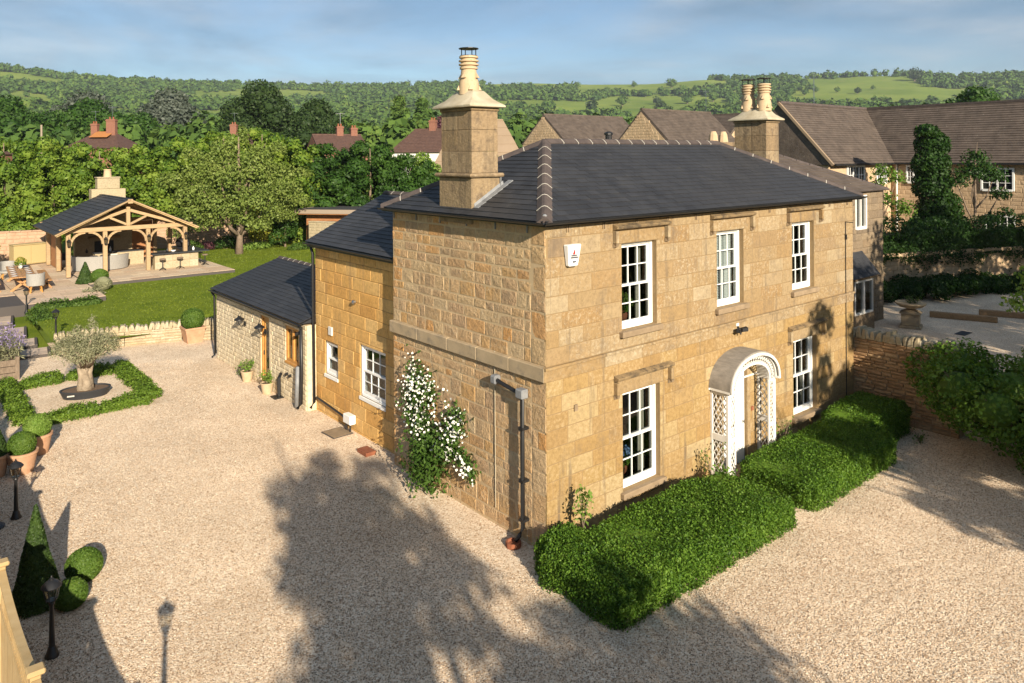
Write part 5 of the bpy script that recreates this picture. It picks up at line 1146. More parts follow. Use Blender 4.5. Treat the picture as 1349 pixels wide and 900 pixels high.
for i, (x, y, w, lb) in enumerate(((-3.6, 29.6, 1.4, 'left low row of grey-green border plants at the patio edge'), (-2.3, 29.5, 1.2, 'right low row of grey-green border plants at the patio edge'), (-1.6, 31.6, .9, 'tuft of grey-green border plants at the patio corner'))):
    hedge('border_plant', lb, x - w / 2, x + w / 2, y - .3, y + .3, .5, .85, 1200, lf_olive if i == 2 else lf_low, .09, 60 + i, 'border plant', jit=.07)
hedge('border_plant', 'dark clump beside the lamp post at the lawn edge', -4.6, -3.9, 27.0, 29.0, .42, .68, 1400, lf_low, .09, 66, 'border plant', jit=.07)
cone('small cone topiary in front of the pavilion', (-1.35, 34.6, .85), .42, 1.15, 3500, 14, .07)
ball('small box ball beside the cone in front of the pavilion', (-.75, 34.2, .88), .42, seed=15, n=2600, size=.07, squash=.8)
ball('low grey mound at the patio corner', (-.9, 32.6, .7), .40, lf_olive, seed=16, n=1800, size=.08, squash=.7)
pav = thing('oak_pavilion', 'open oak-framed garden pavilion with slate roof and stone chimney', 'pavilion', (1.30, 37.1, .9))
GX = [-3.02, -1.2, 1.06, 3.12]; GD = 6.6
for gy in (0, 3.1, GD):
    for i, gx in enumerate(GX if gy == 0 else (GX[0], GX[3])):
        p = MB().box(gx - .11, gx + .11, gy - .11, gy + .11, 0, 2.42).build('post', m_oak, pav, bevel=.015)
for gy in (0, GD):
    MB().box(-3.45, 3.55, gy - .10, gy + .10, 2.425, 2.66).build('tie_beam', m_oak, pav, bevel=.015)
    MB().box(-.10, .10, gy - .09, gy + .09, 2.665, 3.75).build('king_post', m_oak, pav, bevel=.012)
    for s in (-1, 1):
        MB().bar((s * 2.55, gy, 2.72), (s * .1, gy, 3.55), .16, .17, up=(0, 1, 0)).build('principal_rafter', m_oak, pav)
        MB().bar((s * .1, gy, 2.75), (s * .95, gy, 3.17), .12, .12, up=(0, 1, 0)).build('strut', m_oak, pav)
def brace(x, s, gy, par):
    mb = MB(); k = 6; pts = []
    for i in range(k + 1):
        a = math.pi / 2 * i / k; pts.append((x + s * (.11 + .72 * (1 - math.cos(a))), gy, 1.72 + .70 * math.sin(a)))
    for a, b in zip(pts, pts[1:]): mb.bar(a, b, .12, .12, up=(0, 1, 0))
    mb.build('curved_brace', m_oak, par)
for i, gx in enumerate(GX):
    if i: brace(gx, -1, 0, pav)
    if i < 3: brace(gx, 1, 0, pav)
for gx in (GX[0], GX[3]):
    MB().box(gx - .10, gx + .10, .12, GD - .12, 2.43, 2.62).build('wall_plate', m_oak, pav)
    for gy0, s in ((0, 1), (3.1, -1), (3.1, 1), (GD, -1)):
        mb = MB(); pts = [(gx, gy0 + s * (.11 + .7 * (1 - math.cos(math.pi / 2 * i / 5))), 1.7 + .72 * math.sin(math.pi / 2 * i / 5)) for i in range(6)]
        for a, b in zip(pts, pts[1:]): mb.bar(a, b, .11, .11)
        mb.build('curved_brace', m_oak, pav)
ze, zr, xe = 2.42, 4.18, 3.72
for s in (-1, 1):
    V_ = Vector((-s * xe, 0, zr - ze)); 
    MB().prism([(s * xe, -.52, ze), (0, -.52, zr), (0, GD + .4, zr), (s * xe, GD + .4, ze)], (0, 0, -.07)).build('roof_deck', m_oak2 if s > 0 else m_oak, pav)
    MB().bar((s * (xe + .02), -.56, ze - .04), (0.0, -.56, zr - .02), .07, .20, up=(0, 1, 0)).xf(I4).build('bargeboard', m_oak, pav)
    MB().bar((s * (xe - .05), -.50, ze - .10), (s * .06, -.50, zr - .10), .06, .15, up=(0, 1, 0)).build('bargeboard', m_pine, pav)
    for k in range(9): gy = .35 + k * .75; MB().bar((s * (xe - .1), gy, ze - .10), (s * .05, gy, zr - .13), .07, .12, up=(0, 1, 0)).build('common_rafter', m_oak, pav)
MB().box(-.04, .04, -.3, GD + .2, zr - .22, zr - .08).build('ridge_beam', m_oak, pav)
pr_l = math.hypot(xe, zr - ze)
tile_slope((-xe, GD + .42, ze + .01), (0, -1, 0), (xe, 0, zr - ze), [(0, -.05), (GD + .95, -.05), (GD + .95, pr_l), (0, pr_l)], .55, .30, m_slate, pav, rd, 180, near=(GD, 2), lift=.03, thick=.018, stuff='slate_courses')
tile_slope((xe, -.53, ze + .01), (0, 1, 0), (-xe, 0, zr - ze), [(0, -.05), (GD + .95, -.05), (GD + .95, pr_l), (0, pr_l)], .55, .30, m_slate, pav, rd, 0, near=(0, 0), stuff='slate_courses')
MB().box(-.12, .12, -.5, GD + .38, zr - .0, zr + .05).build('ridge_tile', m_slate, pav)
MB().box(-.13, .13, -.62, -.5, zr - .22, zr + .02).build('finial_block', m_oak, pav, bevel=.01)
# back wall with fireplace and stack
bw = MB().box(-1.6, 1.7, GD - .1, GD + .35, 0, 3.0).build('fireplace_wall', m_dry, pav)
MB().box(-.5, .6, GD - .13, GD - .101, .55, 1.25).build('fire_opening', m_black, bw); MB().box(-.85, .95, GD - .45, GD - .1, 1.42, 1.55).build('mantel', m_oak, bw, bevel=.02)
for k in range(16): 
    zz_ = 1.75 + (k // 8) * .5; xx = -1.5 + (k % 8) * .4; MB().box(xx + .01, xx + .38, GD - .125, GD - .1, zz_, zz_ + .45).build('stone', m_dry, bw, bevel=.02)
stk = MB().box(-.55, 1.45, GD + .38, GD + 1.2, 0, 4.55).build('chimney', m_dry, pav, bevel=.02); 
MB().box(-.20, 1.12, GD + .42, GD + 1.15, 4.552, 5.25).build('chimney_shoulder', m_dry, stk, bevel=.03); MB().box(-.24, 1.16, GD + .38, GD + 1.19, 5.252, 5.33).build('chimney_band', m_dry, stk, bevel=.02)
MB().lathe([(.25, 5.33), (.21, 5.75), (.24, 5.76), (.23, 5.82), (.18, 5.82)], 14, (.46, GD + .78, 0)).build('chimney_pot', m_pot, stk, smooth='auto')
MB().box(GX[0] + .12, GX[0] + .2, 3.3, GD - .2, 0, 2.4).build('side_boarding', m_cabin, pav); MB().box(1.72, GX[3] - .12, GD + .1, GD + .2, 0, 2.4).build('rear_boarding', m_cabin, pav)
# bar counters
bar_ = thing('bar_counter', 'pale stone outdoor bar with dark worktop under the right of the pavilion', 'bar counter', (3.45, 37.05, .9))
MB().box(-.80, 1.65, -.25, .25, 0, .88).build('counter_wall', m_dry, bar_, bevel=.01); MB().box(1.25, 1.65, .251, 3.2, 0, .88).build('counter_wall', m_dry, bar_, bevel=.01)
MB().box(-1.0, 2.25, -.45, .45, .882, .95).box(1.0, 2.1, .451, 3.3, .882, .95).build('worktop', m_tub, bar_, bevel=.008)
for k in range(10): MB().box(-.78 + (k % 5) * .485, -.31 + (k % 5) * .485, -.272, -.25, .03 + (k // 5) * .43, .44 + (k // 5) * .43).build('stone', m_dry, bar_, bevel=.015)
kit = thing('back_counter', 'low stone counter in the middle of the pavilion behind the sofa', 'counter', (1.9, 40.6, .9))
MB().box(-1.7, 1.0, -.3, .3, 0, .82).build('counter_wall', m_dry, kit); MB().box(-1.75, 1.05, -.35, .35, .822, .88).build('worktop', m_tub, kit)
oven = thing('pizza_oven', 'black barbecue and oven on the bar at the right of the pavilion', 'barbecue', (5.0, 39.5, 1.85))
MB().lathe([(.3, 0), (.42, .12), (.44, .3), (.34, .5), (.12, .6), (.1, .75), (.12, .8)], 16).build('oven_body', m_black, oven, smooth=True); MB().box(-.2, .2, -.48, -.35, .08, .3).build('oven_mouth', m_tub, oven)
for i, (x, y, h, mt, lb) in enumerate(((3.4, 37.05, .28, m_black, 'black bottle on the bar counter beside the third post'), (3.75, 37.1, .10, m_plate, 'white bowl on the bar counter'), (4.9, 37.1, .24, m_plate, 'white jug on the bar counter beside the right post'), (.7, 40.6, .22, m_black, 'black jug on the back counter'), (1.1, 40.65, .3, m_plate, 'white carafe on the back counter'), (-.2, 40.5, .28, m_black, 'dark bottle on the left end of the back counter'))):
    z = 1.85 if i < 3 else 1.78; r = .07 if h > .15 else .16
    tag(MB().lathe([(r * .8, 0), (r, h * .3), (r * .9, h * .6), (r * .35, h * .75), (r * .35, h)] if h > .15 else [(r * .5, 0), (r, h), (r * .85, h)], 12).build(('bottle', 'bowl', 'jug', 'jug', 'carafe', 'bottle')[i], mt, None, loc=(x, y, z), smooth=True), lb, ('bottle', 'bowl', 'jug', 'jug', 'carafe', 'bottle')[i])
def hang_lantern(loc, label):
    t = thing('lantern', label, 'lantern', loc); 
    MB().tube([(0, .1, .2), (0, -.04, .26), (0, -.10, .18)], .012, 6).build('bracket', m_black, t)
    l = MB().lathe([(.05, -.28), (.06, -.26)], 6, (0, -.10, 0)).lathe([(.12, .05), (.05, .14), (.02, .16)], 6, (0, -.10, 0))
    for k in range(6): a = k * math.pi / 3; l.bar((.06 * math.cos(a), -.1 + .06 * math.sin(a), -.26), (.10 * math.cos(a), -.1 + .10 * math.sin(a), .05), .016)
    l = l.build('cage', m_black, t); MB().lathe([(.052, -.26), (.09, .05)], 6, (0, -.10, 0)).build('lantern_glass', m_lglass, l)
for i, gx in enumerate(GX): hang_lantern((1.3 + gx, 37.1 - .11, .9 + 1.95), 'black lantern on the %s front post of the pavilion' % ('leftmost', 'second', 'third', 'rightmost')[i])
sofa = thing('wicker_sofa', 'curved grey wicker sofa seen from behind under the pavilion', 'sofa', (.38, 39.6, .9))
def arc_shell(r0, r1, z0, z1, a0, a1, n=26, sy=.8):
    mb = MB(); vs = []
    for i in range(n + 1):
        a = a0 + (a1 - a0) * i / n
        for r, z in ((r1 * .97, z0), (r1 * 1.02, z1), (r0, z1), (r0, z0)): vs.append((r * math.cos(a), r * math.sin(a) * sy, z))
    f = [(i * 4 + j, i * 4 + (j + 1) % 4, i * 4 + 4 + (j + 1) % 4, i * 4 + 4 + j) for i in range(n) for j in range(4)] + [(3, 2, 1, 0), tuple(n * 4 + j for j in range(4))]
    return mb.add(vs, f)
arc_shell(1.38, 1.52, .04, .86, R(165), R(335)).build('backrest', m_wick, sofa, smooth='auto'); arc_shell(.75, 1.36, .04, .38, R(168), R(332)).build('seat', m_wick, sofa, smooth='auto'); arc_shell(.78, 1.34, .382, .50, R(170), R(330)).build('cushion', m_cush, sofa, smooth='auto')
for k in range(4): a = R(180 + k * 46); MB().lathe([(.02, 0), (.03, .05)], 8, (1.44 * math.cos(a), 1.44 * math.sin(a) * .8, 0)).build('foot', m_black, sofa)
for i in range(3): tag(MB().box(-.22, .22, -.06, .06, 0, .38).build('cushion', m_cush if i < 2 else m_curt, None, loc=(-.15 + i * .55, 38.78 + .1 * i, 1.42), bevel=.05), ('dark scatter cushion at the left of the wicker sofa', 'dark scatter cushion in the middle of the wicker sofa', 'cream scatter cushion at the right of the wicker sofa')[i], 'cushion')
tag(MB().box(-.01, .01, -.5, .5, 0, .4).build('arm_panel', m_wick, sofa), None)
bpy.data.objects.remove(bpy.data.objects['arm_panel'])
stl = thing('bar_stool', 'dark metal bar stool, left one in front of the pale stone bar', 'bar stool', (2.98, 36.45, .9), 0, 'dark bar stools')
MB().lathe([(.17, .60), (.18, .64), (.16, .67), (.05, .67)], 14).build('seat', m_bark, stl, smooth='auto'); MB().tube([(0, 0, .08), (0, 0, .60)], .03, 8).build('column', m_black, stl)
for k in range(4): a = k * math.pi / 2 + .5; MB().tube([(.03 * math.cos(a), .03 * math.sin(a), .14), (.2 * math.cos(a), .2 * math.sin(a), .04), (.24 * math.cos(a), .24 * math.sin(a), .01)], .02, 6).build('foot', m_black, stl)
dup(stl, (3.95, 36.45, .9), .6, 'dark metal bar stool, right one in front of the pale stone bar'); dup(stl, (5.55, 37.0, .9), .2, 'dark metal bar stool at the right-hand end of the bar'); dup(stl, (5.6, 38.1, .9), .9, 'dark metal bar stool behind the one at the bar end')
# dining set
tb = thing('dining_table', 'long teak dining table with crossed legs laid with white plates', 'dining table', (-4.05, 36.2, .85), R(-4))
for k in range(6): MB().box(-.55 + k * .185, -.37 + k * .185, -2.5, 2.5, .71, .76).build('plank', m_teak, tb, bevel=.006)
for y in (-1.95, 1.95):
    for s in (-1, 1): MB().bar((s * .5, y, .0), (-s * .42, y, .70), .11, .09, up=(0, 1, 0)).build('leg', m_teak, tb)
MB().box(-.04, .04, -1.9, 1.9, .30, .40).build('stretcher', m_teak, tb)
bn = thing('bench', 'teak bench with crossed legs on the right side of the dining table', 'bench', (-3.0, 36.1, .85), R(-4), 'teak benches at the dining table')
for k in range(2): MB().box(-.2 + k * .205, -.005 + k * .205, -2.2, 2.2, .42, .46).build('plank', m_teak, bn, bevel=.005)
for y in (-1.8, 1.8):
    for s in (-1, 1): MB().bar((s * .2, y, 0), (-s * .15, y, .42), .09, .07, up=(0, 1, 0)).build('leg', m_teak, bn)
dup(bn, (-5.15, 36.3, .85), R(-4), 'teak bench with crossed legs on the left side of the dining table')
ch = thing('wicker_chair', 'grey wicker tub chair at the near end of the dining table', 'chair', (-3.75, 33.3, .85), R(176), 'wicker tub chairs')
arc_shell(.34, .40, .36, .95, R(170), R(370), 16, 1.0).build('backrest', m_wick, ch, smooth='auto'); MB().lathe([(.34, .34), (.37, .36), (.37, .46), (.2, .48)], 16).build('seat', m_wick, ch, smooth='auto')
for a in (45, 135, 225, 315): MB().bar((.36 * math.cos(R(a)), .36 * math.sin(R(a)), 0), (.28 * math.cos(R(a)), .28 * math.sin(R(a)), .36), .05).build('leg', m_oak2, ch)
ch.rotation_euler = (0, 0, 0)
dup(ch, (-4.3, 39.2, .85), math.pi, 'grey wicker tub chair at the far end of the dining table')
k = 0
for i in range(6):
    for s in (-1, 1):
        y = 34.2 + i * .78; x = -4.05 + s * .33 + (36.2 - y) * math.tan(R(-4)) * -1 * -1
        o = MB().lathe([(.06, 0), (.14, .018), (.15, .03), (.10, .012)], 14).build('plate', m_plate, None, loc=(x, y, 1.612), smooth=True); tag(o, '%s white dinner plate from the near end on the %s side of the teak table' % (('first', 'second', 'third', 'fourth', 'fifth', 'sixth')[i], 'left' if s < 0 else 'right'), 'plate', 'white plates on the dining table')
for i in range(5):
    o = MB().lathe([(.03, 0), (.006, .01), (.006, .09), (.035, .13), (.04, .2), (.037, .2)], 8).build('wine_glass', m_lglass, None, loc=(-4.2 + .18 * (i % 2), 34.6 + i * .7, 1.612), smooth=True); tag(o, '%s wine glass from the near end of the laid teak table' % ('first', 'second', 'third', 'fourth', 'fifth')[i], 'glass', 'wine glasses on the dining table')
vase((-3.95, 37.0, 1.612), 'vase of yellow flowers in the middle of the teak table', lf_yel, n=70, s=.2, pot=m_plate)
cab = thing('storage_cabinet', 'pale yellow storage cabinet against the garden wall', 'cabinet', (-2.55, 45.2, .85), R(12))
MB().box(-.95, .95, -.4, .4, .05, 1.25).build('body', m_poly, cab, bevel=.02); MB().box(-1.0, 1.0, -.45, .42, 1.252, 1.31).build('lid', m_poly, cab, bevel=.02); MB().box(-.9, -.02, -.43, -.40, .1, 1.2).box(.02, .9, -.43, -.40, .1, 1.2).build('door', m_poly, cab, bevel=.01)
pot('dark glazed urn on the patio near the pavilion side', (-.6, 45.6, .85), .32, .5, m_tub, 'urn', 'glazed_urn')
tree('yellow_shrub', 'yellow-leaved shrub beside the far end of the dining table', 'shrub', (-5.0, 44.0, .85), 1.6, [(0, 0, .9, .7, .7, .8), (.4, .2, 1.2, .5, .5, .5)], 1500, lf_yel, .13, .05, 71)

# ------------------------------------------------------------------ garden walls, cabin, garden trees
def block_wall(name, label, path, H, z, mat, cope=True, thick=.3, cat='wall', pattern=None):
    t = thing(name, label, cat, (*path[0], z))
    for p, q in zip(path, path[1:]):
        d = Vector((q[0] - p[0], q[1] - p[1], 0)); ln = d.length; d.normalize(); nrm = Vector((d.y, -d.x, 0)); org = Vector((p[0] - path[0][0], p[1] - path[0][1], 0))
        fr = Matrix.Translation(org) @ Matrix((d, -nrm, Vector((0, 0, 1)))).transposed().to_4x4()
        MB().box(0, ln, .015, thick, -.5, H).xf(fr).build('wall_core', mat, t)
        rd2 = random.Random(int(ln * 100)); rc = courses(rd2, 0, ln, 0, H, .20, .24, .4, .7)
        mb = MB()
        for r in rc: stone_geo(mb, rd2, *r, .02, .012, .012, frame=fr)
        tag(mb.build('brickwork', mat, t, fix=False), kind='stuff')
        if cope: 
            n = int(ln / .6)
            for i in range(n): MB().box(ln * i / n + .005, ln * (i + 1) / n - .005, -.05, thick + .05, H, H + .09).xf(fr).build('cope', mat, t, bevel=.015)
    return t
block_wall('garden_wall', 'tan brick garden wall behind the dining table and cabinet', [(-14, 49.5), (-1.0, 46.4)], 2.05, .7, m_hurdle)
block_wall('garden_wall', 'pinkish brick garden wall right of the pavilion behind the border', [(4.8, 48.6), (13.6, 46.6)], 2.1, .8, m_hurdle)
block_wall('garden_wall', 'pale rubble garden wall left of the timber cabin, with end pier', [(14.2, 41.2), (16.4, 37.0), (17.5, 33)], 1.9, .8, m_dry)
cbn = thing('timber_cabin', 'cedar garden cabin with flat dark felt roof behind the rubble wall', 'cabin', (17.2, 41.2, .8), R(-52))
for k in range(11): MB().box(-2.4, 2.4, -1.6, -1.56, .05 + k * .21, .24 + k * .21).build('board', m_cabin, cbn)
for k in range(11): MB().box(-2.44, -2.405, -1.55, 1.6, .05 + k * .21, .24 + k * .21).build('board', m_cabin, cbn)
MB().box(-2.38, 2.4, -1.54, 1.6, 0, 2.4).build('body', m_cabin, cbn); MB().box(.3, 2.2, -1.62, -1.59, 0, 2.1).build('door', m_oak2, cbn)
rf = MB().box(-2.9, 2.9, -2.3, 2.1, 2.75, 2.80).build('flat_roof', m_felt, cbn); MB().box(-2.95, 2.95, -2.35, -2.30, 2.52, 2.82).box(-2.95, -2.90, -2.29, 2.1, 2.52, 2.82).build('fascia', m_greybr, rf); MB().box(-2.9, 2.9, -2.29, 2.1, 2.45, 2.52).build('soffit', m_cabin, rf)
rda = random.Random(3)
tree('apple_tree', 'loose old apple tree with pale trunk on the lawn before the brick wall', 'tree', (9.25, 41.4, .85), 8.6, [(-4.3, .4, 5.0, .8, .8, .6), (4.4, -.3, 5.4, .7, .7, .5), (4.2, -.2, 3.4, .8, .8, .6), (-3.0, .3, 6.8, .6, .6, .5), (2.9, .3, 7.2, .6, .6, .5), (-1.4, -.3, 5.2, 1.5, 1.5, 1.2), (.9, .2, 5.6, 1.6, 1.5, 1.2), (2.3, -.4, 4.2, 1.4, 1.3, 1.1), (-2.6, .3, 4.3, 1.2, 1.3, 1.0), (.2, -1.2, 3.6, 1.4, 1.2, 1.1), (-.6, .6, 6.9, 1.0, 1.0, 1.0), (1.6, .4, 6.7, .9, .9, .8), (.3, .1, 8.0, .35, .35, .8), (-1.5, -.8, 3.0, 1.0, 1.0, .8), (2.9, .3, 3.2, .9, .9, .8), (3.2, 0, 5.4, .8, .8, .7), (-3.2, 0, 5.4, .8, .8, .6), (0, -.5, 2.4, .9, .9, .7), (-2.0, -.5, 3.6, 1.0, 1.0, .8), (2.2, -.5, 2.6, .9, .9, .7), (-1.9, .2, 2.2, .9, .8, .7), (1.0, -1.0, 1.9, .8, .7, .6), (-3.0, .2, 3.0, .9, .8, .8), (3.5, .4, 2.4, .8, .8, .7), (3.6, 0, 4.3, .8, .8, .7), (-3.4, .2, 4.0, .8, .8, .7), (-2.3, 0, 6.2, .8, .8, .7)], 19000, lf_apple, .19, .24, 31, bark=m_bark, limbs=9, shell=(.35, 1.2))
tree('yellow_shrub', 'yellow-green variegated shrub against the brick wall right of the apple tree', 'shrub', (11.9, 44.2, .85), 3, [(0, 0, 1.0, .9, .9, .9), (.5, 0, 1.9, .75, .7, .75), (-.4, .2, 2.3, .6, .6, .6), (.8, -.3, .7, .7, .6, .6)], 4500, lf_yel, .14, .08, 32)
tree('dark_shrub', 'dark shrub between the yellow shrub and the rubble wall pier', 'shrub', (13.2, 43.0, .85), 3, [(0, 0, 1.4, .9, .9, 1.2), (.4, .2, 2.2, .7, .7, .8), (-.6, 0, .7, .7, .7, .6)], 2600, lf_dark, .15, .08, 33)
tree('rose_bush', 'tall thin rose on the brick wall right of the pavilion', 'shrub', (6.7, 46.9, .85), 2.2, [(0, 0, 1.3, .7, .35, .8), (1.2, -.1, 1.5, .6, .3, .7)], 1300, lf_apple, .12, .04, 34)
for i, (x, y, w, h, lf, lb) in enumerate(((6.9, 44.6, 1.6, .8, lf_low, 'low green border shrub nearest the pavilion patio'), (8.3, 45.2, 1.3, .6, lf_tape, 'reddish low plant in the border by the brick wall'), (9.6, 45.0, 1.5, .9, lf_dark, 'dark rounded shrub in the border left of the apple trunk'), (11.2, 43.4, 2.0, .5, lf_lime, 'bright low plants at the foot of the yellow shrub'), (13.6, 40.9, 1.8, .5, lf_low, 'low mixed plants beside the rubble wall'))):
    tree('border_shrub', lb, 'shrub', (x, y, .8), h, [(0, 0, h * .5, w * .5, w * .4, h * .55), (w * .3, .1, h * .4, w * .35, w * .3, h * .4), (-w * .35, 0, h * .35, w * .3, w * .3, h * .4)], 1100, lf, .12, .03, 80 + i)
bb = tag(MB().lathe([(.2, 0), (.26, .05), (.26, 1.0), (.2, 1.08)], 12).build('water_butt', m_bark, None, loc=(14.6, 39.0, .8)), 'dark brown water butt beside the rubble wall', 'water butt')
# tall hedge trees behind the garden
HT = 'tall broadleaf trees forming the hedge behind the garden'
hl = ['tall hedge tree at the far left edge', 'tall hedge tree left of the pavilion roof', 'tall hedge tree above the left pavilion eave', 'bright hedge tree directly behind the pavilion chimney', 'tall hedge tree right of the pavilion chimney', 'tall hedge tree above the right pavilion eave', 'hedge tree rising behind the apple tree on its left', 'tallest hedge tree behind the apple tree', 'hedge tree just right of the apple tree', 'dark hedge tree above the timber cabin', 'dark hedge tree right of the cabin roof', 'smaller dark hedge tree at the right end of the row']
hp = [(-5.5, 61.5, 8.3), (-2.4, 59.2, 9.3), (.6, 57.6, 9.0), (3.5, 55.6, 8.6), (6.2, 53.6, 8.6), (8.8, 51.6, 9.0), (11.2, 50.2, 9.6), (13.6, 48.4, 9.9), (15.6, 46.2, 8.9), (18.0, 45.2, 8.6), (20.6, 43.6, 8.7), (23.4, 42.0, 7.6)]
for i, (x, y, h) in enumerate(hp):
    rdx = random.Random(100 + i); cl = []
    for k in range(34):
        u = (k + .5) / 34; a = k * 2.4 + rdx.uniform(-.3, .3); z = .5 + u * (h - 1.6); e = 2.4 * (1 - max(0, u - .7) * 1.0)
        r = rdx.uniform(.75, 1.25) * (1 if u < .8 else .75); cl.append((math.cos(a) * e * rdx.uniform(.65, 1), math.sin(a) * e * rdx.uniform(.5, .9), z, r, r, r * .85))
    tree('hedge_tree', hl[i], 'tree', (x, y, .6), h, cl, 9500, lf_tall if i < 9 else lf_dark, .265, .16, 200 + i, group=HT, limbs=4, core=.7, low=-.8)
# ------------------------------------------------------------------ right side: garden wall, bushes, courtyard
dry_wall('garden_wall', 'brown rubble garden wall with pale upright copes at the right end of the house', [(11.95, .35), (11.95, -2.75)], 2.16, m_gwall, 0, .25, thick=.42, seed=8, limit=200, course=.10)
rdb = random.Random(17)
def bushy(n, x0, x1, y0, y1, zt, r0, r1, rd2):
    out = []
    for i in range(n):
        r = rd2.uniform(r0, r1); x, y = rd2.uniform(x0, x1), rd2.uniform(y0, y1); out.append((x, y, rd2.uniform(r * .5, max(r * .6, zt - r * .8)), r, r, r * .85))
    return out
tree('dark_bush', 'large dark bush hiding the end of the brown garden wall', 'bush', (12.2, -4.6, 0), 2.9, bushy(38, -2.2, 2.8, -1.9, 2.3, 2.75, .55, .95, rdb), 26000, lf_bush, .105, .12, 91, core=.5, low=-.9)
tree('dark_bush', 'dark bush spreading along the gravel at the right edge of the photo', 'bush', (11.4, -8.2, 0), 2.6, bushy(36, -2.0, 3.0, -2.4, 2.4, 2.6, .55, .95, rdb), 20000, lf_bush, .105, .12, 92, core=.5, low=-.9)
tree('elder_bush', 'lighter green elder with a few white flowers above the dark bush', 'bush', (11.5, -4.7, 0), 3.2, [(0, 0, 2.2, .7, .7, .6), (.7, -.3, 2.7, .6, .6, .5), (-.7, .2, 1.7, .6, .5, .5), (.3, -.8, 3.0, .55, .5, .4), (-.2, -1.2, 2.3, .6, .6, .6)], 2600, lf_apple, .10, .06, 93, shell=(.3, 1.1))
tree('ash_sapling', 'light leafy sapling reaching in from the right edge', 'sapling', (13.2, -4.3, 0), 4.6, [(-.3, .1, 4.2, .5, .5, .35), (-.1, .4, 3.5, .55, .5, .35), (.6, 0, 3.9, .6, .6, .4), (.5, -.3, 4.7, .5, .5, .3)], 900, lf_lime, .13, .04, 94, shell=(.3, 1.1))
sprig((10.9, -2.2, 0), 'small low weed at the foot of the garden wall', .3, 60, lf_bush, .06, 44, .2)
ur = thing('stone_planter', 'shallow stone bowl planter on a square pedestal in the side courtyard', 'planter', (24.2, 3.5, 0), .3)
MB().box(-.42, .42, -.42, .42, 0, .10).box(-.34, .34, -.34, .34, .10, .62).build('pedestal', m_band, ur, bevel=.02); MB().add([(-.42, -.42, .62), (.42, -.42, .62), (.42, .42, .62), (-.42, .42, .62), (0, 0, .85)], [(3, 2, 1, 0), (0, 1, 4), (1, 2, 4), (2, 3, 4), (3, 0, 4)]).build('pedestal_cap', m_band, ur)
MB().lathe([(.15, .80), (.45, .88), (.62, 1.02), (.60, 1.06), (.50, 1.02)], 18).build('bowl', m_mortar, ur, smooth='auto')
sprig((24.2, 3.5, 1.0), 'tuft of plants in the shallow stone bowl', .3, 160, lf_low, .09, 45, .4)
for i, (x, y) in enumerate(((26.8, 2.5), (28.9, 1.2))): tag(MB().box(-.12, .12, -1.3, 1.3, 0, .26).build('sleeper', m_gwall, None, loc=(x + .6, y + .1, 0), bevel=.03), ('left sleeper edging the courtyard shrub bed', 'right sleeper edging the courtyard shrub bed')[i], 'sleeper')
for s in (bpy.data.objects['sleeper'], bpy.data.objects['sleeper.001']): s.rotation_euler = (0, 0, .35)
tag(MB().box(-.4, .4, -.2, .2, 0, .02).build('drain_grate', m_black, None, loc=(24.6, 1.6, 0)), 'dark drain grate in the courtyard gravel', 'drain')
block_wall('boundary_wall', 'tall shaded stone boundary wall below the ivy behind the side courtyard', [(28.5, 8.2), (39.7, 3.8), (47, .9)], 2.15, 0, m_nstone, cope=False)
rng = np.random.default_rng(77)
ivt = thing('ivy_bank', 'thick dark ivy covering the top of the boundary wall', 'ivy', (28.5, 8.2, 2.0))
cl = []
for i in range(60):
    u = i / 59; x, y = 18.4 * u, -7.3 * u; r = rdb.uniform(.6, .95); cl.append((x + rdb.uniform(-.3, .3), y + rdb.uniform(0, 1.2), rdb.uniform(-.1, 1.55), r, r, r * .8))
P, d = clump_pts(rng, cl, 22000, low=-.8); tag(place('leaves', leaf_mesh('leaves', P, d, .14, lf_ivy, rng), ivt), kind='stuff')
P = np.stack([rng.uniform(0, 18, 1500), np.zeros(1500), -rng.exponential(.25, 1500)], 1); P[:, 1] = -.393 * P[:, 0] - .12
P[:, 2] *= (1 + .9 * np.sin(P[:, 0] * 1.9)); tag(place('trailing_leaves', leaf_mesh('trailing_leaves', P, np.tile([-.4, -1., .2], (1500, 1)), .14, lf_ivy, rng), ivt), kind='stuff')
MB().prism([(.2, .3, .0), (18.2, -6.9, .0), (18.2, -5.9, .0), (.2, 1.3, 0)], (0, 0, 1.1)).build('stems', lf_ivy, ivt)
for i, (u0, lb) in enumerate(((.08, 'dark shrub at the left foot of the boundary wall'), (.3, 'dark shrub in the middle of the bed under the boundary wall'), (.55, 'dark shrub at the right of the bed under the boundary wall'), (.78, 'dark shrub at the far right under the boundary wall'))):
    x, y = 28.5 + 18.4 * u0 - .5, 8.2 - 7.3 * u0 - 1.0
    tree('bed_shrub', lb, 'shrub', (x, y, 0), 1.2, [((k - 6) * .38, (6 - k) * .15 + rdb.uniform(-.5, .3), rdb.uniform(.3, .75), .68, .6, .5) for k in range(13)], 4500, lf_ivy, .13, .04, 110 + i, low=-.8, core=.6)
tree('ivy_tree', 'tall tree trunk smothered in dark ivy before the long neighbouring roof', 'tree', (40.7, 9.0, 1), 8.4, [(0, 0, 1.5, 1.6, 1.4, 1.5), (.4, -.3, 2.9, 1.5, 1.3, 1.3), (-.2, 0, 4.4, 1.15, 1.1, 1.2), (-.3, 0, 5.7, 1.2, 1.1, 1.0), (.1, 0, 6.9, 1.05, 1.0, .9), (-.5, .2, 7.7, .8, .7, .5), (1.2, -1.0, 1.8, 1.0, .9, .9), (-1.2, .6, 1.6, .9, .9, .9)], 11000, lf_ivy, .20, .3, 95, limbs=3, core=.7)
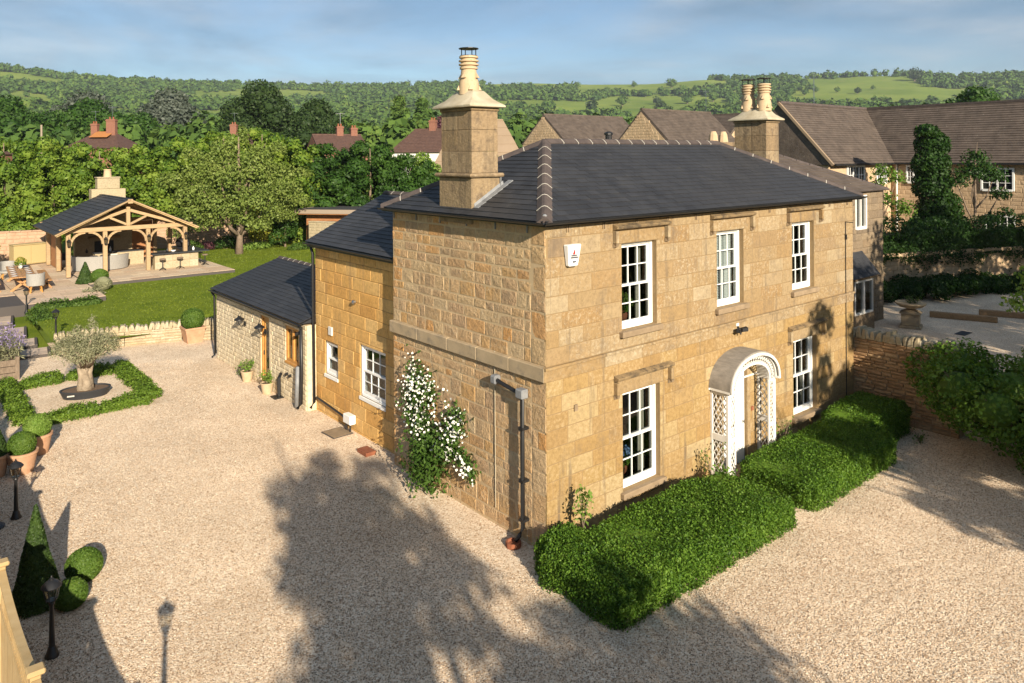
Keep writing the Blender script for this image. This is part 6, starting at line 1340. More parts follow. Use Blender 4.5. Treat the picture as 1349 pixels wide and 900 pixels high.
tree('small_tree', 'small open tree with a forked trunk in front of the white neighbour window', 'tree', (42.2, 7.1, 1), 7, [(0, 0, 5.2, 1.2, 1.0, .9), (1.1, -.8, 5.0, .9, .8, .7), (-1.0, .8, 4.7, .9, .8, .7), (.3, 0, 6.1, .8, .8, .6), (1.5, -1.0, 3.8, .7, .6, .5), (.9, -.7, 2.3, .7, .6, .5), (1.6, -1.3, 2.6, .6, .5, .4)], 2600, lf_ivy, .18, .13, 96, limbs=7, shell=(.3, 1.1))
tree('thin_tree', 'thin straggly small tree left of the ivy-clad trunk', 'tree', (36.0, 9.9, 1), 6, [(0, 0, 5.3, .8, .7, .5), (.9, -.4, 4.9, .7, .6, .5), (.3, 0, 3.6, .8, .7, .6), (1.2, -.7, 3.0, .8, .7, .7), (-.4, .2, 4.6, .5, .5, .5)], 1300, lf_bush, .17, .08, 97, limbs=5, shell=(.3, 1.1))

# ------------------------------------------------------------------ neighbours
def tile_rows(par, eL, eR, tL, tR, n, mat, t=.05):
    mb = MB(); stepped_courses(mb, eL, eR, tL, tR, n, t); tag(mb.build('tile_courses', mat, par, fix=False), kind='stuff')
def window_unit(w, h, par, M4, lights=2, rows=3, mat=None):
    fr = MB().box(-.05, .06, -.05, .06, -.05, h + .05).box(w - .06, w + .05, -.05, .06, -.05, h + .05).box(.06, w - .06, -.05, .06, h - .06, h + .05).box(.06, w - .06, -.07, .06, -.09, .06).build('casement_window', mat or m_white, par); fr.matrix_local = M4
    MB().box(.05, w - .05, .035, .05, .05, h - .05).build('pane', m_dglass, fr)
    for i in range(1, lights): MB().box(w * i / lights - .05, w * i / lights + .05, -.04, .03, .06, h - .06).build('mullion', mat or m_white, fr)
    for i in range(lights):
        x0, x1 = w * i / lights, w * (i + 1) / lights
        MB().box((x0 + x1) / 2 - .018, (x0 + x1) / 2 + .018, -.01, .03, .06, h - .06).build('glazing_bar', mat or m_white, fr)
        for k in range(1, rows): MB().box(x0 + .05, x1 - .05, -.012, .028, h * k / rows - .018, h * k / rows + .018).build('glazing_bar', mat or m_white, fr)
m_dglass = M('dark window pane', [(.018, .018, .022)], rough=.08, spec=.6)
nb = thing('neighbour_range', 'long L-shaped neighbouring building with mossy brown stone-tile roofs and white windows', 'house')
EZ2, RZ2 = 6.78, 11.0
MB().box(38, 47, 14.25, 21, 0, EZ2).box(47, 54, -22, 21, 0, EZ2).build('wall', m_nstone, nb)
MB().add([(38, 14.25, EZ2), (38, 20.95, EZ2), (38, 17.7, 10.75), (38.4, 14.25, EZ2), (38.4, 20.95, EZ2), (38.4, 17.7, 10.75)], [(0, 2, 1), (3, 4, 5), (0, 3, 5, 2), (1, 2, 5, 4)]).build('gable', m_nstone, nb)
mb = MB(); FG = Matrix.Translation((38, 0, 0)) @ FL; rdn = random.Random(4)
for a, b, c, d in courses(rdn, -21, -14.25, 5.5, 10.7, .26, .34, .4, .8):
    lim = (min(-a, -b) - 14.25, 20.95 - max(-a, -b)); 
    if d < EZ2 or (d - EZ2) < min(lim) * 1.13: stone_geo(mb, rdn, a, b, c, d, .03, .02, .015, frame=FG)
tag(mb.build('gable_stone', m_nstone, nb, fix=False), kind='stuff')
mb = MB(); FB = Matrix.Translation((47, 0, 0)) @ FL
nwin = [(-y - w - .08, -y + .08, z - .1, z + h + .08) for y, w, z, h in ((12.19, .9, 5.35, 1.15), (6.45, 1.85, 4.95, 1.42), (6.4, 1.7, 2.3, .95), (.5, 1.7, 4.95, 1.4), (-4, 1.7, 4.95, 1.4))]
for r in courses(rdn, -14.2, 6, 1.5, 6.7, .22, .34, .3, .7, nwin): stone_geo(mb, rdn, *r, .03, .016, .012, frame=FB)
for r in courses(rdn, 38.1, 46.9, 4.6, 6.7, .22, .34, .3, .7, [(40.2, 42.8, 5.2, 6.65), (44.5, 46.2, 5.2, 6.65)]): stone_geo(mb, rdn, *r, .03, .016, .012, frame=Matrix.Translation((0, 14.25, 0)))
tag(mb.build('wall_stone', m_nstone, nb, fix=False), kind='stuff')
r1 = MB().add([(37.8, 13.9, EZ2 - .1), (47.2, 13.9, EZ2 - .1), (50.5, 17.7, RZ2 - .1), (37.8, 17.7, RZ2 - .1), (37.8, 21.4, EZ2 - .1), (54, 21.4, EZ2 - .1)], [(0, 1, 2, 3), (3, 2, 5, 4), (0, 3, 4)]).build('roof', m_sttile, nb)
tile_rows(r1, (37.75, 13.88, EZ2 - .06), (46.7, 13.88, EZ2 - .06), (37.75, 17.7, RZ2 - .04), (50.5, 17.7, RZ2 - .04), 26, m_sttile)
r2 = MB().add([(46.68, 13.9, EZ2 - .1), (46.68, -22, EZ2 - .1), (50.5, -22, RZ2 - .1), (50.5, 17.7, RZ2 - .1), (54.3, -22, EZ2 - .1), (54.3, 21, EZ2 - .1)], [(0, 3, 2, 1), (3, 5, 4, 2)]).build('roof', m_sttile, nb)
tile_rows(r2, (46.66, 13.88, EZ2 - .06), (46.66, -22, EZ2 - .06), (50.5, 17.7, RZ2 - .04), (50.5, -22, RZ2 - .04), 26, m_sttile)
for p, q, par in (((37.8, 17.7, RZ2 - .02), (50.5, 17.7, RZ2 - .02), r1), ((50.5, 17.7, RZ2 - .02), (50.5, -22, RZ2 - .02), r2)): MB().bar(p, q, .3, .16).build('ridge', m_hip, par)
MB().bar((37.75, 13.85, EZ2 - .1), (37.75, 17.7, RZ2 - .06), .18, .16).build('verge', m_tanroof, r1)
MB().bar((46.6, 13.9, EZ2 - .1), (46.6, -22, EZ2 - .1), .12, .12).bar((38, 13.82, EZ2 - .1), (46.6, 13.82, EZ2 - .1), .12, .12).build('gutter', m_black, nb)
MB().tube([(46.9, 13.8, 6.7), (46.9, 13.8, 1)], .06, 6).build('downpipe', m_white, nb)
FN = Matrix.Translation((46.92, 0, 0)) @ FL; FA = Matrix.Translation((0, 14.17, 0))
for y, w, z, h, l_, rws in ((12.19, .9, 5.35, 1.15, 2, 3), (6.45, 1.85, 4.95, 1.42, 2, 3), (6.4, 1.7, 2.3, .95, 2, 2), (0.5, 1.7, 4.95, 1.4, 2, 3), (-4, 1.7, 4.95, 1.4, 2, 3)): window_unit(w, h, nb, FN @ Matrix.Translation((-y - w, 0, z)), l_, rws)
for x, w in ((40.3, 2.4), (44.6, 1.5)): window_unit(w, 1.2, nb, FA @ Matrix.Translation((x, 0, 5.35)), 3 if w > 2 else 2, 2)
def gable_house(name, label, loc, rz, L_, D_, hw, hr, wallm, roofm, chim=(), hip=0.0, rows=16, windows=(), over=.25, hipside=0):
    t = thing(name, label, 'house', loc, rz); Z0 = float(land(loc[0], loc[1])) - loc[2] - .5
    MB().box(-L_ / 2, L_ / 2, -D_ / 2, D_ / 2, Z0, hw).build('wall', wallm, t)
    x0, x1, y0, y1 = -L_ / 2 - over, L_ / 2 + over, -D_ / 2 - over, D_ / 2 + over
    rL, rR = x0 + hip, x1 - hip
    rf = MB().add([(x0, y0, hw), (x1, y0, hw), (x1, y1, hw), (x0, y1, hw), (rL, 0, hr), (rR, 0, hr)], [(0, 1, 5, 4), (1, 2, 5), (2, 3, 4, 5), (3, 0, 4), (3, 2, 1, 0)]).build('roof', roofm, t)
    if not hip:
        for x in (x0 - .03, x1 + .03): MB().add([(x, y0 + .3, hw), (x, y1 - .3, hw), (x, 0, hr - .25), (x + (.02 if x > 0 else -.02), y0 + .3, hw), (x + (.02 if x > 0 else -.02), y1 - .3, hw), (x + (.02 if x > 0 else -.02), 0, hr - .25)], [(0, 1, 2), (3, 5, 4), (0, 2, 5, 3), (1, 4, 5, 2)]).build('gable', wallm, rf)
    if not hip and wallm is m_nstone:
        mb = MB(); rg = random.Random(int(L_ * 10)); fg = Matrix.Translation((x0 - .055, 0, 0)) @ FL
        for a, b, c, d in courses(rg, -D_ / 2, D_ / 2, hw - .6, hr - .3, .24, .32, .3, .6):
            if max(abs(a), abs(b)) < (D_ / 2) * (1 - (d - hw) / (hr - hw)) + .02: stone_geo(mb, rg, a, b, c, d, .03, .016, .012, frame=fg)
        tag(mb.build('gable_stone', wallm, rf, fix=False), kind='stuff')
    tile_rows(rf, (x0, y0 - .02, hw + .03), (x1, y0 - .02, hw + .03), (rL, 0, hr + .03), (rR, 0, hr + .03), rows, roofm, .04)
    if hip: tile_rows(rf, (x0 - .02, y1, hw + .03), (x0 - .02, y0, hw + .03), (rL, 0, hr + .03), (rL, 0, hr + .03), rows, roofm, .04)
    MB().bar((rL, 0, hr + .03), (rR, 0, hr + .03), .28, .16).build('ridge', roofm, rf)
    for cx, cy, w, z1, mt, aer in chim:
        c = MB().box(cx - w / 2, cx + w / 2, cy - .35, cy + .35, hw, z1).box(cx - w / 2 - .07, cx + w / 2 + .07, cy - .42, cy + .42, z1 - .25, z1 - .1).build('chimney', mt, rf)
        for s in (-.2, .2): MB().lathe([(.12, z1), (.10, z1 + .35)], 8, (cx + s * w, cy, 0)).build('chimney_pot', m_rust, c)
        if aer:
            MB().tube([(cx + .1, cy, z1 - .5), (cx + .1, cy, z1 + 1.9)], .03, 5).bar((cx - .55, cy, z1 + 1.75), (cx + .75, cy, z1 + 1.75), .03).bar((cx - .4, cy - .25, z1 + 1.75), (cx - .4, cy + .25, z1 + 1.75), .025).bar((cx + .1, cy - .25, z1 + 1.75), (cx + .1, cy + .25, z1 + 1.75), .025).bar((cx + .5, cy - .25, z1 + 1.75), (cx + .5, cy + .25, z1 + 1.75), .025).build('aerial', m_steel, c)
    for x, z, w, h in windows: window_unit(w, h, t, Matrix.Translation((x, -D_ / 2 - .07, z)), 2, 2)
    return t
FACE = YAW - math.pi / 2
gable_house('brick_house', 'red-roofed house with an orange roof patch between two brick chimneys beyond the hedge', (15.4, 112, 3.5), FACE, 7.5, 8, 5.3, 7.7, m_red, m_redroof, [(-1.6, 0, .9, 9.0, m_red, True), (1.1, -.5, 1.3, 9.6, m_red, True)], hip=2.6)
tag(bpy.data.objects['brick_house'])
MB().add([(-1.3, -2.2, 7.02), (1.3, -2.2, 7.02), (1.3, -.1, 7.86), (-1.3, -.1, 7.86), (-1.3, -2.2, 6.98), (1.3, -2.2, 6.98), (1.3, -.1, 7.8), (-1.3, -.1, 7.8)], [(0, 1, 2, 3), (7, 6, 5, 4), (0, 4, 5, 1), (1, 5, 6, 2), (2, 6, 7, 3), (3, 7, 4, 0)]).build('orange_roof_patch', m_orroof, bpy.data.objects['brick_house'])
gable_house('brick_house', 'red-roofed house with one brick chimney just left of the apple tree top', (35.0, 108.5, 3.5), FACE, 9, 8, 5.3, 7.6, m_red, m_redroof, [(-2.3, 0, 1.0, 9.2, m_red, True)], hip=2.6)
gable_house('brick_house', 'red-roofed house with pale verge and two chimneys above the dark hedge', (39.0, 86.0, 2.5), FACE + .5, 6.4, 7.5, 5.6, 8.0, m_red, m_redroof, [(.4, 0, .9, 9.2, m_red, True), (2.4, 0, .9, 9.0, m_red, False)])
gable_house('white_house', 'white-walled house with red-brown roof just left of the near chimney', (46.2, 73.6, 2.0), FACE - .25, 8, 7, 5.9, 9.0, m_offwhite, m_redroof, [(.5, 0, .9, 10.2, m_red, False)], hip=2.2, windows=[(-2.8, 3.6, 1.2, 1.2), (-.6, 3.6, 1.2, 1.2)])
gable_house('brick_house', 'low dark-roofed house at the far left edge behind the hedge', (-1.0, 118, 3.5), FACE, 8, 8, 4.6, 6.8, m_red, m_redroof, hip=2)
gable_house('tan_house', 'large plain tan-roofed house behind the near chimney', (34.6, 47.4, .5), FACE + .06, 8.4, 9, 5.6, 10.35, m_tanroof, m_tanroof, hip=2.2, rows=6)
gable_house('stone_house_beyond', 'stone house beyond the roof with its gable end left of the middle', (53.5, 52.0, .5), 0.0, 12.5, 7.0, 8.2, 11.5, m_nstone, m_sttile, rows=20)
gable_house('stone_house_beyond', 'stone house beyond the roof with a tall gable in the middle', (52.0, 37.4, .5), 0.0, 10.5, 6.5, 8.0, 11.3, m_nstone, m_sttile, rows=20)
gable_house('stone_house_beyond', 'stone house with a dark roof partly hidden behind the right-hand gables', (60.5, 42.5, .5), -math.pi / 2, 14, 7, 8.0, 11.2, m_nstone, m_sttile, rows=20)
MB().tube([(0, 0, 0), (0, 0, 2.6)], .03, 5).bar((-.6, 0, 2.4), (.6, 0, 2.4), .03).bar((-.5, -.3, 2.4), (-.5, .3, 2.4), .025).bar((.4, -.3, 2.4), (.4, .3, 2.4), .025).build('aerial', m_steel, bpy.data.objects['stone_house_beyond.001'], loc=(4.8, 0, 11.1))
MB().tube([(0, 0, 0), (0, 0, 2.4)], .03, 5).bar((-.4, 0, 2.3), (.4, 0, 2.3), .025).build('aerial', m_steel, nb, loc=(42.5, 17.7, 10.9))
tag(MB().tube([(0, 0, 0), (0, 0, 9.5)], .11, 8).build('telegraph_pole', m_greybr, None, loc=(5.0, 95, 2.0)), 'pale telegraph pole rising behind the far left hedge', 'pole')

# ------------------------------------------------------------------ trees of the valley and hillside
def blob_arrays(sub):
    bm = bmesh.new(); bmesh.ops.create_icosphere(bm, subdivisions=sub, radius=1); V = np.array([v.co[:] for v in bm.verts]); F = np.array([[v.index for v in f.verts] for f in bm.faces]); bm.free(); return V, F
def far_crowns(name, C, Rr, Hh, nl, lsize, rng, mat):
    """one mesh of leafy crowns: nl leaf tufts over each lobed crown, on a small solid heart"""
    n = len(C); d = sph(rng, n * nl).reshape(n, nl, 3); d[..., 2] = np.where(d[..., 2] < -.35, -d[..., 2], d[..., 2])
    ph = rng.uniform(0, 6.28, (n, 1, 4)); dirs = np.array([[2.6, 1.1, 1.7], [-1.4, 2.9, .9], [1.2, -1.9, 2.7], [4.2, 3.1, -3.3]])
    s = (1 + np.sin(d.reshape(-1, 3) @ dirs.T * 1.3 + np.repeat(ph[:, 0], nl, 0)).sum(1).reshape(n, nl) * .12) * rng.uniform(.72, 1.05, (n, nl))
    sc = np.stack([Rr, Rr, Hh], 1)[:, None, :]
    P = (C[:, None, :] + d * s[..., None] * sc).reshape(-1, 3); Nr = norm((d / sc).reshape(-1, 3))
    m = len(P); Nn = norm(Nr + rng.normal(0, .45, (m, 3))); T = rng.normal(0, 1, (m, 3)); T = norm(T - Nn * (T * Nn).sum(1, keepdims=True)); B = np.cross(Nn, T)
    q = (np.repeat(Rr, nl) * lsize * rng.uniform(.6, 1.4, m))[:, None]
    V = np.stack([P - T * q, P + B * q * .8 + Nn * q * .3, P + T * q, P - B * q * .8 + Nn * q * .3], 1).reshape(-1, 3); F = np.arange(4 * m).reshape(-1, 4)
    bv, bf = blob_arrays(1); k = len(bv); bV = (C[:, None, :] + bv[None] * sc * .72).reshape(-1, 3); bf4 = np.concatenate([bf, bf[:, 2:]], 1)
    bF = (bf[None] + (np.arange(n) * k)[:, None, None]).reshape(-1, 3) + len(V)
    V = np.concatenate([V, bV]); me = bpy.data.meshes.new(name); me.vertices.add(len(V)); me.vertices.foreach_set('co', V.astype(np.float32).ravel())
    li = np.r_[F.ravel(), bF.ravel()].astype(np.int32); me.loops.add(len(li)); me.loops.foreach_set('vertex_index', li)
    st = np.r_[np.arange(len(F)) * 4, len(F) * 4 + np.arange(len(bF)) * 3].astype(np.int32); me.polygons.add(len(st)); me.polygons.foreach_set('loop_start', st)
    me.update(calc_edges=True); me.materials.append(mat); return me
FIELDS = [[(134, 1312), (175, 1284), (166, 1126), (135, 1096), (120, 1171)], [(413, 1448), (482, 1398), (411, 1196), (329, 1080)], [(749, 1328), (878, 1294), (758, 1158), (676, 1185)], [(644, 1134), (706, 1142), (634, 1026), (592, 1039)],
          [(1181, 1200), (1420, 1060), (1369, 922), (1196, 806), (1024, 1035)], [(1033, 963), (1097, 889), (1075, 724), (807, 550), (675, 770), (790, 830)], [(1199, 696), (1366, 677), (1421, 456), (1217, 378), (1057, 344), (1030, 543), (1096, 635)], [(1479, 824), (1463, 589), (1381, 761)]]
def inside(x, y, poly):
    r = np.zeros(len(x), bool); n = len(poly)
    for i in range(n):
        (x0, y0), (x1, y1) = poly[i], poly[(i + 1) % n]
        c = ((y0 > y) != (y1 > y)) & (x < (x1 - x0) * (y - y0) / (y1 - y0 + 1e-9) + x0); r ^= c
    return r
def wood(name, label, r0, r1, sp, rad, nl, lsize, seed, thin=0.0, azm=.68):
    rng = np.random.default_rng(seed); n = int(2 * azm * (r1 * r1 - r0 * r0) / 2 / (sp * sp))
    az = rng.uniform(-azm, azm, n); r = np.sqrt(rng.uniform(r0 * r0, r1 * r1, n)); x, y = polar(az, r); keep = np.ones(n, bool)
    for f in FIELDS: keep &= ~inside(x, y, f)
    patch = np.sin(x * .011 + 2 * np.sin(y * .006)) + np.sin(y * .013 + x * .004)
    keep &= ~((patch > .95) & (r > 330))                           # small clearings
    keep &= rng.uniform(0, 1, n) > thin
    if r0 < 170:
        for hx, hy in ((15.4, 112), (35, 108.5), (39, 86), (46, 73.6), (-1, 118), (53, 45), (60, 40), (5, 95), (34, 47)): keep &= np.hypot(x - hx, y - hy) > 13
        keep &= ~((np.abs(az + .30) < .1) & (r < 112)); 
    x, y, r = x[keep], y[keep], r[keep]; n = len(x)
    R_ = rng.uniform(*rad, n); H_ = R_ * rng.uniform(.75, 1.15, n); z = land(x, y) + H_ * rng.uniform(.45, .75, n)
    o = place(name, far_crowns(name, np.stack([x, y, z], 1), R_, H_, nl, lsize, rng, lf_wood)); return tag(o, label, kind='stuff')
wood('valley_wood', 'mass of broadleaf trees filling the valley behind the houses', 95, 330, 8.0, (3.0, 5.4), 280, .135, 1, thin=.25)
wood('hillside_wood', 'mixed woodland covering the lower hillside', 330, 820, 10.0, (3.4, 6.6), 62, .27, 2)
wood('ridge_wood', 'distant woodland covering the upper hill and skyline', 820, 1735, 13.0, (4.6, 8.4), 34, .36, 3)
FIELD_LABELS = ['small lone tree in the middle of the big bright pasture', 'smallest lone tree left of the middle of the big pasture', 'round tree in the upper field straight above the black flue', 'pair tree low on the hillside left of the right-hand chimney', 'tree beside the pair low on the hillside left of the right-hand chimney', 'lone tree in the pale upper field above the middle gable', 'lone tree just left of the right-hand chimney pots', 'lone small tree on the left part of the big pasture', 'tree standing close against the right-hand chimney pots', 'larger tree along the lower hedge of the big pasture', 'second tree along the lower hedge of the big pasture', 'dark tree at the lower right hedge of the big pasture', 'small dark tree at the end of the lower pasture hedge', 'tree just right of the right-hand chimney pots', 'tree at the left corner of the big bright pasture', 'big dark crown on the skyline above the ivy tree', 'big round crown on the skyline above the middle gables', 'dark tree between the fields above the middle gable', 'tree at the lower edge of the fields above the left gable', 'tree below the fields directly above the left gable ridge', 'lone tree at the left end of the pale upper field', 'lone tree in the pale upper field right of centre', 'tree behind the right-hand chimney at the pasture corner', 'lone tree in the right half of the big pasture', 'tiny lone tree at the top of the big bright pasture', 'tiny lone tree at the far right of the big pasture', 'lone tree in the small field at the far left hillside', 'lone tree in the small field above the silver-leaved trees', 'lone tree in the field left of the near chimney pot', 'tree at the lower edge of the field left of the near chimney', 'dark hedge tree low on the hillside above the aerial']
FT = [(1199, 569, 6.1), (1223, 615, 5.1), (1228, 966, 10.9), (976, 797, 7.6), (998, 753, 8.7), (1097, 1023, 6.0), (1172, 812, 8.4), (1213, 647, 5.2), (1037, 730, 8.7), (969, 500, 9.2), (983, 478, 9.1), (1029, 450, 8.2), (1019, 422, 6.0), (1133, 650, 10.0), (1159, 638, 6.3), (1476, 594, 12.8), (1070, 902, 8.4), (888, 795, 9.6), (764, 741, 9.7), (1119, 1130, 8.0), (1232, 1070, 6.5), (1090, 665, 9.8), (1118, 428, 4.3), (1305, 593, 3.9), (1365, 465, 3.8), (144, 1238, 4.3), (424, 1354, 5.3), (755, 1264, 5.9), (659, 1046, 6.2), (854, 619, 9.4), (793, 642, 9.2)]
rng = np.random.default_rng(6)
for i, (x, y, r) in enumerate(FT):
    t = thing('field_tree', FIELD_LABELS[i], 'tree', (x, y, float(land(x, y))), 0, 'lone trees dotting the hillside pasture')
    place('crown', far_crowns('crown', np.array([[0, 0, r * .8]]), np.array([r]), np.array([r * .92]), 220, .15, rng, lf_con if i % 3 == 0 else lf_wood), t); MB().tube([(0, 0, -.5), (0, 0, r * .6)], [r * .1, r * .06], 6).build('trunk', m_bark, t)
def far_tree(label, x, y, R_, H, leaf, n, size, seed, kind='far_tree', cl=None, group=None):
    rd2 = random.Random(seed); z = float(land(x, y)); cl = cl or rand_clumps(rd2, 15, R_, H * .22, H * .86, R_ * .32, R_ * .52)
    return tree(kind, label, 'tree', (x, y, z), H, cl, n, leaf, size, R_ * .07, seed, limbs=5, core=.72, low=-.8)
far_tree('big dark conifer rising behind the apple tree', 40.5, 117, 6.6, 14.0, lf_con, 8000, .55, 301, 'dark_conifer')
far_tree('dark evergreen just right of the big conifer', 48.5, 112, 5.6, 11.5, lf_con, 4500, .55, 302, 'dark_conifer')
far_tree('spreading dark evergreen behind the right end of the hedge', 44, 106, 5.0, 9.5, lf_con, 4000, .5, 312, 'dark_conifer')
far_tree('grey silver-leaved tree left of the red chimneys', 25.5, 181, 8, 15, lf_silver, 5000, .8, 303, 'silver_tree')
far_tree('grey silver-leaved tree right of the red-roofed house', 40, 169, 8.5, 15, lf_silver, 5000, .8, 304, 'silver_tree')
for i in range(7):
    u = i / 6; x, y = 12 + 24 * u, 150 - 8 * u
    far_tree(['dark valley tree at the far left behind the hedge', 'dark valley tree behind the telegraph pole', 'dark valley tree left of the orange roof patch', 'dark valley tree behind the red chimneys', 'dark valley tree right of the red chimneys', 'dark valley tree between the red-roofed houses', 'dark valley tree left of the big conifer'][i], x - 14 + 5, y, 5.5, 9.5 + 2 * math.sin(i * 2), lf_dark, 3600, .6, 320 + i, 'valley_tree')
far_tree('slim poplar standing alone before the woods left of the near chimney', 88, 150, 3.0, 17, lf_wood, 2500, .7, 330, 'poplar'); far_tree('slim poplar beside its twin left of the near chimney', 92, 146, 3.0, 16, lf_wood, 2500, .7, 331, 'poplar'); far_tree('purple-leaved tree behind the white house', 66, 99, 3.2, 9, lf_tape, 2500, .5, 332, 'copper_beech')
tree('laurel', 'bright green shrub squeezed left of the near chimney', 'shrub', (25.0, 41.8, .5), 7, [(0, 0, 3.2, 1.3, 1.2, 1.8), (.2, 0, 5.2, 1.05, 1, 1.4), (-.4, .3, 6.4, .7, .7, .9)], 3200, lf_lime, .22, .15, 341, core=.6)
tree('laurel', 'bright green shrub showing right of the near chimney', 'shrub', (32.5, 41.5, .5), 8, [(0, 0, 5.2, 2.2, 1.5, 1.6), (1.4, -.8, 6.2, 1.2, 1.1, 1.2), (-1.3, .6, 6.3, 1.2, 1.1, 1.3)], 3200, lf_lime, .24, .15, 342, core=.6)
far_tree('bright small tree at the right edge above the long roof', 95, 12, 6.5, 15.5, lf_apple, 4500, .5, 343)
far_tree('dark tree left of the bright one above the long roof', 93, 24, 4.5, 13.0, lf_dark, 3000, .5, 344)

# ------------------------------------------------------------------ trees and shrubs outside the frame whose shade falls into it
def shade_tree(label, x, y, H, R_, seed, n=9000, z0=1.8, leaf=None, wide=False, fine=False):
    rd2 = random.Random(seed); cl = rand_clumps(rd2, 26, R_, z0, H - 1.0, 1.1, 1.6)
    if wide: cl = [(math.cos(k * 2.4) * R_ * rd2.uniform(.35, .85), math.sin(k * 2.4) * R_ * rd2.uniform(.35, .85), z0 + (H - 1 - z0) * (k + .5) / 30, *(lambda r: (r, r, r * .85))(rd2.uniform(1.0, 1.5))) for k in range(30)]
    if fine: cl = [(*(np.array(c[:3]) + [rd2.uniform(-1, 1), rd2.uniform(-1, 1), rd2.uniform(-.9, .7)]), *(lambda r: (r, r, r * .7))(rd2.uniform(.35, .8))) for c in cl for _ in range(4)]
    tree('roadside_tree', label, 'tree', (x, y, 0), H, cl, n, leaf or lf_tall, .22 if fine else .34, .28, seed, limbs=30 if fine else 12, shell=(.35, 1.08))
shade_tree('leafy tree beside the drive entrance, shading the gravel before the side wall', -8.3, -17.2, 10.6, 3.2, 401, 13000, fine=True)
shade_tree('smaller leafy tree by the drive entrance, shading the gravel before the hedge corner', -4.9, -17.0, 7.3, 2.5, 411, 8000, fine=True)
shade_tree('leafy tree beside the drive, shading the right end of the house front', 7.2, -17.5, 9.7, 3.7, 402, 22000, 3.0, wide=True, fine=True)
shade_tree('leafy tree by the drive, shading the corner of the brown garden wall', 11.0, -17.0, 11.0, 3.6, 407, 13000, .8, wide=True, fine=True)
shade_tree('leafy tree to the right of the drive, shading the brown garden wall', 14.5, -16.5, 11.5, 4.2, 403, 4500, .8, wide=True)
shade_tree('leafy tree beyond the right edge, shading the courtyard planter', 21, -13.5, 11.5, 4.3, 404, 5200, .8, wide=True)
shade_tree('leafy tree beyond the right edge, shading the boundary wall', 28.5, -12.5, 12, 4.5, 405, 5200, .8, wide=True)
shade_tree('leafy tree far beyond the right edge, shading the ivy bank', 36, -11.5, 12, 4.5, 406, 5200, .8, wide=True)
shade_tree('leafy tree beyond the right edge, between those shading the courtyard', 24.8, -13.0, 12, 4.2, 408, 5200, .8, wide=True)
shade_tree('leafy tree beyond the right edge, behind those shading the ivy bank', 32.3, -12.0, 12, 4.2, 409, 5200, .8, wide=True)
shade_tree('leafy tree beyond the right edge, nearest the dark bush', 17.6, -15.0, 11.5, 3.8, 410, 4500, .8, wide=True)
for i, (y, h) in enumerate(((6.6, 2.7), (7.8, 3.2), (9.0, 3.6), (10.2, 3.9), (11.4, 4.2), (12.6, 4.4), (13.8, 4.6), (15.2, 4.4))):
    c = cone('dark clipped conifer in the row beyond the end of the trellis fence', (-8.95 - .06 * i, y, 0), .75, h + .4, 3500, 500 + i, .10)
    c['group'] = 'conifers beyond the trellis fence'; c.name = 'fence_conifer'

def haze():
    m = bpy.data.materials.new('pale air'); m.use_nodes = True; t = m.node_tree; t.nodes.clear()
    v = N(t, 'ShaderNodeVolumePrincipled'); v.inputs['Color'].default_value = (.80, .88, 1, 1); v.inputs['Density'].default_value = .00012; v.inputs['Anisotropy'].default_value = .2
    o = N(t, 'ShaderNodeOutputMaterial'); L(t, v.outputs[0], o.inputs['Volume'])
    tag(MB().box(-3300, 3300, -3300, 3300, -30, 260).build('haze', m), 'faint bluish evening air over the valley', kind='stuff')
haze()

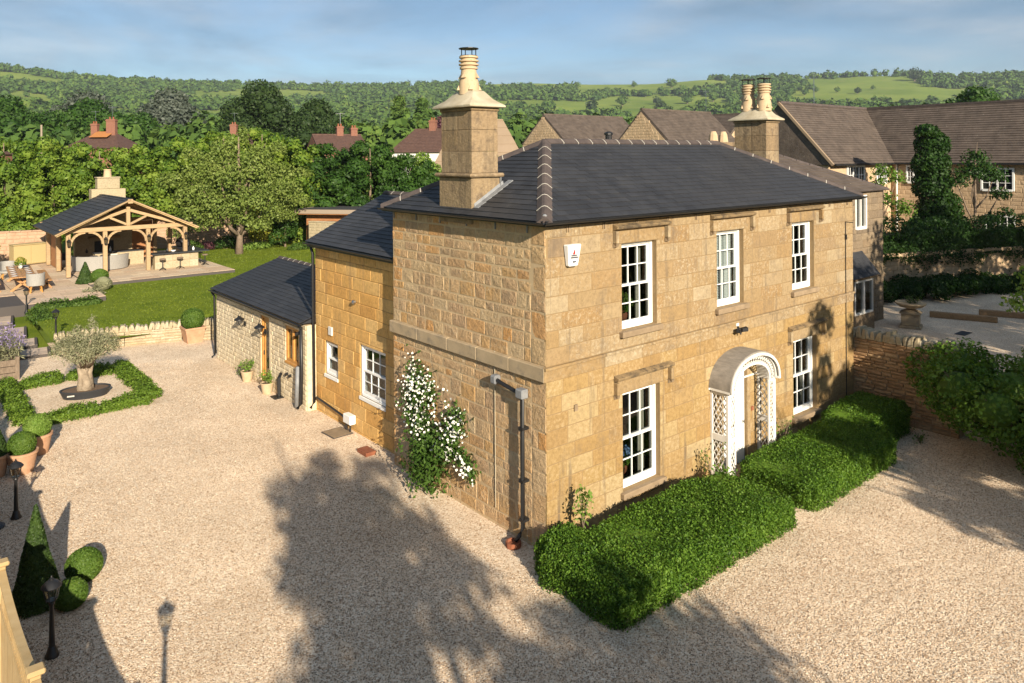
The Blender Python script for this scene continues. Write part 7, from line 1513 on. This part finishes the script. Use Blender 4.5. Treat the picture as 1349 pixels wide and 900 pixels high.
# loose pebbles lying on the near gravel: one scatter, thinning out with distance
def pebbles():
    rng = np.random.default_rng(12); src = []
    for k in range(5):
        V, F = blob_arrays(1); V = V * rng.uniform(.75, 1.2, (len(V), 1)) * [1, .78, .55]; src.append((V, F))
    col = bpy.data.collections.new('pebble_kinds')
    for k, (V, F) in enumerate(src):
        o = bpy.data.objects.new('pebble', np_mesh('pebble', V, F, m_pebble)); col.objects.link(o)
    n = 330000; az = rng.uniform(-.68, .68, n); r = 8.5 + 22 * rng.uniform(0, 1, n) ** 1.15; x, y = polar(az, r)
    ok = ~((x > -.05) & (x < 12.1) & (y > -.1)) & ~((x > 0) & (y > 5.4)) & ~((x > -.8) & (x < 9.3) & (y > -2.4)) & (x > -8.25) & ~((x > -6.8) & (x < -2.8) & (y > 14)) & (y < 20.5)
    x, y = x[ok], y[ok]; m = len(x); me = bpy.data.meshes.new('loose_pebbles'); me.vertices.add(m); me.vertices.foreach_set('co', np.stack([x, y, np.full(m, .004)], 1).astype(np.float32).ravel()); me.update()
    o = place('loose_pebbles', me); tag(o, 'loose honey pebbles on the gravel drive', kind='stuff')
    g = bpy.data.node_groups.new('scatter pebbles', 'GeometryNodeTree'); g.interface.new_socket('Geometry', in_out='INPUT', socket_type='NodeSocketGeometry'); g.interface.new_socket('Geometry', in_out='OUTPUT', socket_type='NodeSocketGeometry')
    gi, go = g.nodes.new('NodeGroupInput'), g.nodes.new('NodeGroupOutput'); m2p = g.nodes.new('GeometryNodeMeshToPoints'); ip = g.nodes.new('GeometryNodeInstanceOnPoints'); ci = g.nodes.new('GeometryNodeCollectionInfo'); ci.inputs['Collection'].default_value = col
    ci.inputs['Separate Children'].default_value = True; ci.inputs['Reset Children'].default_value = True; ip.inputs['Pick Instance'].default_value = True
    rv = g.nodes.new('FunctionNodeRandomValue'); rv.data_type = 'FLOAT_VECTOR'; rv.inputs[0].default_value = (-.3, -.3, 0); rv.inputs[1].default_value = (.3, .3, 6.28)
    rs = g.nodes.new('FunctionNodeRandomValue'); rs.data_type = 'FLOAT'; rs.inputs[2].default_value = .006; rs.inputs[3].default_value = .014; rs.inputs['Seed'].default_value = 4
    k = g.links.new; k(gi.outputs[0], m2p.inputs[0]); k(m2p.outputs[0], ip.inputs['Points']); k(ci.outputs[0], ip.inputs['Instance']); k(rv.outputs[0], ip.inputs['Rotation']); k(rs.outputs[1], ip.inputs['Scale']); k(ip.outputs[0], go.inputs[0])
    md = o.modifiers.new('scatter', 'NODES'); md.node_group = g
def pebble_mat():
    m, t, b = newmat('pebble'); oi = N(t, 'ShaderNodeObjectInfo')
    L(t, rampn(t, oi.outputs['Random'], [(0.14, 0.092, 0.058), (0.33, 0.235, 0.155), (0.44, 0.33, 0.23), (0.54, 0.43, 0.32), (0.76, 0.67, 0.54)]), b.inputs['Base Color']); b.inputs['Roughness'].default_value = .85; b.inputs['Specular IOR Level'].default_value = .2
    return m
m_pebble = pebble_mat()
pebbles()
